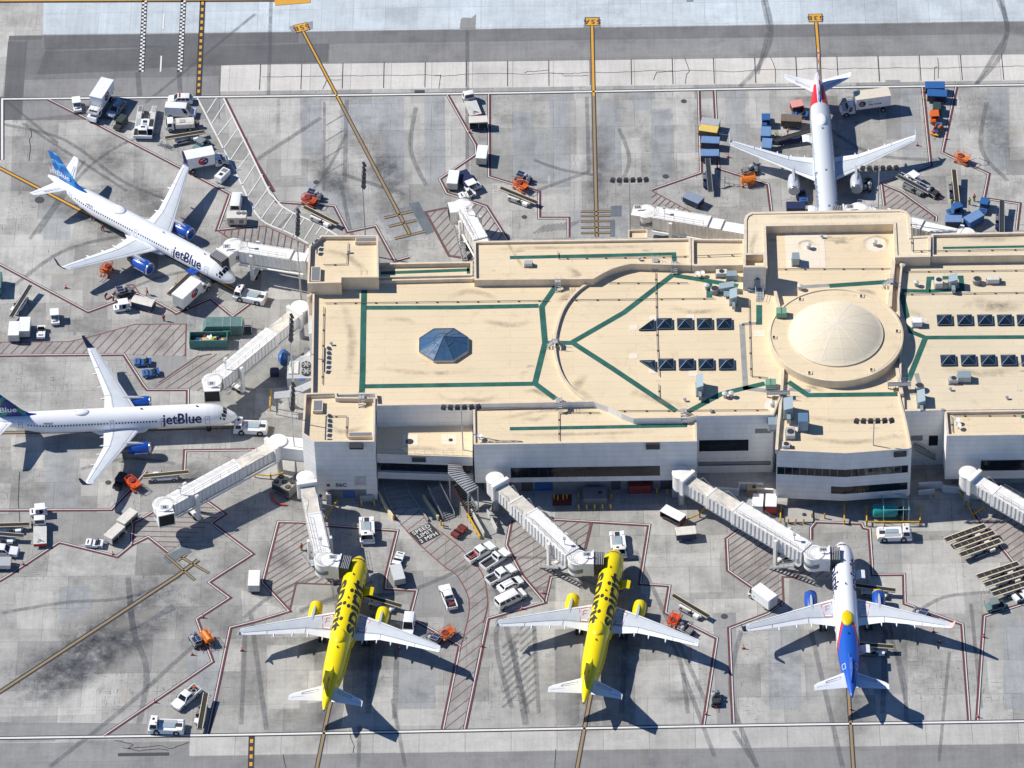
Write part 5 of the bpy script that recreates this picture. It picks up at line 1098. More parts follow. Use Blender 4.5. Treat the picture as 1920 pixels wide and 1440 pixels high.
    wheels(r,[(x1+1.75,.98),(x1+1.75,-.98),(x0+1.3,.95),(x0+1.3,-.95)],.48,.32); lights(r,x1+2.78,.75,.95,x0-.02,.9)
    return r
def service_truck():
    r = empty('service_truck'); MB().box(-3.0,2.3,-.5,.5,.55,.8).build('chassis',DARK,r)
    MB().box(1.5,3.0,-1.0,1.0,.5,1.2).build('cab_base',WHITE,r); greenhouse(r,1.5,2.95,1.0,1.2,2.2,.05,.3,.1,WHITE,((.3,.85),))
    MB().cbox(-2.4,1.3,-1.05,1.05,.8,1.75,.15).build('tank_body',CREAMW,r); MB().box(-.6,.4,-.4,.4,1.75,1.85).build('tank_hatch',GREYL,r)
    k = MB(); k.lathe([(.45,0),(.45,.6)],(-2.85,0,.8),12); k.build('hose_reel',BROWN,r); MB().tube([(-2.5,.9,1.75),(-2.5,.9,2.1),(1.2,.9,2.1),(1.2,.9,1.75)],.03).build('railing',GREY,r)
    wheels(r,[(2.2,.9),(2.2,-.9),(-1.5,.9),(-1.5,-.9)],.42,.3); lights(r,3.0,.75,.8,-3.0,.8); return r
def flatbed():
    r = empty('flatbed_truck'); MB().box(-3.2,2.4,-.45,.45,.5,.75).build('chassis',DARK,r)
    MB().box(1.3,3.0,-1.05,1.05,.5,1.25).build('cab_base',WHITE,r); greenhouse(r,1.3,2.9,1.05,1.25,2.25,.1,.35,.12,WHITE,((.3,.85),))
    MB().box(-3.2,1.1,-1.15,1.15,.85,1.05).build('flat_bed',WHITED,r); MB().box(-3.3,-3.2,-1.1,1.1,.5,1.0).build('tailgate',RED,r)
    k = MB(); k.tube([(-2.9,.5,1.2),(-2.4,-.1,1.25),(-2.8,-.6,1.2),(-2.2,.3,1.2)],.06); k.build('coiled_hose',TEAL,r)
    wheels(r,[(2.15,.92),(2.15,-.92),(-1.9,.95),(-1.9,-.95)],.42,.3); lights(r,3.0,.8,.85,-3.28,.75); return r
def belt_loader(m=WHITE, railm=YCREAM, seg=False, rise=(.75,1.35), L=7.6, bw=.42, blue=False, hand=False):
    r = empty('belt_loader'); h = L/2
    MB().cbox(-2.6,2.0,-.75,.35,.38,.85,.08).build('chassis',m,r); MB().box(-2.3,-1.3,.3,.95,.38,.9).build('engine_cover',m,r); MB().box(-.9,1.7,.3,.92,.38,.6).build('side_deck',GREY,r)
    st = MB(); st.box(-.7,-.2,.4,.88,.6,.8); st.box(-.8,-.68,.4,.88,.8,1.25); st.build('seat',BLACK,r); MB().tube([(.15,.64,.6),(.0,.64,1.05),(.0,.5,1.05),(.0,.78,1.05)],.03).build('steering_wheel',BLACK,r)
    z0, z1 = rise; z0 += .3; z1 += .3; y = -.25
    c = MB(); c.rings([[(-h,y-bw,z0-.2),(-h,y+bw,z0-.2),(-h,y+bw,z0),(-h,y-bw,z0)],[(h,y-bw,z1-.2),(h,y+bw,z1-.2),(h,y+bw,z1),(h,y-bw,z1)]]); cv = c.build('conveyor',GREY if not blue else BLUE,r)
    n = 6 if seg else 1
    for k in range(n):
        a = -h+.06+(L-.12)*k/n+(.06 if seg else 0); b_ = -h+.06+(L-.12)*(k+1)/n-(.06 if seg else 0); za = z0+(z1-z0)*(a+h)/L+.012; zb = z0+(z1-z0)*(b_+h)/L+.012
        t = MB(); t.add([(a,y-bw+.06,za),(b_,y-bw+.06,zb),(b_,y+bw-.06,zb),(a,y+bw-.06,za)],[(0,1,2,3)]); t.build('belt',BELT,cv)
    for s in (1,-1): MB().bar((-h,y+s*(bw+.02),z0+.03),(h,y+s*(bw+.02),z1+.03),.10 if not seg else .18,.16).build('side_rail',railm,cv)
    if seg: MB().bar((-h-.05,y-.48,z0),(-h-.05,y+.48,z0),.2,.14).build('end_roller',GREYL,cv)
    lf = MB(); lf.bar((-1.2,y,.8),(.4,y,(z0+z1)/2-.15),.5,.08); lf.bar((1.5,y,.8),(1.6,y,z0+(z1-z0)*(1.6+h)/L-.2),.4,.08); lf.build('lift_arm',DARK,r)
    if hand:
        k = MB(); a, b_ = (-h+.3,z0+.1), (h-.6,z1+.05); k.tube([(a[0],y-.5,a[1]),(a[0],y-.5,a[1]+.8),(b_[0],y-.5,b_[1]+.7),(b_[0],y-.5,b_[1])],.045); k.tube([(-1,y-.5,z0+.4),(-1,y-.5,z0+1.1)],.035); k.build('handrail',WHITE,cv)
    wheels(r,[(1.4,.62),(1.4,-.72),(-1.9,.62),(-1.9,-.72)],.36,.25); MB().box(2.0,2.06,-.6,.2,.45,.75).build('bumper',GREY,r); return r
def tug(m=WHITE, roof=True, seatm=BLACK, roofm=None):
    r = empty('baggage_tractor'); MB().prof([(-1.5,.3),(1.45,.3),(1.55,.5),(1.5,.85),(.55,.98),(.4,.72),(-.65,.72),(-.75,.95),(-1.5,.9)],-.75,.75).build('body',m,r)
    MB().box(.95,1.2,-.45,.45,.92,.945).build('grille',DARK,r)
    s = MB(); s.box(-.6,-.15,-.6,.6,.72,.85); s.box(-.72,-.58,-.6,.6,.85,1.3); s.build('seat',seatm,r); MB().tube([(.45,.3,.9),(.2,.3,1.1),(.2,.12,1.1),(.2,.48,1.1)],.03).build('steering_wheel',BLACK,r)
    if roof:
        f = MB()
        for x in (-1.0,.5):
            for y in (-.66,.66): f.tube([(x,y,.72),(x-.05,y,1.9)],.04)
        f.build('roof_post',roofm or m,r); MB().cbox(-1.25,.6,-.8,.8,1.9,2.0,.05).build('canopy',roofm or m,r); fq(MB(),((.56,-.66,1.0),(.56,.66,1.0),(.48,.66,1.85),(.48,-.66,1.85)),0,1,0,1).build('windshield',GLASSB,r)
    wheels(r,[(1.0,.62),(1.0,-.62),(-.95,.66),(-.95,-.66)],.34,.24)
    for s_ in (1,-1): MB().box(1.5,1.57,s_*.5-.12,s_*.5+.12,.55,.72).build('headlight',SILVER,r)
    return r
def minitug(m=WHITE):
    r = tug(m, False); return r
def cart(top=WHITED, side=WHITED, closed=True, L=3.4, W_=1.7, H=1.95, arched=False, base=DARK, openside=False, label=None):
    r = empty('baggage_cart'); h = L/2; w = W_/2
    MB().box(-h,h,-w,w,.42,.55).build('deck',base,r)
    e = MB(); e.box(-h,-h+.07,-w,w,.55,H); o1 = e.build('end_panel',side,r); e = MB(); e.box(h-.07,h,-w,w,.55,H); e.build('end_panel',side,r)
    if not openside:
        for s in (1,-1): MB().box(-h+.07,h-.07,s*w-.025,s*w+.025,.55,H).build('side_curtain',side,r)
    else:
        MB().box(-h+.07,h-.07,w-.05,w,.55,1.0).build('side_curtain',side,r); MB().bar((0,-w+.05,.55),(0,-w+.05,H),.06,.06).build('middle_post',side,r)
    if arched:
        n = 8; MB().rings([[(x,-w-.04+(2*w+.08)*i/n,H+.25*math.sin(PI*i/n)) for i in range(n+1)]+[(x,w+.04,H-.08),(x,-w-.04,H-.08)] for x in (h+.06,-h-.06)]).build('roof',top,r,smooth=30)
    else: MB().cbox(-h-.06,h+.06,-w-.05,w+.05,H,H+.1,.05).build('roof',top,r)
    MB().tube([(h,0,.4),(h+1.1,0,.35)],.05).build('drawbar',YEL if base is DARK else base,r); wheels(r,[(h-.6,w-.18),(h-.6,-w+.18),(-h+.6,w-.18),(-h+.6,-w+.18)],.26,.18); return r
def pushback(m=WHITE, deck=GREYL):
    r = empty('pushback_tractor'); b = MB(); b.prof([(-3.0,.45),(-2.75,.35),(2.9,.35),(3.0,.6),(2.95,1.0),(1.3,1.05),(1.2,1.3),(-2.8,1.25),(-3.0,1.0)],-1.3,1.3); b.build('body',m,r)
    MB().box(-1.7,1.0,-1.05,-.35,1.27,1.36).build('engine_hatch',deck,r); MB().box(-1.5,.6,-.25,.65,1.27,1.42).build('engine_hatch',mat('blue grey panel',(.30,.40,.46),.5),r); MB().box(-2.6,-1.6,-.4,.4,1.26,1.33).build('rear_hatch',DARK,r)
    for s in (1,-1):
        MB().box(-2.75,-1.85,s*1.0-.25,s*1.0+.25,1.26,1.38).build('fender_top',WHITE,r)
    MB().box(1.35,2.75,-1.15,1.15,1.0,1.35).build('cab_base',m,r); greenhouse(r,1.35,2.8,1.15,1.3,2.35,.08,.22,.1,m,((.12,.88),)); MB().box(1.9,2.3,-.5,0,2.35,2.37).build('roof_hatch',GLASS,r); MB().cyl((1.7,.6,2.35),(1.7,.6,2.55),.09,n=8).build('beacon',ORANGE,r)
    wheels(r,[(1.55,1.12),(1.55,-1.12),(-1.75,1.12),(-1.75,-1.12)],.58,.42); MB().box(-3.15,-2.98,-.5,.5,.5,.8).build('tow_hitch',YEL,r)
    for s in (1,-1): MB().box(2.96,3.02,s*.95-.15,s*.95+.15,.7,.9).build('headlight',SILVER,r)
    return r
def towbarless():
    r = empty('towbarless_tractor'); b = MB(); b.prof([(-.6,.35),(3.9,.35),(4.3,.7),(4.2,1.25),(-.6,1.3)],-1.75,1.75); b.build('body',WHITE,r)
    for s in (1,-1):
        MB().box(-4.4,-.5,s*1.3-.5,s*1.3+.5,.35,1.35,.1,.03).build('rear_arm',WHITED,r); MB().box(-4.1,-2.6,s*1.3-.3,s*1.3+.3,1.35,1.4).build('arm_cover',GREYL if s>0 else GREY,r); MB().cyl((-2.9,s*.78,.9),(-2.3,s*.78,1.0),.3,n=10).build('clamp_pad',YCREAM,r)
        MB().box(-.5,1.5,s*1.25-.4,s*1.25+.4,1.28,1.34).build('engine_hatch',DARK if s>0 else GREYL,r)
    k = MB(); k.box(-2.0,-.6,-.6,.6,.5,.9); k.build('nose_wheel_cradle',GREY,r)
    for i in range(4): MB().box(-1.9+.9*i,-1.3+.9*i,-.35,.35,.92 if i<2 else 1.3,1.0 if i<2 else 1.4).build('hydraulic_pack',GREYL if i%2 else DARK,r)
    MB().box(2.2,4.0,-1.7,-.8,1.25,1.3).build('deck_plate',BLACK,r); MB().box(2.2,4.0,.8,1.7,1.25,1.3).build('deck_plate',BLACK,r)
    greenhouse(r,2.2,3.95,.95,1.28,2.3,.1,.3,.1,WHITE,((.1,.9),)); MB().box(2.6,3.0,-.4,.4,2.3,2.33).build('roof_hatch',GLASS,r)
    wheels(r,[(2.9,1.5),(2.9,-1.5),(-2.3,1.35),(-2.3,-1.35)],.6,.5); lights(r,4.25,1.3,.8,-4.42,.8); return r
def gcart(solar=True, m=GREY):
    # hydrant / ground service cart: frame, pumps, reels, solar panel
    r = empty('hydrant_cart'); MB().box(-1.6,1.5,-.8,.8,.45,.6).build('frame',DARK,r); MB().box(.3,1.3,-.6,.6,.6,1.15).build('equipment_box',m,r)
    for x,y,rr,h in ((-1.1,.35,.35,.9),(-.4,-.35,.38,1.0),(-1.15,-.4,.28,.7)): MB().lathe([(rr,0),(rr,h*.8),(rr*.6,h),(.02,h)],(x,y,.6),14).build('filter_vessel',SILVER if x<-1 else GREYL,r)
    k = MB(); k.cyl((-.2,.15,1.0),(-.2,.65,1.0),.42,n=16); k.build('hose_reel',BLACK,r); p = MB(); p.tube([(-1.5,.7,.7),(-.5,.75,1.0),(.9,.72,.8)],.07); p.tube([(-1.4,-.7,.8),(.2,-.72,.9),(1.2,-.7,.7)],.06); p.build('piping',GREYL,r)
    if solar:
        o = MB(); o.add([(-.2,-.75,1.45),(1.2,-.75,1.65),(1.2,.75,1.65),(-.2,.75,1.45)],[(0,1,2,3)]); o.add([(-.2,-.75,1.41),(-.2,.75,1.41),(1.2,.75,1.61),(1.2,-.75,1.61)],[(0,1,2,3)]); q = o.build('solar_panel',NAVY,r)
        f = MB()
        for a,b_ in (((-.2,-.75,1.46),(1.2,-.75,1.66)),((-.2,0,1.46),(1.2,0,1.66)),((-.2,.75,1.46),(1.2,.75,1.66)),((-.2,-.75,1.46),(-.2,.75,1.46)),((1.2,-.75,1.66),(1.2,.75,1.66))): f.bar(a,b_,.06,.03)
        f.build('panel_frame',GREYL,q); MB().tube([(.5,0,1.1),(.5,0,1.5)],.05).build('panel_post',GREY,r)
    MB().tube([(1.5,0,.5),(2.5,0,.4)],.05).build('drawbar',RED,r); wheels(r,[(1.1,.72),(1.1,-.72),(-1.2,.72),(-1.2,-.72)],.3,.2); return r
def lattice(m=ORANGE, arm=False, covered=False):
    # folding scissor platform on small wheels
    r = empty('lift_platform'); f = MB()
    for y in (-.7,.7):
        f.bar((-1.3,y,.4),(1.3,y,.4),.1,.12); f.bar((-1.2,y,.5),(1.2,y,1.25),.08,.1); f.bar((1.2,y,.5),(-1.2,y,1.25),.08,.1)
    for x in (-1.3,0,1.3): f.bar((x,-.75,.4),(x,.75,.4),.1,.1)
    f.build('scissor_frame',m,r)
    t = MB(); t.box(-1.35,1.35,-.75,.75,1.25,1.33); d = t.build('platform',m,r)
    b = MB()
    for y in (-.72,.72): b.tube([(-1.3,y,1.33),(-1.3,y,2.0),(0,y,2.05),(1.3,y,2.0),(1.3,y,1.33)],.045); b.tube([(-1.3,y,1.65),(1.3,y,1.65)],.035); b.tube([(0,y,1.33),(0,y,2.05)],.035)
    for x in (-1.3,1.3): b.tube([(x,-.72,2.0),(x,.72,2.0)],.045)
    b.build('railing',m,r)
    k = MB(); k.lathe([(.5,0),(.55,.25),(.35,.25)],(-.4,.1,1.34),14); k.build('hose_coil',REDD if not covered else m,r)
    if covered: MB().rings([[(x,-.7+1.4*i/6,1.35+.6*math.sin(PI*i/6)) for i in range(7)] for x in (1.2,-1.2)]).build('tarpaulin',m,r,smooth=30)
    l = MB(); l.bar((1.3,-.3,.35),(2.6,-.5,.08),.07,.06); l.bar((1.3,.3,.35),(2.6,.1,.08),.07,.06)
    for i in range(4): l.bar((1.5+.3*i,-.36-.03*i,.3-.06*i),(1.5+.3*i,.26-.04*i,.3-.06*i),.06,.04)
    l.build('folding_steps',GREYL,r)
    if arm: MB().tube([(-.6,.6,1.4),(-.2,2.0,2.2),(2.2,1.9,2.2),(2.9,1.2,1.6),(2.2,.6,1.0)],.06).build('hose_arm',CREAMW,r)
    wheels(r,[(1.1,.75),(1.1,-.75),(-1.1,.75),(-1.1,-.75)],.22,.14); return r
def acunit():
    r = empty('air_conditioning_unit'); MB().cbox(-1.8,1.8,-1.05,1.05,.5,2.1,.06).build('housing',CREAMW,r)
    for x in (.35,1.25):
        k = MB().cyl((x,.3,2.1),(x,.3,2.18),.42,n=18).build('fan_ring',DARK,r); bl = MB()
        for i in range(3): bl.bar((x-.4*math.cos(i*PI/3),.3-.4*math.sin(i*PI/3),2.2),(x+.4*math.cos(i*PI/3),.3+.4*math.sin(i*PI/3),2.2),.07,.02)
        bl.build('fan_guard',GREYL,k)
    for x in (-.9,.9): MB().box(x-.4,x+.4,-1.08,-1.04,.8,1.6).build('louvre',GREY,r)
    wheels(r,[(1.2,.9),(1.2,-.9),(-1.2,.9),(-1.2,-.9)],.32,.2); MB().tube([(-1.8,0,.5),(-2.7,0,.4)],.05).build('drawbar',DARK,r); return r
def boxgpu():
    r = empty('ground_power_unit'); MB().cbox(-1.5,1.5,-.8,.8,.45,1.7,.06).build('housing',WHITE,r); MB().box(-1.2,-.3,-.5,.5,1.7,1.76).build('exhaust_cover',GREY,r); MB().box(.1,.8,-.3,.4,1.7,1.74).build('vent_grille',DARK,r)
    MB().box(-1.53,-1.48,-.65,.65,.6,1.5).build('control_panel',GREYL,r); MB().tube([(-1.5,0,.5),(-2.3,0,.35)],.05).build('drawbar',DARK,r); wheels(r,[(1,.7),(1,-.7),(-1,.7),(-1,-.7)],.3,.2); return r
def greencart(m=GREENB, openfront=True):
    r = empty('utility_vehicle'); MB().prof([(-1.6,.35),(1.6,.35),(1.65,.75),(.8,.95),(.7,.7),(-.2,.7),(-.3,.85),(-1.6,.85)],-.8,.8).build('body',m,r); MB().box(-1.5,-.35,-.7,.7,.86,.9).build('load_bed',BLACK,r)
    f = MB()
    for x in (-.3,.75):
        for y in (-.68,.68): f.tube([(x,y,.8),(x,y,1.85)],.04)
    f.build('roof_post',DARK,r); MB().cbox(-.55,.95,-.8,.8,1.85,1.98,.05).build('canopy',mat('grey green canopy',(.20,.24,.24),.6),r); fq(MB(),((.82,-.66,.95),(.82,.66,.95),(.76,.66,1.8),(.76,-.66,1.8)),0,1,0,1).build('windshield',GLASSB,r)
    wheels(r,[(1.1,.68),(1.1,-.68),(-1.1,.68),(-1.1,-.68)],.34,.25); return r
def soft(m=mat('dark green canvas',(.03,.05,.05),.7)):
    r = empty('covered_utility_cart'); MB().cbox(-1.6,.6,-.8,.8,.45,1.75,.15).build('soft_top',m,r,smooth=30); MB().box(.6,1.7,-.72,.72,.4,.95,0,.05,.2).build('hood',DARK,r); fq(MB(),((.64,-.7,.95),(.64,.7,.95),(.55,.6,1.65),(.55,-.6,1.65)),0,1,0,1,.02).build('windshield',GLASS,r); wheels(r,[(1.1,.68),(1.1,-.68),(-1.1,.68),(-1.1,-.68)],.33,.22); return r
def person(top=HIVIS, pose='stand'):
    r = empty('person'); V = []; E = []; Rd = []
    def v(p, rad): V.append(p); Rd.append(rad); return len(V)-1
    def chain(start, pts):
        k = start
        for p, rad in pts: q = v(p,rad); E.append((k,q)); k = q
        return k
    st = .22 if pose == 'walk' else .04
    pel = v((0,0,.95),.14); ch = chain(pel,[((0.01,0,1.15),.135),((.02,0,1.38),.15),((.02,0,1.50),.07),((.03,0,1.56),.055),((.045,0,1.66),.10),((.04,0,1.76),.075)])
    for s in (1,-1):
        chain(pel,[((0,s*.10,.88),.10),((st*s*.6+.03,s*.11,.5),.07),((st*s*.9,s*.11,.1),.045),((st*s*.9+.16,s*.12,.05),.04)])
        bend = .25 if pose != 'reach' else .45
        w = chain(pel+2,[((.02,s*.2,1.40),.065),((.03,s*.25,1.14),.045),((bend,s*.24,.98 if pose!='reach' else 1.2),.034),((bend+.08,s*.24,.96 if pose!='reach' else 1.2),.034)])
        h = V[w]
        for i in range(4): chain(w,[((h[0]+.05,h[1]+(i-1.5)*.018,h[2]-.005),.010),((h[0]+.09+.008*(i in (1,2)),h[1]+(i-1.5)*.019,h[2]-.02),.008)])
        chain(w,[((h[0]+.02,h[1]-s*.045,h[2]),.010),((h[0]+.05,h[1]-s*.055,h[2]-.01),.009)])
    def skin(V, E, Rd, name, m, sub=1):
        me = bpy.data.meshes.new(name); me.from_pydata(V,E,[]); o = bpy.data.objects.new(name,me); COL.objects.link(o)
        md = o.modifiers.new('s','SKIN'); md.use_smooth_shade = True
        for i, q in enumerate(me.skin_vertices[0].data): q.radius = (Rd[i],Rd[i]); q.use_root = (i == 0)
        sd_ = o.modifiers.new('d','SUBSURF'); sd_.levels = sub; sd_.render_levels = sub
        dg = bpy.context.evaluated_depsgraph_get(); m2 = bpy.data.meshes.new_from_object(o.evaluated_get(dg)); bpy.data.objects.remove(o); m2.materials.clear(); m2.materials.append(m)
        o = bpy.data.objects.new(name,m2); COL.objects.link(o); o.parent = r; return o
    skin(V,E,Rd,'body',SKIN)
    # clothing follows the same skeleton a little wider
    def cloth(keep, grow, name, m):
        idx = {k:i for i,k in enumerate(keep)}; skin([V[k] for k in keep],[(idx[a],idx[b]) for a,b in E if a in idx and b in idx],[Rd[k]+grow for k in keep],name,m)
    arms = [k for k in range(len(V)) if V[k][2] > 1.05 and abs(V[k][1]) > .15 and Rd[k] >= .04]
    cloth([0,1,2]+arms,.03,'jacket',top); cloth([0]+[k for k in range(len(V)) if V[k][2] < .9 and abs(V[k][1]) < .16 and Rd[k] >= .04],.025,'trousers',TROUS)
    hm = MB(); hm.lathe([(.105,-.02),(.115,.03),(.10,.09),(.05,.13),(.01,.14)],(.04,0,1.69),12); hm.build('cap',DARK,r,smooth=True)
    fc = MB()
    for s in (1,-1): fc.box(.135,.15,s*.035-.012,s*.035+.012,1.665,1.68)
    for k_,s in enumerate((1,-1)): MB().box(.135,.15,s*.035-.012,s*.035+.012,1.665,1.68).build('eye',BLACK,r)
    MB().box(.14,.165,-.012,.012,1.63,1.66).build('nose',SKIN,r)
    return r
def cone_():
    r = empty('traffic_cone'); MB().box(-.24,.24,-.24,.24,0,.05).build('base',BLACK,r); MB().lathe([(.19,.05),(.05,.9),(.04,.92)],(0,0,0),14).build('cone',mat('cone red orange',(.70,.06,.02),.6),r,smooth=40); MB().lathe([(.137,.4),(.105,.58)],(0,0,0),14).build('reflective_band',WHITE,r,smooth=True); return r
# ---------------------------------------------------------------- placement
GP = 'pickup trucks on the apron'; GC = 'baggage carts on the apron'; GT = 'baggage tractors'; GB = 'belt loaders'; GPB = 'pushback tractors'; GCT = 'catering trucks'; GH = 'hydrant carts'; GL = 'orange lift platforms'; GPE = 'ramp workers'; GCO = 'traffic cones'
P_ = lambda key, fn, x, y, fx, fy, lab, cat, grp=None, zm=.9, z=0: put(key, fn, x, y, fx, fy, lab, cat, grp, z, zm)
pk = lambda *a, **k: P_(*a, 'pickup truck', GP, 1.0)
P_('pk_cones', lambda: pickup(WHITE,'cones',True), 901,1033, 66,-40, 'white pickup with rack and striped cones in its bed, top of the parked row','pickup truck',GP,1.0)
P_('pk', lambda: pickup(WHITE,None,False,False), 929,1046, 56,-36, 'white pickup with empty black bed and red tailgate stripe, second in the row','pickup truck',GP,1.0)
P_('pk2', lambda: pickup(WHITE), 940,1075, 60,-32, 'white crew cab pickup with empty bed, above the small white car','pickup truck',GP,1.0)
P_('pk_bags', lambda: pickup(WHITE,'bags',False,True), 840,1117, -16,-42, 'white pickup with dark red load, alone beside the curved hatched lane','pickup truck',GP,1.0)
P_('pk_tools', lambda: pickup(WHITE,'tools',True), 349,1306, -46,40, 'white pickup with coiled hose and tools, near the bottom left','pickup truck',GP,1.0)
P_('pk2', None, 4,1031, 60,4, 'white crew cab pickup cut off by the left edge of the picture','pickup truck',GP,1.0)
P_('car', lambda: suv(WHITE,False,True), 957,1095, 44,-22, 'small white hatchback parked between a pickup and a van','car',None,.9)
P_('van1', lambda: van(WHITE,5.8,2.05), 958,1120, 52,-26, 'white passenger van with rows of dark windows, last in the parked row','van','vans',1.0)
P_('suv_s', lambda: suv(mat('silver blue paint',(.33,.40,.50),.25,.4,coat=.4)), 218,203, -30,33, 'silver blue estate car between catering truck and covered cart','car',None,.9)
P_('suv_p', lambda: suv(WHITE,True), 338,185, -60,0, 'white patrol car with red roof light bar, beside the white van','car',None,.9)
P_('van2', lambda: van(WHITE,5.9,2.45,False), 339,207, 60,3, 'white panel van facing right below the patrol car','van','vans',1.1)
P_('svt', service_truck, 341,232, -60,4, 'white service truck with long tank body and brown hose reel','service truck',None,1.1)
P_('bl_y', lambda: belt_loader(WHITE,YCREAM), 348,258, -72,16, 'belt loader below the white tank truck, belt raised to the left','belt loader',GB,.9)
P_('gcart', greencart, 378,269, -30,22, 'small green utility vehicle with grey canopy near the belt loader','utility vehicle','utility vehicles',.9)
P_('soft', soft, 226,230, -24,28, 'dark green canvas covered utility cart beside the silver car','utility cart',None,.9)
P_('tbl', towbarless, 272,229, -10,60, 'wide white towbarless tractor with two rear arms and front cab','aircraft tractor',None,1.0)
P_('tug_rw', lambda: tug(WHITE,True,BLACK), 144,196, 4,26, 'small white tractor left of the largest catering truck','baggage tractor',GT,1.0)
P_('cat', lambda: catering('globe',1.9), 187,187, -36,56, 'white catering truck with red and navy logo, raised box, at the top left','catering truck',GCT,2.4)
P_('cat2', lambda: catering('globe',1.5), 385,299, 72,-14, 'white catering truck with red and navy logo beyond the right wingtip','catering truck',GCT,2.0)
P_('cat3', lambda: catering('globe',1.35), 359,546, 50,-46, 'white catering truck with logo at the nose of the diagonal airliner','catering truck',GCT,2.0)
P_('cat4', lambda: catering('tan',1.55,6.6), 1618,193, -90,12, 'long catering truck with tan roof and round logo beside the silver airliner','catering truck',GCT,2.0)
P_('gpu', boxgpu, 417,329, -26,26, 'white boxy ground power unit parked below the catering truck','ground power unit','ground power units',1.0)
P_('vanw', lambda: van(WHITE,5.4,2.2,False), 443,376, 5,-40, 'white van seen from behind next to the cream cooling unit','van','vans',1.1)
P_('acu', acunit, 444,407, 60,0, 'cream air conditioning unit with two roof fans on wheels','cooling unit',None,1.4)
def stand():
    r = empty('maintenance_steps'); k = MB()
    for s in (1,-1): k.tube([(-.9,s*.4,0),(.3,s*.4,1.6),(.9,s*.4,1.6),(.9,s*.4,0)],.04); k.tube([(-.9,s*.4,.9),(.3,s*.4,2.5),(.9,s*.4,2.5)],.03)
    k.build('frame',GREY,r)
    for i in range(6): MB().box(-.85+.2*i,-.62+.2*i,-.4,.4,.22+.25*i,.26+.25*i).build('step',GREYL,r)
    return r
P_('stand', stand, 304,268, 20,10, 'grey wheeled steps standing alone left of the belt loader','steps','maintenance steps',.8)
P_('stand', None, 1355,342, 5,-40, 'grey access steps on the ground beside the dark belt loader','steps','maintenance steps',.8)
P_('stand', None, 747,1034, 3,30, 'grey steps left of the small white tractor near the yellow airliner nose','steps','maintenance steps',.8) if False else None
# beside the diagonal white airliner
P_('bl_b', lambda: belt_loader(WHITE,mat('rust rail',(.33,.17,.07),.6),False,(1.0,1.9)), 341,531, 52,-42, 'belt loader leaning up to the open blue hold door','belt loader',GB,1.2)
P_('pb', pushback, 469,553, -60,-12, 'white pushback tractor in front of the diagonal white airliner','pushback tractor',GPB,1.1)
P_('pb', None, 470,799, -60,-2, 'white pushback tractor at the nose of the left horizontal airliner','pushback tractor',GPB,1.1)
P_('pb', None, 688,992, 2,50, 'white pushback tractor standing above the left yellow airliner','pushback tractor',GPB,1.1)
P_('pb', None, 1159,1019, 6,50, 'white pushback tractor at the nose of the right yellow airliner','pushback tractor',GPB,1.1)
P_('pb', None, 1677,999, 60,-1, 'white pushback tractor beside the yellow guard rail of the teal tank','pushback tractor',GPB,1.1)
P_('pb', None, 312,1360, -60,-2, 'white pushback tractor near the bottom boundary line, left side','pushback tractor',GPB,1.1)
P_('tug_w', lambda: tug(WHITE), 228,573, -40,6, 'white canopied tractor left of the tan topped cart','baggage tractor',GT,1.0)
P_('cart_t', lambda: cart(CREAMW,NAVY,True,4.0,1.9,1.75,True), 269,568, -40,-10, 'baggage cart with arched cream roof and navy sides','baggage cart',GC,1.2)
P_('gc', gcart, 231,546, -30,8, 'hydrant cart with silver pumps inside a red and white box','hydrant cart',GH,.8)
P_('or', lattice, 200,505, -12,20, 'orange lift platform under the near wing of the diagonal airliner','lift platform',GL,1.0)
P_('bl_w', lambda: belt_loader(WHITE,CREAMW,False,(.9,1.5),8.2), 38,567, 30,-44, 'belt loader standing by the left edge, angled up right','belt loader',GB,1.0)
P_('cart_w', lambda: cart(WHITE,WHITED,True,3.6,1.9,2.0), 27,622, 4,-40, 'tall white cart, left one of two by the left edge','baggage cart',GC,1.2)
P_('cart_w', None, 47,614, 4,-40, 'tall white cart, right one of two by the left edge','baggage cart',GC,1.2)
P_('mtug', lambda: tug(WHITE,False), 77,622, -2,30, 'open white tractor beside the two tall white carts','baggage tractor',GT,.7)
P_('tug_w', None, 103,594, 2,30, 'white canopied tractor alone below the long red line at left','baggage tractor',GT,1.0)
P_('cart_g', lambda: cart(GREENB,TEAL,True,4.2,2.2,2.2), -8,533, 3,-40, 'teal sided cart cut by the left edge','baggage cart',GC,1.2)
P_('tug_b', lambda: tug(BLUE,False), 268,678, -30,1, 'blue open tractor, larger of two beside the red corner line','baggage tractor',GT,.7)
P_('tug_b', None, 283,698, -26,4, 'blue open tractor, lower of two beside the red corner line','baggage tractor',GT,.7)
# lower left
P_('gpb', lambda: soft(mat('black cover',(.025,.027,.03),.6)), 225,902, -14,20, 'black covered unit beside the orange platform','utility cart',None,.9)
P_('or2', lambda: lattice(mat('bright orange red paint',(.75,.09,.01),.5)), 249,907, 18,14, 'bright orange lift platform tangled with frames below the wingtip','lift platform',GL,1.0)
P_('bl_w2', lambda: belt_loader(WHITE,YCREAM,False,(.8,1.3),8.0), 311,890, 74,-4, 'white belt loader left of the long slanting jet bridge','belt loader',GB,1.0)
P_('tug_w', None, 72,957, -40,4, 'white canopied tractor above the flatbed truck at lower left','baggage tractor',GT,1.0)
P_('fb', lambda: flatbed(), 75,995, 0,-60, 'white flatbed truck with cab facing up at lower left','flatbed truck','flatbed trucks',1.0)
P_('fb', None, 884,195, -20,-50, 'white flatbed truck with red tail at the upper boundary line','flatbed truck','flatbed trucks',1.0)
P_('bl_y', None, 14,990, -70,6, 'belt loader with yellow rail cut by the left edge','belt loader',GB,.9)
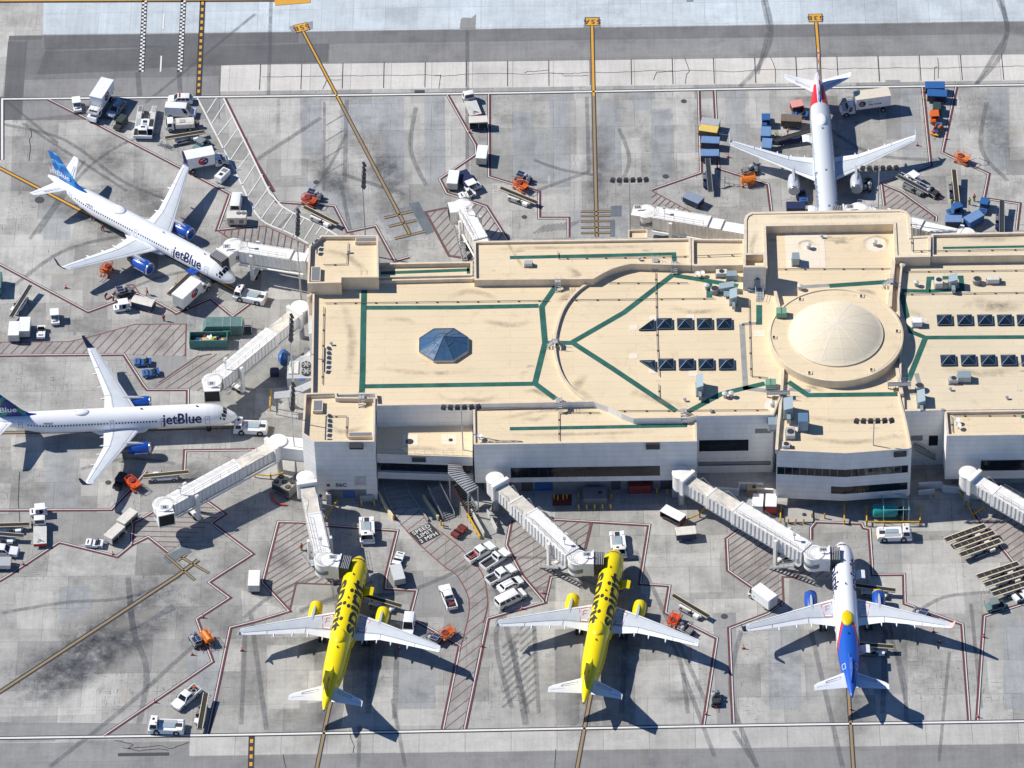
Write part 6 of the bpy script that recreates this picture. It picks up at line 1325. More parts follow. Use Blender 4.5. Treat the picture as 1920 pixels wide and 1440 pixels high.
P_('bl_w', None, 0,1008, -70,-2, 'white belt loader above the cut off pickup at the left edge','belt loader',GB,.9)
P_('cart_l', lambda: cart(GREYL,WHITED,True,3.4,2.1,1.3), 2,1055, 40,0, 'low white equipment cart cut by the left edge','baggage cart',GC,1.0)
P_('cart_o', lambda: cart(CREAMW,WHITED,True,3.6,1.8,1.9,False,DARK,True), 239,973, 26,-24, 'white open sided cart, upper one behind the small tractor','baggage cart',GC,1.2)
P_('cart_o', None, 215,1001, 26,-24, 'white open sided cart, lower one behind the small tractor','baggage cart',GC,1.2)
P_('mtug', None, 177,1018, -30,-2, 'open white tractor pulling two white open sided carts','baggage tractor',GT,.7)
P_('cart_w', None, 477,1090, 2,-30, 'tall white cart alone left of the hatched stand','baggage cart',GC,1.2)
P_('gc', None, 367,1200, 14,24, 'hydrant cart beside the orange box on the left zigzag line','hydrant cart',GH,.8)
P_('or3', lambda: lattice(mat('flat orange paint',(.78,.22,.02),.6),False,True), 388,1196, 10,14, 'covered orange platform on the left zigzag line','lift platform',GL,1.0)
P_('bl_y', None, 378,1336, 12,-60, 'belt loader parked upright beside the bottom left pickup','belt loader',GB,.9)
# centre south
P_('mtug', None, 747,1047, 10,-22, 'open white tractor in front of a grey topped cart','baggage tractor',GT,.7)
P_('cart_gr', lambda: cart(mat('pale grey canvas',(.58,.60,.62),.7),GREYL,True,3.6,1.9,1.8), 746,1078, -10,-34, 'cart with pale grey top right of the left yellow airliner nose','baggage cart',GC,1.1)
P_('rtug', lambda: tug(REDD,False), 861,995, 22,-20, 'red open tractor below the covered stairs','baggage tractor',GT,.7)
P_('bl_dk', lambda: belt_loader(WHITE,YCREAM,False,(1.0,1.7)), 712,1131, -70,-16, 'belt loader at the hold of the left yellow airliner','belt loader',GB,1.1)
P_('wtr', lambda: van(WHITE,4.4,2.3,False), 766,1170, -6,40, 'white truck with blue windshield half under the yellow airliner wing','truck',None,1.3)
P_('gc', None, 812,1197, 30,14, 'hydrant cart with solar panel under the left yellow airliner wingtip','hydrant cart',GH,.8)
P_('or', None, 838,1188, 24,-16, 'orange lift platform left of the lower hatched lane','lift platform',GL,1.0)
P_('bl_y', None, 1293,1141, -60,-32, 'belt loader above the orange platform by the right yellow airliner','belt loader',GB,.9)
P_('or2', None, 1264,1163, 14,-26, 'bright orange lift platform below a belt loader','lift platform',GL,1.0)
P_('gcn', lambda: gcart(False), 1286,1180, 26,14, 'hydrant cart with round tanks at the right yellow airliner wingtip','hydrant cart',GH,.8)
P_('sv', stepvan, 1430,1117, -40,-30, 'white box van parked near the wing of the blue tailed airliner','delivery van',None,1.4)
P_('gcb', lambda: gcart(False,DARK), 1342,1309, 2,30, 'dark hydrant cart between the two red lines near the bottom','hydrant cart',GH,.8)
P_('wcart', lambda: cart(WHITE,REDD,True,4.2,1.9,1.75,False,DARK,True), 1262,966, 46,24, 'white topped cart with dark hatch near the building shade','baggage cart',GC,1.2)
P_('cart_t2', lambda: cart(CREAMW,NAVY,True,3.4,1.9,1.7), 1286,999, 44,-4, 'cream topped cart with dark sides below the white topped cart','baggage cart',GC,1.2)
P_('bl_dk', None, 1637,1108, -60,-4, 'belt loader at the forward hold of the blue tailed airliner','belt loader',GB,1.1)
P_('bl_dk', None, 1633,1216, -50,-1, 'belt loader at the rear hold of the blue tailed airliner','belt loader',GB,1.1)
P_('scart', lambda: gcart(True), 1727,1150, 40,16, 'solar panelled hydrant cart behind the blue tailed airliner wing','hydrant cart',GH,.8)
for i,(x,y,o) in enumerate(((1812,1003,'top'),(1829,1016,'middle'),(1840,1031,'bottom'))):
    P_('bl_s', lambda: belt_loader(CREAMW,mat('sand paint',(.78,.66,.46),.5),True,(.7,1.0),8.0,.56), x,y, -56,22, 'cream belt loader with segmented belt, %s of the upper trio'%o,'belt loader',GB,.9)
for i,(x,y,o) in enumerate(((1873,1073,'top'),(1887,1088,'middle'),(1902,1106,'bottom'))):
    P_('bl_s', None, x,y, -56,20, 'cream belt loader with segmented belt, %s of the lower trio'%o,'belt loader',GB,.9)
P_('gcart', None, 1866,1134, -36,8, 'dark green utility vehicle with grey roof below the belt loaders','utility vehicle','utility vehicles',.9)
P_('mtug', None, 1915,1116, 20,-10, 'white tractor cut by the right edge below the belt loaders','baggage tractor',GT,.7)
# north side
P_('cart_can', lambda: cart(CREAMW,WHITED,True,3.4,1.8,2.0,False,DARK,True), 897,230, 40,-2, 'cream topped open cart just behind the flatbed truck','baggage cart',GC,1.2)
P_('cart_w', None, 904,291, 6,-34, 'tall white cart between the two red lines at upper centre','baggage cart',GC,1.2)
P_('cart_w', None, 850,338, 6,-34, 'tall white cart beside the dark striped cart','baggage cart',GC,1.2)
P_('cart_d', lambda: cart(NAVY,DARK,True,4.2,2.2,1.2), 874,335, -26,-36, 'low navy cart with white cross straps','baggage cart',GC,1.0)
P_('tug_w', None, 886,349, 26,-10, 'white tractor below the navy cart near the top centre bridge','baggage tractor',GT,.8)
P_('mtug', None, 876,364, -26,8, 'open white tractor close to the top centre jet bridge','baggage tractor',GT,.7)
P_('gc', None, 981,333, -30,-8, 'hydrant cart with solar panel at upper centre','hydrant cart',GH,.8)
P_('or', None, 976,348, 20,12, 'orange lift platform above a belt loader at upper centre','lift platform',GL,1.0)
P_('bl_y', None, 971,371, -64,-22, 'belt loader below the orange platform at upper centre','belt loader',GB,.9)
P_('gc', None, 589,366, -26,-6, 'hydrant cart beside the white hatched lane','hydrant cart',GH,.8)
P_('or4', lambda: lattice(mat('dark orange red paint',(.50,.07,.02),.55)), 580,376, 22,8, 'dark orange lift platform beside the white hatched lane','lift platform',GL,1.0)
P_('bl_y', None, 600,409, -64,-28, 'belt loader beside the white hatched lane','belt loader',GB,.9)
P_('cart_gy', lambda: cart(GREYL,GREY,True,3.4,1.8,1.7), 1332,232, -40,-6, 'grey topped cart at the head of the cart line','baggage cart',GC,1.2)
P_('cart_ye', lambda: cart(mat('yellow tarp',(.72,.52,.14),.7),BROWN,True,3.4,1.8,1.7), 1329,245, -40,-6, 'yellow topped cart in the cart line','baggage cart',GC,1.2)
P_('cart_b', lambda: cart(BLUEL,NAVY,True,3.3,1.8,1.8), 1332,267, -40,-2, 'blue topped cart third in the cart line','baggage cart',GC,1.2)
P_('cart_b', None, 1331,291, -40,0, 'blue topped cart last in the cart line above a belt loader','baggage cart',GC,1.2)
P_('bl_n', lambda: belt_loader(NAVY,mat('grey blue rail',(.20,.25,.32),.5),False,(.9,1.6),8.2), 1327,332, -6,-60, 'dark belt loader below the line of carts','belt loader',GB,1.0)
P_('gcn', None, 1406,318, -30,6, 'hydrant cart above the bright orange covered platform','hydrant cart',GH,.8)
P_('or3', None, 1403,338, -30,4, 'covered orange platform left of the silver airliner engine','lift platform',GL,1.0)
P_('cart_r', lambda: cart(mat('faded red tarp',(.66,.30,.28),.7),REDD,True,2.2,1.8,1.8,False,DARK,True), 1494,199, -30,6, 'small red topped cart left of the silver airliner','baggage cart',GC,1.2)
P_('tug_b', None, 1500,213, -30,-4, 'blue tractor behind the red topped cart','baggage tractor',GT,.7)
P_('cart_br', lambda: cart(BROWN,DARK,True,3.8,1.9,1.8), 1484,226, -40,-2, 'brown topped dark cart left of the silver airliner','baggage cart',GC,1.2)
P_('cart_bl', lambda: cart(BLUEL,BLUE,True,2.6,1.8,1.8), 1436,251, 2,-30, 'pale blue topped cart near the silver airliner wing','baggage cart',GC,1.2)
P_('tug_br', lambda: tug(BLUE,True,BLACK,BLUE), 1436,224, 0,-30, 'blue canopied tractor pulling pale blue carts','baggage tractor',GT,1.0)
P_('cart_bl', None, 1438,273, 4,-30, 'blue topped cart partly under the silver airliner wing','baggage cart',GC,1.2)
P_('bl_dk2', lambda: belt_loader(NAVY,DARK,False,(1.0,2.0),8.0), 1485,257, 60,-12, 'dark belt loader with luggage at the silver airliner hold','belt loader',GB,1.2)
P_('cart_bb', lambda: cart(BLUE,NAVY,True,3.6,1.9,1.8), 1753,164, -40,0, 'blue topped cart beyond the boundary line at upper right','baggage cart',GC,1.2)
P_('cart_bb', None, 1757,179, -40,-2, 'blue topped cart directly below another blue cart at upper right','baggage cart',GC,1.2)
P_('soft', None, 1757,201, 2,-20, 'dark covered unit directly above the orange tractor at upper right','utility cart',None,.9)
P_('tug_o', lambda: tug(ORANGE,True,BLACK,ORANGE), 1752,217, -4,-26, 'orange canopied tractor in the narrow lane at upper right','baggage tractor',GT,1.0)
def bagcart():
    r = empty('luggage_dolly'); MB().box(-1.6,1.6,-.8,.8,.45,.58).build('deck',YEL,r); random.seed(4); cols = [BLUE,NAVY,REDD,BLACK,mat('pink case',(.5,.08,.3),.5),BLUE,ORANGE,BROWN,NAVY]
    for i in range(10):
        x = -1.2+.55*(i%5); y = -.35+.7*(i//5); b = MB(); b.cbox(-.35,.35,-.25,.25,0,.32,.05); b.xf(Matrix.Translation((x,y,.6+.3*random.random()))@Matrix.Rotation(random.uniform(-.7,.7),4,'Z')@Matrix.Rotation(random.uniform(-.4,.4),4,'X')); b.build('suitcase',cols[i%9],r)
    MB().tube([(1.6,0,.45),(2.5,0,.35)],.05).build('drawbar',YEL,r); wheels(r,[(1.1,.65),(1.1,-.65),(-1.1,.65),(-1.1,-.65)],.26,.18); return r
P_('bagc', bagcart, 1757,240, -14,24, 'open dolly piled with blue and red suitcases','luggage dolly',None,.9)
P_('or_arm', lambda: lattice(mat('pipe orange',(.75,.20,.05),.55),True), 1804,297, 28,10, 'orange lift platform with long folded hose arm at upper right','lift platform',GL,1.0)
P_('bl_h', lambda: belt_loader(GREY,GREYL,False,(.8,1.3),7.2,.42,False,True), 1711,349, -56,-26, 'grey belt loader with white handrail beside a white tractor','belt loader',GB,1.0)
P_('tug_w', None, 1711,332, -26,-18, 'white canopied tractor beside the handrail belt loader','baggage tractor',GT,1.0)
P_('gcb', None, 1747,359, 30,16, 'dark hydrant cart right of the handrail belt loader','hydrant cart',GH,.8)
P_('bl_yd', lambda: belt_loader(NAVY,YCREAM,False,(.9,1.7),8.0), 1789,352, -6,-50, 'dark belt loader with yellow rail above the blue tractors','belt loader',GB,1.1)
P_('tug_br', None, 1791,393, -40,12, 'blue canopied tractor below the yellow railed belt loader','baggage tractor',GT,1.0)
P_('tug_br', None, 1845,386, -10,36, 'blue canopied tractor with worker beside it at right','baggage tractor',GT,1.0)
P_('cart_bl2', lambda: cart(BLUEL,NAVY,True,3.0,1.8,1.7), 1788,414, 30,0, 'pale blue topped cart behind the top right jet bridge','baggage cart',GC,1.2)
P_('cart_bl3', lambda: cart(BLUEL,BLUE,True,3.4,1.9,1.9), 1826,411, 40,-22, 'pale blue cart with white label on its roof','baggage cart',GC,1.2)
P_('bl_n', None, 1876,410, 0,-50, 'dark belt loader standing at the far right of the upper stands','belt loader',GB,1.0)
P_('tug_b', None, 1505,367, 10,30, 'blue tractor tucked beside the silver airliner front hold','baggage tractor',GT,.8)
P_('cart_nb', lambda: cart(NAVY,NAVY,True,3.4,1.8,1.6), 1492,388, 40,0, 'navy cart just above the terminal roof edge','baggage cart',GC,1.2)
P_('cart_nr', lambda: cart(mat('slate canvas',(.24,.29,.38),.7),NAVY,True,3.4,2.0,1.6), 1300,373, 36,16, 'slate blue container cart beside the top jet bridge hatching','baggage cart',GC,1.2)
P_('gcb', None, 1627,345, 4,-26, 'dark hydrant cart beside the right engine of the silver airliner','hydrant cart',GH,.8)
P_('wc', lambda: cart(WHITE,WHITED,True,3.0,1.8,2.2,False,REDD), 1421,945, 2,-30, 'white container cart, left of two standing beside the annex','baggage cart',GC,1.3)
P_('wcr', lambda: cart(WHITE,RED,True,3.0,1.9,2.2,False,REDD), 1446,945, 2,-30, 'white container cart with red sides, right of two beside the annex','baggage cart',GC,1.3)
P_('wbl', lambda: cart(GREYL,GREYL,True,2.2,1.6,1.8), 1409,948, 10,-20, 'small grey cart half hidden behind the right jet bridge','baggage cart',GC,1.2)
# people
for x,y,fx,fy,t,ps,lab in ((172,406,10,4,HIVIS,'stand','person in orange vest standing under the diagonal airliner tail'),(192,426,10,4,HIVIS,'walk','person in orange vest walking right below the diagonal airliner'),(276,546,-10,2,HIVIS,'walk','person in orange vest striding above the arched cart'),(307,595,-2,10,HIVIS,'stand','person in orange vest standing above the hatched lane'),
    (212,557,-6,6,mat('white shirt',(.7,.7,.7),.8),'reach','person in white shirt bending at the hydrant cart hose'),(565,1025,8,6,HIVIS,'stand','person in orange vest at the jet bridge stairs'),(60,984,10,2,REDD,'reach','person in dark red top beside the flatbed truck'),
    (1454,256,10,-2,HIVISG,'reach','person in green vest at the foot of the dark belt loader'),(1477,246,10,-2,HIVIS,'reach','person in orange vest beside the dark belt loader'),(1818,377,-4,8,HIVISG,'stand','person in green vest left of a colleague in orange'),(1827,370,-4,8,HIVIS,'stand','person in orange vest right of a colleague in green'),
    (1855,378,-8,2,HIVISG,'stand','person in green vest behind the blue tractor'),(1697,336,4,10,HIVISG,'reach','person in green vest by the white tractor cab'),(1785,378,4,10,HIVISG,'stand','person in bright green vest at the belt loader foot'),(1621,343,8,4,HIVISG,'stand','person in green vest under the silver airliner engine')):
    P_(('person',t.name,ps), lambda: person(t,ps), x,y,fx,fy,lab,'person',GPE,.9)
# cones
for x,y,lab in ((211,1037,'cone on the zigzag line near two white carts'),(43,1056,'cone on the red line at the far left'),(1365,292,'cone right of the blue topped carts'),(1720,270,'cone right of the silver airliner wingtip'),(1019,1110,'cone in the hatched corner right of the van'),(979,1139,'cone on the red line below the passenger van'),(1256,1155,'cone beside the bright orange platform'),(1394,1213,'cone left of the blue tailed airliner wing'),
    (1750,1182,'cone behind the blue tailed airliner wing'),(1762,1201,'cone in the shadow of the blue tailed airliner wing'),(1595,1328,'cone on the yellow line behind the blue tailed airliner'),(903,1210,'cone on the right line of the curved lane'),(854,1247,'cone on the left line of the curved lane'),(380,1155,'cone at the top of the left zigzag'),(360,1225,'cone at the corner of the small red box'),(453,1217,'cone left of the yellow airliner wingtip'),
    (290,1314,'cone on the diagonal line by the bottom left pickup'),(1323,1337,'cone on the red line near the bottom'),(1844,1192,'cone on the red line at lower right'),(1833,1342,'cone at the foot of the right red line'),(1164,1105,'cone under the right yellow airliner'),(123,537,'cone alone left of the diagonal airliner'),(1774,258,'cone on the right line of the narrow lane'),(879,246,'cone on the line by the flatbed truck'),(749,1213,'cone under the left yellow airliner wing'),(1263,910,'cone in the shade by the jet bridge base')):
    P_('cone', cone_, x,y,1,0,'red traffic '+lab,'traffic cone',GCO,.4)
# ================================================================== jet bridges, masts, plant
JBM = mat('jet bridge white',(.86,.845,.81),.45,dirt=.14,scale=.6); JBS = mat('jet bridge side panels',(.84,.825,.79),.5,dirt=.15,scale=.5); JBR = mat('weathered bridge roof',(.76,.71,.62),.6,dirt=.4,scale=.5); JBG = mat('bellows grey',(.05,.052,.056),.7)
def tunnel(root, p0, p1, w, h, ribm=JBS, roofm=JBM, ribs=True, name='tunnel', rib_w=.34, gap=.86):
    # box tunnel between floor centre points with ribbed sides
    p0 = Vector(p0); p1 = Vector(p1); d = p1-p0; L = d.length; x = d.normalized(); y = Vector((-x.y,x.x,0)).normalized(); z = x.cross(y)
    M = Matrix(((x.x,y.x,z.x,p0.x),(x.y,y.y,z.y,p0.y),(x.z,y.z,z.z,p0.z),(0,0,0,1)))
    b = MB(); b.box(0,L,-w/2,w/2,0,h-.08)
    if ribs:
        k = gap/2
        while k < L-gap/2:
            for s in (1,-1): b.box(k-rib_w/2,k+rib_w/2,s*(w/2)-.13,s*(w/2)+.13,.12,h-.22)
            k += gap
    o = b.xf(M).build(name,ribm,root)
    MB().box(-.02,L+.02,-w/2-.1,w/2+.1,h-.08,h+.02).xf(M).build('roof',roofm,o)
    MB().box(0,L,-w/2-.06,w/2+.06,-.25,0).xf(M).build('underframe',GREYL,o)
    return o, M, L
def railing(root, pts, h=1.05, m=GREY, r=.03, name='railing'):
    P = [Vector(p) for p in pts]; b = MB()
    for hh in (h,h*.5): b.tube([p+Vector((0,0,hh)) for p in P],r)
    for a, c in zip(P[:-1],P[1:]):
        n = max(1,int((c-a).length/1.6))
        for i in range(n+1):
            q = a+(c-a)*i/n; b.tube([q,q+Vector((0,0,h))],r)
    return b.build(name,m,root)
def jetbridge(label, rot, cab, segs=(.0,.38,1.0), z0=4.6, z1=3.9, cabdir=None, num=None, numpos=None, rw_=1.48, stair=0, roofs=(JBR,JBM), col=True, link=None, guard=True, dome=True, bell=True, rail=True, hoop=True, hood=None):
    # rot / cab: picture positions of the roof centres (at about 7.5 m)
    zr = z0+2.75; A = G(*rot,zr); zc = z1+2.75; B = G(*cab,zc); A = Vector((A.x,A.y,z0)); B = Vector((B.x,B.y,z1))
    r = empty('jet_bridge',label,'jet bridge',(0,0,0),0,'jet bridges at the terminal')
    d = (B-A); L = d.length; x = Vector((d.x,d.y,0)).normalized(); y = Vector((-x.y,x.x,0)); hd = math.atan2(x.y,x.x)
    # rotunda
    rt = MB(); rt.lathe([(rw_,-.3),(rw_,2.9),(rw_+.12,2.92),(rw_+.12,3.08),(rw_*.6,3.2),(.05,3.25)],(A.x,A.y,z0),28); ro = rt.build('rotunda',JBS if False else JBM,r,smooth=35)
    MB().cyl((A.x,A.y,0),(A.x,A.y,z0-.3),.55,n=16).build('rotunda_column',GREYL,r)
    fr = A+x*(rw_+.2); MB().box(-.35,.35,-1.75,1.75,-.25,3.25).xf(Matrix.Translation(A+x*(rw_-.1))@Matrix.Rotation(hd,4,'Z')).build('entry_frame',JBM,r)
    a = A+x*rw_; n = len(segs)-1; e = B-x*1.6; dd = e-a
    for i in range(n):
        w = 2.25+.32*i; h = 2.45+.25*i; p0 = a+dd*segs[i]; p1 = a+dd*segs[i+1]
        o, M, l = tunnel(r,p0,p1,w,h,JBS,roofs[0] if i < n-1 else roofs[1])
        if i == n-1 and rail:
            for s in (1,-1): railing(o,[M@Vector((l*.05,s*(w/2-.1),h+.02)),M@Vector((l*.95,s*(w/2-.1),h+.02))])
            mast = M@Vector((l*.86,0,h)); 
        elif hoop:
            hp = MB(); hp.tube([M@Vector((l*.3,-w/2,h)),M@Vector((l*.45,-w/2-.1,h+1.0)),M@Vector((l*.9,-w/2,h+.05))],.035); hp.tube([M@Vector((l*.3,w/2,h)),M@Vector((l*.45,w/2+.1,h+1.0)),M@Vector((l*.9,w/2,h+.05))],.035); hp.build('cable_hoop',GREYL,o)
        if i: MB().box(-.15,.15,-w/2-.08,w/2+.08,-.3,h+.08).xf(M).build('tunnel_collar',JBM,o)
    # conduit along the underside edge
    off = y*(1.75); MB().tube([a+off+Vector((0,0,-.1)),e+off+Vector((0,0,-.2))],.16,8).build('utility_conduit',JBM,r)
    # drive column
    if col:
        c = a+dd*.80; f = MB()
        for s in (1,-1): f.box(-.3,.3,s*1.95-.22,s*1.95+.22,.9,c.z+1.8+.9)
        f.box(-.35,.35,-2.15,2.15,.9,1.35)
        dc = f.xf(Matrix.Translation((c.x,c.y,0))@Matrix.Rotation(hd,4,'Z')).build('drive_column',JBM,r)
        for s in (1,-1):
            q = Vector((c.x,c.y,0))+y*(.8*s); MB().cyl((q.x-y.x*.2,q.y-y.y*.2,.55),(q.x+y.x*.2,q.y+y.y*.2,.55),.55,n=16).build('wheel',BLACK,dc)
    # cab
    hc = heading(cab[0],cab[1],cabdir[0],cabdir[1],zc) if cabdir else hd
    cm = Matrix.Translation(B)@Matrix.Rotation(hc,4,'Z')
    MB().lathe([(1.7,-.3),(1.7,2.62),(1.8,2.64),(1.8,2.78),(.05,2.86)],(B.x,B.y,z1),28).build('cab',JBM,r,smooth=35)
    ring = MB(); ring.lathe([(1.71,.45),(1.74,.9),(1.71,1.4)],(B.x,B.y,z1),28); ring.build('curtain_wall',mat('slate curtain',(.22,.25,.25),.6),r,smooth=True)
    MB().box(.8,2.6,-1.45,1.45,-.3,2.65).xf(cm).build('cab_head',JBM,r)
    MB().box(2.58,2.66,-1.3,1.3,.1,2.45).xf(cm).build('cab_opening',BLACK,r)
    n_ = 12; railing(r,[(B.x+1.55*math.cos(hc+PI*.5+PI*i/n_),B.y+1.55*math.sin(hc+PI*.5+PI*i/n_),z1+2.8) for i in range(n_+1)],.9,GREYL,.022,'cab_railing')
    if bell:
        bl = MB()
        for i in range(6): bl.box(3.05+.27*i,3.22+.27*i,-1.75,1.75,-.1,2.75+.03*i)
        bo = MB()
        for i in range(6): MB().box(2.75+.30*i,3.0+.30*i,-1.5,1.5,-.1,2.55).xf(cm).build('bellows_canopy',JBG,r); MB().box(2.83+.30*i,2.92+.30*i,-1.5,1.5,2.55,2.62).xf(cm).build('bellows_hoop',GREYL,r)
        MB().box(2.5,2.75,-1.65,1.65,-.2,2.8).xf(cm).build('bellows_frame',JBM,r)
    if num:
        pos = cm@Vector((1.8,-2.6 if numpos is None else numpos,2.2)); sp = MB(); 
        v, f = text_verts(num,.62,.02); 
        nm_ = Matrix.Translation((B.x+x.x*.2,B.y+x.y*.2,0)); g = cm@Vector((1.6,0,2.78))
        face = Matrix.Translation((g.x,g.y-.0,z1+3.5))@Matrix.Rotation(PI/2*.55,4,'X')
        MB().box(-.7,.7,-.38,.38,-.05,0).xf(face).build('gate_sign',JBM,r); b = MB(); b.add(v,f); b.xf(face@Matrix.Translation((0,0,.01))).build('gate_sign_number',mat('sign ink',(.03,.05,.10),.6),r)
    # roof furniture: camera mast and drum
    mt = a+dd*.9; MB().tube([(mt.x,mt.y,z1+2.9),(mt.x,mt.y,z1+4.4)],.09,6).build('light_mast',JBM,r); MB().box(mt.x-.25,mt.x+.25,mt.y-.25,mt.y+.25,z1+4.4,z1+4.65).build('lamp_head',GREYL,r)
    # service stairs
    if stair:
        s = stair; p = B-x*2.2+y*(s*2.1); top = Vector((p.x,p.y,z1)); bot = Vector((p.x,p.y,0))-x*5.5+y*(s*.3); st = MB()
        for k in (-.45,.45): st.bar(top+y*k,bot+y*k,.08,.3)
        for i in range(1,14): q = top+(bot-top)*(i/14); st.bar(q-y*.45,q+y*.45,.3,.05)
        so_ = st.build('service_stairs',GREYL,r)
        rl = MB()
        for k in (-.47,.47):
            for hh in (.55,1.05): rl.tube([top+y*k+Vector((0,0,hh)),bot+y*k+Vector((0,0,hh))],.03)
            for i in range(6): q = top+(bot-top)*(i/5)+y*k; rl.tube([q,q+Vector((0,0,1.05))],.025)
        rl.build('handrail',GREY,so_); lp = top-y*(s*.6); MB().box(-.7,.7,-.7,.7,-.1,0).xf(Matrix.Translation(lp+Vector((0,0,z1*0)))@Matrix.Rotation(hd,4,'Z')).build('landing',GREYL,so_)
        cl_ = MB().box(-3.4,-.6,-.55,.55,.2,1.3).xf(Matrix.Translation((B.x-x.x*2.2+y.x*s*3.3,B.y-x.y*2.2+y.y*s*3.3,0))@Matrix.Rotation(hd,4,'Z'))
    if link:
        q = G(*link,zr); o, M, l = tunnel(r,Vector((q.x,q.y,z0)),A-(A-Vector((q.x,q.y,z0))).normalized()*rw_*.6,2.6,2.75,JBM,JBM,False,'fixed_walkway')
    return r, A, B
jetbridge('white jet bridge docked at the nose of the diagonal white airliner',(588,484),(437,459),(.0,.22,1.0),cabdir=(-30,22),num='57',rw_=1.5,roofs=(JBM,JBM),z1=4.0)
jetbridge('white jet bridge slanting down left from the curved west rotunda, above the lower left airliner',(562,577),(397,713),(.0,.30,1.0),cabdir=(0,30),num='59',bell=False,stair=0,roofs=(JBR,JBM))
jetbridge('long white jet bridge with open cab ending left of the dark chiller unit',(521,828),(305,945),(.0,.33,1.0),cabdir=(12,34),num='58',bell=False,roofs=(JBR,JBM),link=(574,834))
jetbridge('white jet bridge in front of the terminal corner docked at the left yellow airliner',(573,897),(608,1048),(.0,.42,1.0),cabdir=(36,4),num='56C',stair=-1,roofs=(JBR,JBM))
jetbridge('white jet bridge from the middle facade docked at the right yellow airliner',(928,899),(1083,1045),(.0,.22,.42,1.0),cabdir=(36,0),num='54B',stair=-1,roofs=(JBR,JBM))
jetbridge('white jet bridge from the facade corner docked at the blue tailed airliner',(1277,889),(1526,1036),(.0,.2,.42,1.0),cabdir=(36,0),num='54A',stair=-1,roofs=(JBR,JBM))
jetbridge('white jet bridge leaving the picture at the right edge',(1815,888),(2010,1000),(.0,.24,1.0),cabdir=(36,0),stair=-1,roofs=(JBM,JBM))
jetbridge('short white jet bridge behind the north roof at the empty upper stand',(918,478),(868,385),(.0,.3,1.0),cabdir=(-30,4),num=None,stair=1,rw_=1.45,roofs=(JBM,JBM),bell=False)
jetbridge('white jet bridge running left from the curved north wing to the empty stand',(1418,432),(1212,396),(.0,.28,.42,1.0),cabdir=(-30,-4),num='55A',rw_=1.45,roofs=(JBM,JBM),bell=False,hoop=False)
jetbridge('white jet bridge behind the curved north wing docked at the silver airliner',(1812,440),(1610,392),(.0,.40,1.0),cabdir=(-30,2),num='53B',rw_=1.45,roofs=(JBM,JBM),hoop=False)
# ---- flood light masts
LG = 'floodlight masts around the terminal'
def mast():
    r = empty('floodlight_mast'); MB().cyl((0,0,0),(0,0,19.3),.16,.09,n=10).build('pole',GREYL,r); MB().cyl((0,0,0),(0,0,.5),.35,n=12).build('base',CONC,r); MB().bar((-3.0,0,19.2),(3.0,0,19.2),.12,.12).build('crossarm',GREY,r); MB().tube([(0,0,19.2),(0,0,20.0)],.04).build('finial',GREY,r)
    for i in range(6):
        x = -2.8+1.12*i; b = MB(); b.rings([[(x-.35,-.15,19.35),(x+.35,-.15,19.35),(x+.35,-.1,19.85),(x-.35,-.1,19.85)],[(x-.45,-.75,19.1),(x+.45,-.75,19.1),(x+.45,-.6,19.75),(x-.45,-.6,19.75)]]); b.xf(Matrix.Translation((x,0,0))@Matrix.Rotation((i-2.5)*.16,4,'Z')@Matrix.Translation((-x,0,0))); b.build('floodlight',DARK,r)
    return r
for x,y,ang,lab in ((565,566,(0,1),'floodlight mast beside the north west gatehouse'),(553,764,(0,1),'floodlight mast rising from the west equipment yard'),(556,893,(0,1),'floodlight mast left of the terminal corner by the chiller'),(687,478,(-.25,1),'floodlight mast behind the north west gatehouse roof'),(871,910,(1,0),'floodlight mast beside the covered stairs'),(1634,936,(1,0),'floodlight mast standing in front of the bent annex'),(1182,484,(1,0),'floodlight mast behind the north wing roof'),(1644,462,(1,0),'floodlight mast beside the silver airliner')):
    w = G(x,y); r = copy_tree(PROTO['mast']) if 'mast' in PROTO else mast(); PROTO.setdefault('mast',r)
    r.location = (w.x,w.y,0); r.rotation_euler = (0,0,0 if ang == (1,0) else PI/2); tag(r,lab,'floodlight mast',LG)
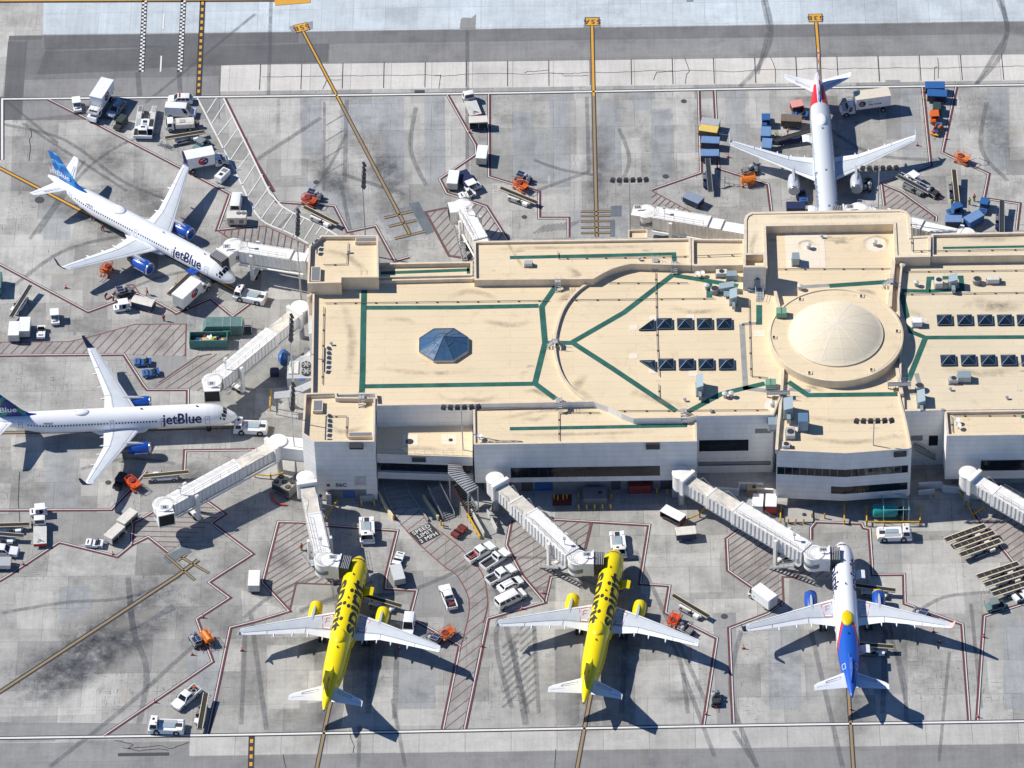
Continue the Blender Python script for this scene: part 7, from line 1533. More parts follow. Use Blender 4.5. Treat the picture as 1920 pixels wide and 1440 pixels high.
# ---- covered stairs and open stairs in the shade
def covered_stairs():
    r = empty('covered_stairs','grey covered stairs with corrugated roof in front of the recess','covered stairs',(0,0,0))
    Z = 8.6; a = G(852,872,Z); b = G(893,922,7.0); W_ = 1.9
    a = Vector((a.x,a.y,6.6)); m0 = G(853,886,8.2); m0 = Vector((m0.x,m0.y,6.4)); b = Vector((b.x,b.y,4.9)); x = Vector(((b-m0).x,(b-m0).y,0)).normalized(); y = Vector((-x.y,x.x,0))
    R_ = MB(); P = [G(840,870,7.6),G(866,871,7.6),G(869,883,7.4),G(898,914,6.4),G(878,925,6.4),G(840,887,7.4)]; zz = [7.6,7.6,7.4,6.4,6.4,7.4]
    R_.rings([[(p.x,p.y,z-.15) for p,z in zip(P,zz)],[(p.x,p.y,z) for p,z in zip(P,zz)]]); rf = R_.build('roof',GREYL,r)
    for i in range(15):
        t = i/14; l = P[0].lerp(P[5],min(1,t*3)) if t < .33 else P[5].lerp(P[4],(t-.33)/.67); q = P[1].lerp(P[2],min(1,t*3)) if t < .33 else P[2].lerp(P[3],(t-.33)/.67); k = MB(); k.bar(l+Vector((0,0,.05)),q+Vector((0,0,.05)),.14,.06); k.build('roof_rib',DARK,rf)
    for i in (0,3,4,5):
        p = P[i]; q = p.lerp(sum(P,Vector())/6,.08); MB().bar((q.x,q.y,0),(q.x,q.y,zz[i]-.15),.22,.22).build('post',WHITED,r)
    st = MB(); s0 = G(866,900,4.6); s1 = G(890,944,.2)
    s0 = P[5].lerp(P[2],.5); s0 = Vector((s0.x,s0.y,4.3)); s1 = P[4].lerp(P[3],.5); s1 = Vector((s1.x,s1.y,.2))
    for i in range(18): q = s0.lerp(s1,i/17); st.bar(q-y*.8,q+y*.8,.32,.06)
    st.build('stair_flight',DARK,r); w = MB(); w.rings([[tuple(s0+y*k+Vector((0,0,h))) for k,h in ((.95,-.1),(1.02,-.1),(1.02,1.1),(.95,1.1))],[tuple(s1+y*k+Vector((0,0,h))) for k,h in ((.95,-.1),(1.02,-.1),(1.02,1.1),(.95,1.1))]]); w.build('side_panel',mat('pale green panel',(.42,.5,.48),.6),r)
    w = MB(); w.rings([[tuple(s0-y*k+Vector((0,0,h))) for k,h in ((.95,-.1),(1.02,-.1),(1.02,1.1),(.95,1.1))],[tuple(s1-y*k+Vector((0,0,h))) for k,h in ((.95,-.1),(1.02,-.1),(1.02,1.1),(.95,1.1))]]); w.build('side_panel',mat('maroon screen',(.05,.02,.02),.7),r)
covered_stairs()
def open_stairs(p0, p1, z0, z1, w, label):
    a = G(*p0,z0); b = G(*p1,z1); r = empty('outdoor_stairs',label,'stairs',(0,0,0)); x = Vector((b.x-a.x,b.y-a.y,0)).normalized(); y = Vector((-x.y,x.x,0)); s = MB()
    n = 16
    for i in range(n): q = a.lerp(b,i/(n-1)); s.bar(q-y*w/2,q+y*w/2,.4,.12)
    for k in (-w/2,w/2): s.bar(a+y*k,b+y*k,.1,.4)
    s.build('stair_flight',GREY,r)
    for k in (-1,1): railing(r,[a+y*(k*w/2),b+y*(k*w/2)],1.0,GREYL)
    return r
open_stairs((814,915),(842,972),2.4,.1,2.2,'blue grey open stairs descending in the building shade'); open_stairs((1716,838),(1752,856),5.5,2.6,1.6,'grey stairs in the shaded gap right of the annex')
# ---- yellow/grey ramp with guard
def ramp():
    r = empty('access_ramp','pale access ramp with yellow guard rail below the covered stairs','ramp',(0,0,0))
    P = [G(884,968),G(914,968),G(932,1000),G(908,1008)]; MB().rings([[(p.x,p.y,0) for p in P],[(p.x,p.y,z) for p,z in zip(P,(.9,.9,.1,.1))]]).build('ramp_deck',RW_,r)
    for (a,b),m in (((0,3),WHITED),((1,2),WHITED)):
        p, q = P[a], P[b]; MB().bar(Vector((p.x,p.y,1.3)),Vector((q.x,q.y,.75)),.2,1.2).build('ramp_wall',m,r)
    p, q = P[0]+Vector((-.7,-.3,.9)), P[3]+Vector((-.7,-.3,.5)); MB().bar(p,q,.25,.35).build('guard_rail',YEL,r)
    for i in range(5): k = p.lerp(q,i/4); MB().box(k.x-.1,k.x+.1,k.y-.1,k.y+.1,0,k.z).build('guard_post',YEL,r)
ramp()
# ---- teal tank and guard rail
def teal():
    r = empty('teal_tank_plant','teal horizontal tank with pipe frame in the shade of the annex','tank',(0,0,0)); a = G(1632,958,1.5); b = G(1712,957,1.5); y = a.y; x0, x1 = a.x+.3, b.x-.6
    MB().lathe([(.05,0),(.9,.08),(1.15,.3),(1.2,.6),(1.2,x1-x0-.6-2),(.9,x1-x0-2.1),(.05,x1-x0-2)],(x0,y,1.5),24,'x').build('tank',mat('bright teal paint',(.02,.30,.30),.4,dirt=.15),r,smooth=35)
    MB().box(x0+.3,x1,y-1.5,y+1.2,0,.35).build('plinth',CONC,r); fr = MB()
    for xx in (x0+1.9,x0+5.3,x1-.2):
        for yy in (y-1.5,y+1.5): fr.tube([(xx,yy,.3),(xx,yy,3.2)],.06)
        fr.tube([(xx,y-1.5,3.2),(xx,y+1.5,3.2)],.06)
    fr.tube([(x0+1.9,y+1.5,3.2),(x1,y+1.5,3.2)],.08); fr.tube([(x0+1.9,y-1.5,3.2),(x1,y-1.5,3.2)],.06); fr.build('pipe_frame',mat('pale teal pipe',(.25,.55,.55),.4),r)
    for k in range(2): MB().cyl((x1-1.3,y+.7-1.5*k,.4),(x1-1.3,y+.7-1.5*k,1.2),.6,n=18).build('fan',DARK,r)
    q = MB(); q.tube([(x0+1.9,y+2.2,2.6),(x0+1.4,y+3.0,2.6),(x0+2.0,y+3.5,2.6),(x0+6,y+2.4,2.6)],.16,8); q.build('insulated_pipe',GREYL,r)
teal()
def guard(pts, label, h=1.0, r_=.13, m=YEL, name='guard_rail', cat='guard rail'):
    P = [G(*p) for p in pts]; r = empty(name,label,cat,(P[0].x,P[0].y,0)); o = P[0]; b = MB(); Q = [p-Vector((o.x,o.y,0))+Vector((0,0,h)) for p in P]
    b.tube(Q,r_,8); b.build('rail',m,r)
    for a, c in zip(Q[:-1],Q[1:]):
        n = max(1,round((c-a).length/3.2))
        for i in range(n+1): q = a.lerp(c,i/n); MB().cyl((q.x,q.y,0),(q.x,q.y,h+.15),r_*1.05,n=8).build('post',m,r)
guard([(1625,958),(1625,986),(1725,986),(1725,955)],'yellow guard rail around the teal tank')
guard([(1797,925),(1811,950),(1825,972),(1844,958)],'yellow corner guard rail under the right edge jet bridge'); guard([(944,957),(958,948),(975,935)],'yellow guard rail under the middle jet bridge',.8); guard([(596,975),(610,978),(632,945)],'yellow guard rail beside the corner jet bridge',.8)
guard([(1290,980),(1312,970),(1324,955)],'yellow tow arm rail beside the white topped cart',.9); guard([(507,770),(508,740)],'yellow post rail left of the equipment yard',1.2); guard([(1463,985),(1464,958)],'yellow post rail at the annex corner',1.0) ; guard([(478,895),(508,898),(530,893)],'low yellow rail above the five fan chiller',.8); guard([(1583,983),(1583,950)],'dark yellow post rail below the bent annex',1.0)
BO = 'yellow bollards by the terminal'
def bollard():
    r = empty('bollard'); MB().cyl((0,0,0),(0,0,1.15),.14,n=10).build('post',YEL,r); MB().lathe([(.14,1.15),(.1,1.22),(.01,1.25)],(0,0,0),10).build('cap',YEL,r); return r
for i,(x,y) in enumerate(((1085,955),(1100,955),(1115,955),(1130,955),(1145,955),(1085,935),(1146,935),(1039,936),(1046,938),(1056,937),(1063,935),(678,948),(702,948),(1478,982),(1492,982),(1507,982),(827,985),(832,990),(738,975),(931,990),(1522,972),(1546,972),(1751,932),(1772,922),(1252,928),(1232,925))):
    w = G(x,y); r = copy_tree(PROTO['bol']) if 'bol' in PROTO else bollard(); PROTO.setdefault('bol',r); r.location = (w.x,w.y,0)
    lab = 'yellow bollard in the shade in front of the middle facade' if i < 11 else ['yellow bollard left of the grey bin by gate wall','yellow bollard right of the grey bin by gate wall','yellow bollard, left of three before the annex','yellow bollard, middle of three before the annex','yellow bollard, right of three before the annex','yellow bollard at the open stairs foot, upper','yellow bollard at the open stairs foot, lower','stout yellow bollard at the hatched ramp mouth','yellow bollard right of the access ramp','yellow bollard left of the annex pipe','yellow bollard alone under the annex front','yellow bollard by the low wall right of the annex','yellow bollard near the right facade','yellow bollard nearest the facade jet bridge','yellow bollard beside the shaded doors'][i-11]
    tag(r,lab,'bollard',BO)
# ---- bins, compactor, chillers
def compactor():
    r = empty('trash_compactor'); MB().prof([(-4.2,1.3),(-3.5,2.5),(3.0,2.5),(3.0,.2),(-3.6,.2),(-4.2,.6)],-1.25,1.25).build('body',GREENB,r)
    for x in (-.5,.9,2.9): MB().box(x-.08,x+.08,-1.3,1.3,.2,2.56).build('rib',mat('pale green rib',(.25,.36,.33),.6),r)
    MB().box(-.4,.85,-1.75,-1.25,.5,1.7).build('hopper_door',mat('mid green paint',(.03,.20,.12),.5),r); MB().box(3.2,4.6,-1.0,1.0,.2,.6).build('power_pack',DARK,r); k = MB(); k.tube([(3.2,-1,.6),(3.2,-1,2.2),(4.6,-1,2.2),(4.6,-1,.6)],.06); k.tube([(3.2,1,.6),(3.2,1,2.2),(4.6,1,2.2),(4.6,1,.6)],.06); k.tube([(3.2,-1,2.2),(3.2,1,2.2)],.06); k.tube([(4.6,-1,2.2),(4.6,1,2.2)],.06); k.build('frame',GREYL,r); return r
P_('comp', compactor, 424,612, 60,-1, 'long green trash compactor with pale ribs behind the open dumpster','compactor',None,1.3)
def dumpster():
    r = empty('dumpster'); b = MB()
    for x0,x1,y0,y1 in ((-3.4,3.4,-1.2,-1.08),(-3.4,3.4,1.08,1.2),(-3.4,-3.28,-1.08,1.08),(3.28,3.4,-1.08,1.08)): b.box(x0,x1,y0,y1,.2,2.0)
    b.box(-3.4,3.4,-1.2,1.2,.1,.25); b.build('container',mat('sea green bin',(.08,.24,.23),.55,dirt=.25),r)
    for i in range(12): MB().box(-3.1+.55*i,-2.95+.55*i,-1.26,-1.2,.3,1.2).build('rib',GREENB,r)
    random.seed(9); cols = [TAN,mat('cardboard',(.55,.33,.12),.8),WHITE,REDD,mat('lime bag',(.45,.55,.1),.6),ORANGE,BLUE]
    for i in range(26):
        x = random.gauss(.3,1.0); y = random.uniform(-.8,.7); b = MB(); s = random.uniform(.2,.5); b.box(-s,s,-s*.7,s*.7,0,s*.6); b.xf(Matrix.Translation((max(-2.8,min(2.8,x)),y,.9+.55*math.exp(-x*x/2)*random.uniform(.4,1)))@Matrix.Rotation(random.random()*3,4,'Z')@Matrix.Rotation(random.uniform(-.5,.5),4,'X')); b.build('rubbish',cols[i%7],r)
    MB().box(-3.2,3.2,-1.05,1.05,.26,.9).build('rubbish_bed',BROWN,r); return r
P_('dump', dumpster, 391,636, 60,-1, 'open sea green dumpster full of cardboard and rubbish','dumpster',None,1.2)
def chiller():
    r = empty('air_chiller'); MB().cbox(-1.9,1.9,-1.3,1.3,.5,2.3,.08).build('housing',mat('weathered beige metal',(.36,.33,.28),.6,dirt=.3),r)
    for x,y in ((-1.2,.7),(-1.2,-.7),(0,0),(1.2,.7),(1.2,-.7)):
        k = MB().cyl((x,y,2.3),(x,y,2.42),.48,n=18).build('fan_ring',BLACK,r); b = MB()
        for i in range(3): b.bar((x-.45*math.cos(i*PI/3),y-.45*math.sin(i*PI/3),2.44),(x+.45*math.cos(i*PI/3),y+.45*math.sin(i*PI/3),2.44),.06,.02)
        b.build('fan_guard',GREY,k)
    MB().box(-1.8,1.8,-1.34,-1.3,.7,2.0).build('coil_panel',DARK,r); wheels(r,[(1.4,1.1),(1.4,-1.1),(-1.4,1.1),(-1.4,-1.1)],.3,.2); return r
P_('chill', chiller, 534,909, 34,16, 'beige chiller unit with five roof fans left of the corner jet bridge','chiller',None,1.6)
hz = [G(508,925),G(512,938),G(522,946),G(537,948)]; b = MB(); b.tube([Vector((p.x,p.y,.2)) for p in hz],.2,8); o = b.build('air_hose',mat('red hose',(.5,.08,.07),.6)); tag(o,'thick red hose curling on the ground left of the chiller','hose')
hz = crv([(200,550),(196,556),(200,562),(210,556),(215,548)],5); b = MB(); b.tube([Vector((G(*p).x,G(*p).y,.12)) for p in hz],.11,6); o = b.build('fuel_hose',mat('dark red hose',(.25,.05,.05),.6)); tag(o,'dark red hose looping from the hydrant cart','hose')
# equipment yard at the west end
def yard():
    r = empty('cooling_plant','grey rooftop style cooling plant with two large fans west of the terminal','cooling plant',(0,0,0)); c = G(566,690,3.0); z = 3.0
    MB().box(c.x-2.6,c.x+2.3,c.y-2.6,c.y+3.2,0,z).build('housing',GREYL,r)
    for k in (0,1):
        f = G(574,683+13*k,z+.4); q = MB().cyl((f.x,f.y,z),(f.x,f.y,z+.4),.85,n=24).build('fan_ring',DARK,r); MB().cyl((f.x,f.y,z+.4),(f.x,f.y,z+.44),.22,n=12).build('fan_hub',GREYL,q); b = MB()
        for i in range(3): b.bar((f.x-.8*math.cos(i*PI/3),f.y-.8*math.sin(i*PI/3),z+.44),(f.x+.8*math.cos(i*PI/3),f.y+.8*math.sin(i*PI/3),z+.44),.16,.02)
        b.build('fan_blade',GREYL,q)
    for dx in (-1.9,-1.0): MB().box(c.x+dx-.4,c.x+dx+.4,c.y-1.6,c.y+1.6,z,z+.25).build('vent_panel',WHITED,r)
    t = G(545,686,3.2); MB().tube([(t.x,t.y+2,z),(t.x,t.y,z+.3),(t.x,t.y-4,.6)],.22,10).build('duct_pipe',GREYL,r); MB().box(c.x+.2,c.x+2.2,c.y+3.3,c.y+5.6,0,2.6).build('condenser',WHITED,r)
    MB().box(c.x-.2,c.x+.7,c.y-3.3,c.y-2.7,z,z+.1).build('control_box',BLUE,r)
yard()
def platform(label, px, z, railpx):
    P = [G(*p,z) for p in px]; r = empty('steel_platform',label,'platform',(0,0,0)); MB().poly([(p.x,p.y) for p in P],z-.15,z).build('deck',GREYL,r); railing(r,[Vector((G(*p,z).x,G(*p,z).y,z)) for p in railpx],1.05,GREYL)
    for i,p in enumerate(P): q = p.lerp(sum(P,Vector())/len(P),.08); MB().bar((q.x,q.y,0),(q.x,q.y,z-.15),.15,.15).build('post',GREY,r)
platform('grey steel walkway platform left of the west gatehouse',[(514,735),(540,732),(585,713),(585,725),(545,745),(514,747)],4.2,[(514,747),(545,745),(585,725)])
bl_ = G(532,673); o = MB(); o.lathe([(1.2,0),(1.35,.5),(1.0,1.1),(.3,1.5),(.02,1.6)],(0,0,0),9); o.xf(Matrix.Translation((bl_.x,bl_.y,0))@Matrix.Diagonal((.8,1.5,1,1))); k = o.build('tarpaulin_heap',BLUE); tag(k,'large blue tarpaulin covered heap beside the cooling plant','covered heap','blue tarpaulins')
bl_ = G(515,702); o = MB(); o.cbox(-.8,.8,-.7,.7,0,1.2,.2); o.xf(Matrix.Translation((bl_.x,bl_.y,0))); k = o.build('tarpaulin_heap',NAVY); tag(k,'smaller navy tarpaulin covered box below the blue heap','covered box','blue tarpaulins')
# generator boxes and bins along the shaded facade
def genbox(m, w=2.4, d=1.8, h=1.7, top=None):
    r = empty('generator_box'); MB().cbox(-w/2,w/2,-d/2,d/2,.15,h,.06).build('housing',m,r); MB().cyl((.2*w,0,h),(.2*w,0,h+.12),.35,n=14).build('fan_ring',DARK,r); MB().box(-w/2,w/2,-d/2,d/2,0,.15).build('plinth',CONC,r); return r
for x,y,m,w,d,h,lab in ((1116,936,GREY,4.2,3.0,1.6,'grey generator box among yellow bollards in the shade'),(1200,918,REDD,4.0,2.4,2.0,'dark red container box below the middle facade'),(688,935,GREYL,2.4,1.6,1.4,'grey bin box at the foot of the gate wall'),(1410,925,mat('plywood',(.42,.33,.22),.8),1.8,1.6,1.6,'brown plywood crate behind the low walls'),(600,948,WHITED,.9,.9,2.4,'white cabinet left of two under the gate wall'),(617,942,WHITED,.9,.9,2.4,'white cabinet right of two under the gate wall'),(1834,930,WHITED,3.0,1.9,2.2,'white box unit under the right edge jet bridge'),(1276,928,GREYL,3.0,1.9,2.2,'grey box unit under the facade corner jet bridge'),(948,925,WHITED,3.0,1.9,2.2,'white box unit under the middle jet bridge'),(1497,968,mat('concrete block',(.42,.41,.38),.9),5.0,3.4,.35,'flat concrete pad beside the annex front'),(482,1062,GREYL,.1,.1,.1,None)):
    if lab: w_ = G(x,y); r = genbox(m,w,d,h); r.location = (w_.x,w_.y,0); tag(r,lab,'equipment box','equipment boxes by the terminal')
# ---- rooftop equipment
def hvac(px, z, w, d, h, m=mat('galvanised duct',(.34,.42,.46),.45,.3), kind='unit', label='', rot=0):
    c = G(px[0],px[1],z+h*.6); r = empty('rooftop_unit',label,'rooftop unit',(c.x,c.y,z),rot,'rooftop units')
    MB().box(-w/2-.1,w/2+.1,-d/2-.1,d/2+.1,0,.25).build('curb',GREY,r); MB().cbox(-w/2,w/2,-d/2,d/2,.25,h,.05).build('housing',m,r)
    if kind == 'duct': MB().prof([(-w/2,h),(-w/2,h+.1),(w/2,h+.6),(w/2,h)],-d/2,d/2).build('duct_hood',m,r); MB().box(-w*.2,w*.2,-d/2-1.4,-d/2,.4,h*.7).build('duct',m,r)
    if kind == 'fan': MB().cyl((0,0,h),(0,0,h+.12),min(w,d)*.36,n=18).build('fan_ring',DARK,r)
    if kind == 'unit': MB().box(-w/2-.03,w/2+.03,-d*.3,d*.3,h*.4,h*.8).build('louvre',DARK,r)
    return r
GALV = mat('galvanised duct',(.34,.42,.46),.45,.3)
for px,z,w,d,h,m,k,lab in (((1492,485),ZR,1.3,1.8,1.8,GALV,'unit','single galvanised unit on the recessed apse roof'),((1353,512),ZR,2.0,1.2,1.1,CREAMW,'fan','cream fan unit at the north edge of the centre roof'),((1372,516),ZR,1.9,1.4,1.3,GALV,'unit','galvanised unit left of the stair tower'),((1362,540),ZR,2.6,1.4,1.0,GALV,'duct','low duct unit left of the stair tower steps'),((1375,557),ZR,1.3,2.4,1.6,GALV,'duct','tall duct unit with long shadow left of the steps'),
    ((1312,722),ZR,1.2,3.2,2.0,GALV,'duct','narrow tall duct unit at the south centre roof'),((1760,529),12.85,1.4,2.0,1.5,CREAMW,'fan','cream condenser on the green walkway, east roof'),((1787,528),12.85,1.5,1.8,1.7,GALV,'duct','duct unit right of the cream condenser, east roof'),((1720,604),12.85,1.7,1.3,1.3,WHITE,'unit','white vent unit alone beside the east walkway'),((1808,706),12.85,2.3,1.7,1.4,GALV,'unit','grey unit below the lower skylights, east roof'),((1788,712),12.85,1.6,1.2,1.0,GREYL,'fan','small grey fan unit left of the grey unit, east roof'),
    ((1727,748),12.85,1.3,3.0,1.2,GALV,'duct','long grey unit at the south edge of the east roof'),((1478,765),13.2,1.6,3.0,2.2,GALV,'duct','big rounded duct unit at the annex corner'),((1506,790),13.2,1.7,2.2,2.6,mat('blue steel unit',(.16,.28,.42),.4,.3),'unit','tall blue topped unit on the annex roof'),((1482,812),13.2,1.6,2.2,1.0,GREYL,'fan','low grey unit stack at the annex left edge'),((1474,835),13.2,1.3,1.2,.9,WHITED,'fan','small white unit at the annex front corner'),((991,494),14.3,1.4,1.0,.9,GREYL,'unit','small grey unit on the north wing roof'),((1449,792),12.0,1.6,2.4,1.6,GALV,'unit','blue grey duct box hung beside the annex'),((1862,524),12.85,2.2,1.2,1.2,CREAMW,'unit','cream wall unit by the east north strip') ):
    hvac(px,z,w,d,h,m,k,lab)
def vent(px, z, kind, label):
    c = G(px[0],px[1],z+.5); r = empty('roof_vent',label,'roof vent',(c.x,c.y,z),0,'roof vents')
    if kind == 'can': MB().cyl((0,0,0),(0,0,.8),.35,n=14).build('stack',GREYL,r); MB().lathe([(.5,.8),(.5,1.0),(.1,1.15),(.01,1.16)],(0,0,0),14).build('cap',WHITED,r)
    if kind == 'drum': MB().lathe([(.75,0),(.8,.3),(.8,1.0),(.65,1.1)],(0,0,0),18).build('stack',GREY,r); MB().cyl((0,0,1.05),(0,0,1.12),.6,n=18).build('grille',DARK,r)
    if kind == 'pipe': MB().cyl((0,0,0),(0,0,.7),.12,n=8).build('stack',GREYL,r); MB().box(-.3,.3,-.2,.2,.4,.6).build('cap',GREYL,r)
    if kind == 'dish':
        MB().cyl((0,0,0),(0,0,.7),.07,n=8).build('stack',GREY,r); MB().lathe([(.02,0),(.3,.05),(.5,.18),(.5,.22),(.28,.1),(.02,.04)],(0,0,.7),16).build('dish',WHITE,r)
for px,z,k,lab in (((1516,462),ZR,'can','capped white vent in the left stain patch of the apse roof'),((1541,442),ZR,'pipe','small pipe vent near the apse back wall'),((1640,456),ZR,'can','capped white vent in the round stain patch, right'),((1500,539),ZR,'can','capped vent beside the stair tower shadow'),((1307,515),ZR,'dish','left one of two small white dishes, north edge'),((1316,514),ZR,'dish','right one of two small white dishes, north edge'),((1325,538),ZR,'can','vent on the green walkway end'),((1340,545),ZR,'drum','grey drum vent beside the green walkway end'),
    ((1359,741),ZR,'can','left one of two round vents, south centre roof'),((1371,740),ZR,'can','right one of two round vents, south centre roof'),((1284,748),ZR,'pipe','pipe vent at the south parapet'),((1332,769),ZR,'pipe','pipe vent by the south facade top'),((1448,758),ZR,'can','vent in a round patch by the annex wall'),((621,643),ZR,'pipe','grey pipe vent alone on the west roof'),((1832,527),12.85,'drum','dark drum vent on the east roof'),((1875,524),12.85,'pipe','pipe vent right of the drum vent, east roof'),((1718,532),12.85,'can','capped vent beside the east walkway'),((1724,727),12.85,'drum','dark topped vent at the east south edge'),((1782,728),12.85,'pipe','small brown pipe vent, east south roof'),((1888,744),12.85,'pipe','hooked vent pipe, far east roof'),((1794,790),12.65,'dish','upper small dish on the right south wing'),((1797,800),12.65,'dish','lower small dish on the right south wing'),((1692,500),12.85,'can','round vent by the east ridge wall'),
    ((1199,410+74),14.3,'pipe','vent pipe on the north wing walkway'),((899,820),12.65,'dish','white dish at the left end of the south wing'),((654,470),15.5,'pipe','pipe unit on the north west gatehouse'),((1767,768),12.9,'pipe','pipe at the corner of the right south wing')):
    vent(px,z,k,lab)
# crossover steps, ladders, floats over parapets
def crossover(px, z, label, h=1.5, ang=0):
    c = G(px[0],px[1],z+1.0); r = empty('crossover_steps',label,'steps',(c.x,c.y,z),ang,'roof crossover steps'); MB().box(-.5,.5,-.4,.4,h-.08,h).build('landing',GREYL,r)
    for s in (1,-1):
        st = MB()
        for i in range(5): st.box(-.5,.5,s*(.4+.22*i)-.14,s*(.4+.22*i)+.14,h-.3-.27*i,h-.26-.27*i)
        b = MB(); b.bar((-.5,s*.4,h),(-.5,s*1.5,.1),.06,.12); b.bar((.5,s*.4,h),(.5,s*1.5,.1),.06,.12); b.build('stringer',GREYL,r)
        for i in range(4): MB().box(-.5,.5,s*(.5+.25*i)-.13,s*(.5+.25*i)+.13,h-.35-.3*i,h-.31-.3*i).build('step',GREYL,r)
    for s in (-.5,.5): railing(r,[(s,-.5,h),(s,.5,h)],1.0,GREYL,.025)
for px,z,lab,ang in (((1046,530),ZR,'crossover steps on the green walkway at the north wing wall',0),((1048,753),ZR,'crossover steps on the green walkway at the south parapet',0),((1041,643),ZR,'crossover steps over the curved parapet',PI/2),((1264,497),ZR,'crossover steps at the north end of the diagonal walkway',0),((1282,773),ZR,'crossover steps where two green walkways meet, south',0),((682,521),ZR,'crossover steps at the north west gatehouse',0),((678,748),ZR,'crossover steps at the south west gatehouse',0),((1670,530),ZR,'crossover steps over the east ridge wall',PI/2),((1228,492),ZR,'small steps beside the curved north wall',0)):
    crossover(px,z,lab,1.5,ang)
def roofstair():
    c = G(1421,548,ZR); r = empty('roof_stairs','blue grey steel stairs from the stair tower door','stairs',(c.x,c.y,ZR)); MB().box(-1.8,.9,0,1.4,.0,.5).build('landing',mat('blue grey steel',(.25,.35,.42),.5),r)
    for i in range(7): MB().box(-.4,.9,-.35*i-.3,-.35*i,.45-.07*i-.04,.45-.07*i).build('step',GREYL,r)
    for s in (-.4,.9): railing(r,[(s,0,.5),(s,-2.4,.0)],1.0,GREYL)
    railing(r,[(-1.8,1.3,.5),(-1.8,0,.5),(-.4,0,.5)],1.0,GREYL)
roofstair()
def gantry(px, z, label):
    c = G(px[0],px[1],z+.8); r = empty('roof_gantry',label,'gantry',(c.x,c.y,z),0,'roof gantries'); MB().box(-2.0,2.0,-.5,.5,1.0,1.08).build('deck',GREY,r)
    for s in (-.5,.5): railing(r,[(-2.0,s,1.0),(2.0,s,1.0)],1.0,GREYL)
    for x in (-1.9,-.6,.6,1.9): MB().bar((x,0,0),(x,0,1.0),.3,.08).build('post',GREY,r)
gantry((1459,738),ZR,'grey railed gantry over the wall left of the dome'); gantry((1686,722),ZR,'grey railed gantry over the wall right of the dome')
def bins(px, z, label):
    c = G(px[0],px[1],z+.5); r = empty('roof_cabinet',label,'cabinet',(c.x,c.y,z),0,'green roof cabinets'); MB().cbox(-.9,.9,-.8,.8,.2,1.3,.05).build('housing',mat('sage green panel',(.18,.36,.25),.6),r); MB().box(-.05,.05,-.82,.82,1.3,1.33).build('seam',DARK,r)
    for s in (-.8,.8): MB().box(s-.1,s+.1,-.7,.7,0,.2).build('skid',GREY,r)
bins((1445,722),ZR,'green cabinet on the walkway left of the dome'); bins((1465,588),14.9,'green cabinet on the dome ring edge')
# stains left by standing water on the roofs
RST = grime('roof water stain', (.26,.22,.17), .42, .5); RSD = grime('dark roof stain', (.14,.125,.105), .5, .7)
def roofstain(pts, w, z, m=RST):
    P = [G(x,y,z) for x,y in crv(pts,4)]; b = MB(); uv = []; L = [0]
    for i in range(1,len(P)): L.append(L[-1]+(P[i]-P[i-1]).length)
    for i in range(len(P)):
        d = (P[min(i+1,len(P)-1)]-P[max(i-1,0)]).normalized(); s = Vector((-d.y,d.x,0))*(w/2)
        for q,u in ((P[i]-s,0),(P[i],.5),(P[i]+s,1)): b.v.append((q.x,q.y,z+.05)); uv.append((u,L[i]/L[-1]))
        if i:
            o = 3*(i-1)
            for f in ((o+1,o+4,o+3,o),(o+2,o+5,o+4,o+1)): b.f.append(f); b.m.append(0)
    b.build('roof_stain',m,T,uv=uv)
for pts,w,z,m in (([(838,560),(870,548),(900,549),(936,562)],1.8,ZR,RST),([(825,742),(850,752),(880,748),(905,752),(940,738)],1.6,ZR,RST),([(980,736),(1000,732),(1020,740),(1040,742)],1.4,ZR,RSD),([(980,782),(1000,787),(1015,784),(1030,776)],1.5,12.65,RST),([(1060,500),(1085,516),(1062,520)],1.6,14.3,RST),([(940,430),(960,470),(990,515)],.8,14.3,RST),([(1600,548),(1620,545),(1645,552)],1.3,ZR,RSD),([(1510,724),(1530,728),(1548,734)],1.2,ZR,RSD),([(1625,470),(1622,452),(1640,444),(1662,450),(1660,468)],.9,ZR,RSD),([(1500,470),(1500,456),(1516,452),(1532,462)],.8,ZR,RSD),
    ([(1040,570),(1080,545),(1100,540)],2.0,ZR,RST),([(1100,700),(1080,730),(1110,748)],2.2,ZR,RST),([(1250,575),(1300,585),(1360,580)],1.6,ZR,RST),([(1180,730),(1230,750),(1290,762)],1.8,ZR,RST),([(640,560),(660,640),(650,720)],2.0,ZR,RST),([(720,600),(760,600),(780,610)],1.5,ZR,RST),([(900,600),(960,610),(1000,600)],1.8,ZR,RST),([(700,690),(800,700),(900,695)],1.5,ZR,RST),
    ([(1820,560),(1860,575),(1920,572)],3.5,12.85,RSD),([(1760,690),(1840,700),(1915,690)],2.2,12.85,RST),([(1700,580),(1725,595),(1740,620)],2.0,12.85,RST),([(1780,440),(1860,448),(1920,442)],2.4,14.1,RST),([(600,470),(650,480),(690,515)],1.8,15.5,RST),([(1500,780),(1580,790),(1680,785)],1.5,13.15,RST),([(1500,820),(1600,830),(1690,815)],1.5,13.15,RST),([(830,845),(790,840),(740,845)],1.4,8.75,RST),([(610,790),(640,810),(690,800)],1.5,13.4,RST),([(920,790),(1020,770),(1120,770)],1.3,12.65,RST),([(920,815),(1050,815),(1250,808)],1.2,12.65,RST),([(900,470),(1000,465),(1250,462)],1.3,14.3,RST),([(1420,430),(1408,470),(1420,495)],1.2,14.9,RST),([(1440,408),(1560,407),(1680,405)],1.4,14.9,RST)): roofstain(pts,w,z,m)
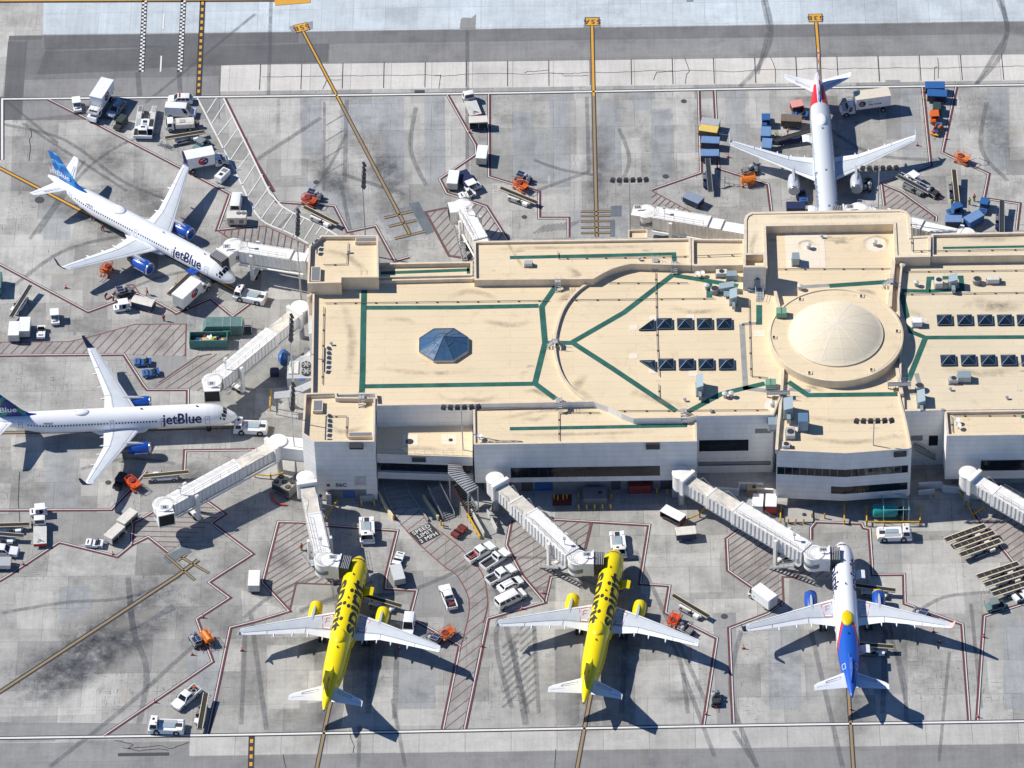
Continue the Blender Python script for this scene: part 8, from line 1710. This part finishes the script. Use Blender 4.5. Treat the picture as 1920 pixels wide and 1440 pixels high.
# roof conduits: one run of pipe each with its blocks
def conduit(pts, z, label, r_=.06, every=3.4):
    P = [G(x,y,z+.25) for x,y in pts]; o = P[0]; r = empty('roof_conduit',label,'conduit',(o.x,o.y,z),0,'roof conduits'); Q = [p-Vector((o.x,o.y,z)) for p in P]; MB().tube(Q,r_,6).build('pipe',mat('conduit grey',(.16,.15,.14),.6),r)
    for a, b in zip(Q[:-1],Q[1:]):
        n = max(1,int((b-a).length/every))
        for i in range(n): q = a.lerp(b,(i+.5)/n); MB().box(q.x-.14,q.x+.14,q.y-.14,q.y+.14,0,.2).build('support_block',BROWN,r)
for pts,z,lab in (([(609,568),(1030,563)],ZR,'long conduit along the north of the west roof'),([(607,575),(604,720)],ZR,'conduit along the west parapet'),([(1060,562),(1340,559)],ZR,'conduit crossing the centre roof below the diagonal walkway'),([(1229,510),(1232,640),(1236,705)],ZR,'conduit running down beside the skylights'),([(1140,530),(1290,530)],ZR,'short conduit north of the centre roof'),([(1404,560),(1408,705),(1440,708)],ZR,'conduit right of the centre skylights'),([(1046,472),(1046,484),(1262,481),(1395,476)],14.3,'conduit on the north wing roof'),([(1455,504),(1672,503)],ZR,'conduit across the apse roof'),([(1680,509),(1925,506)],12.85,'conduit at the top of the east roof'),([(1690,551),(1925,548)],12.85,'conduit below the east walkway'),([(1048,825),(1048,773),(1125,773)],12.65,'bent conduit on the south wing'),([(1150,770),(1440,768)],ZR,'conduit along the south of the centre roof'),([(1235,720),(1236,745)],ZR,'short conduit beside the south walkway'),([(653,455),(650,495),(606,496)],15.5,'bent conduit on the north west gatehouse'),([(610,780),(650,780),(649,820)],13.4,'bent conduit on the south west gatehouse'),([(1752,470),(1925,467)],14.1,'conduit on the east north strip'),([(1784,780),(1786,810)],12.65,'upright conduit run on the right south wing'),([(1786,779),(1925,778)],12.65,'long conduit on the right south wing'),([(1708,405),(1710,470),(1745,470)],14.95,'bent conduit on the curved north wing')):
    conduit(pts,z,lab)

q = [G(707,850,8.75),G(885,856,8.75)]; railing(T,[Vector((q[0].x,q[0].y+.3,8.75)),Vector((q[1].x,q[1].y+.3,8.75))],1.05,GREYL,.025,'terrace_railing')
for nm, (b, m, z) in list(LN.items()):
    if b.f:
        o = b.build(names.get(nm, nm.replace(' ','_')), m); o['kind'] = 'structure'
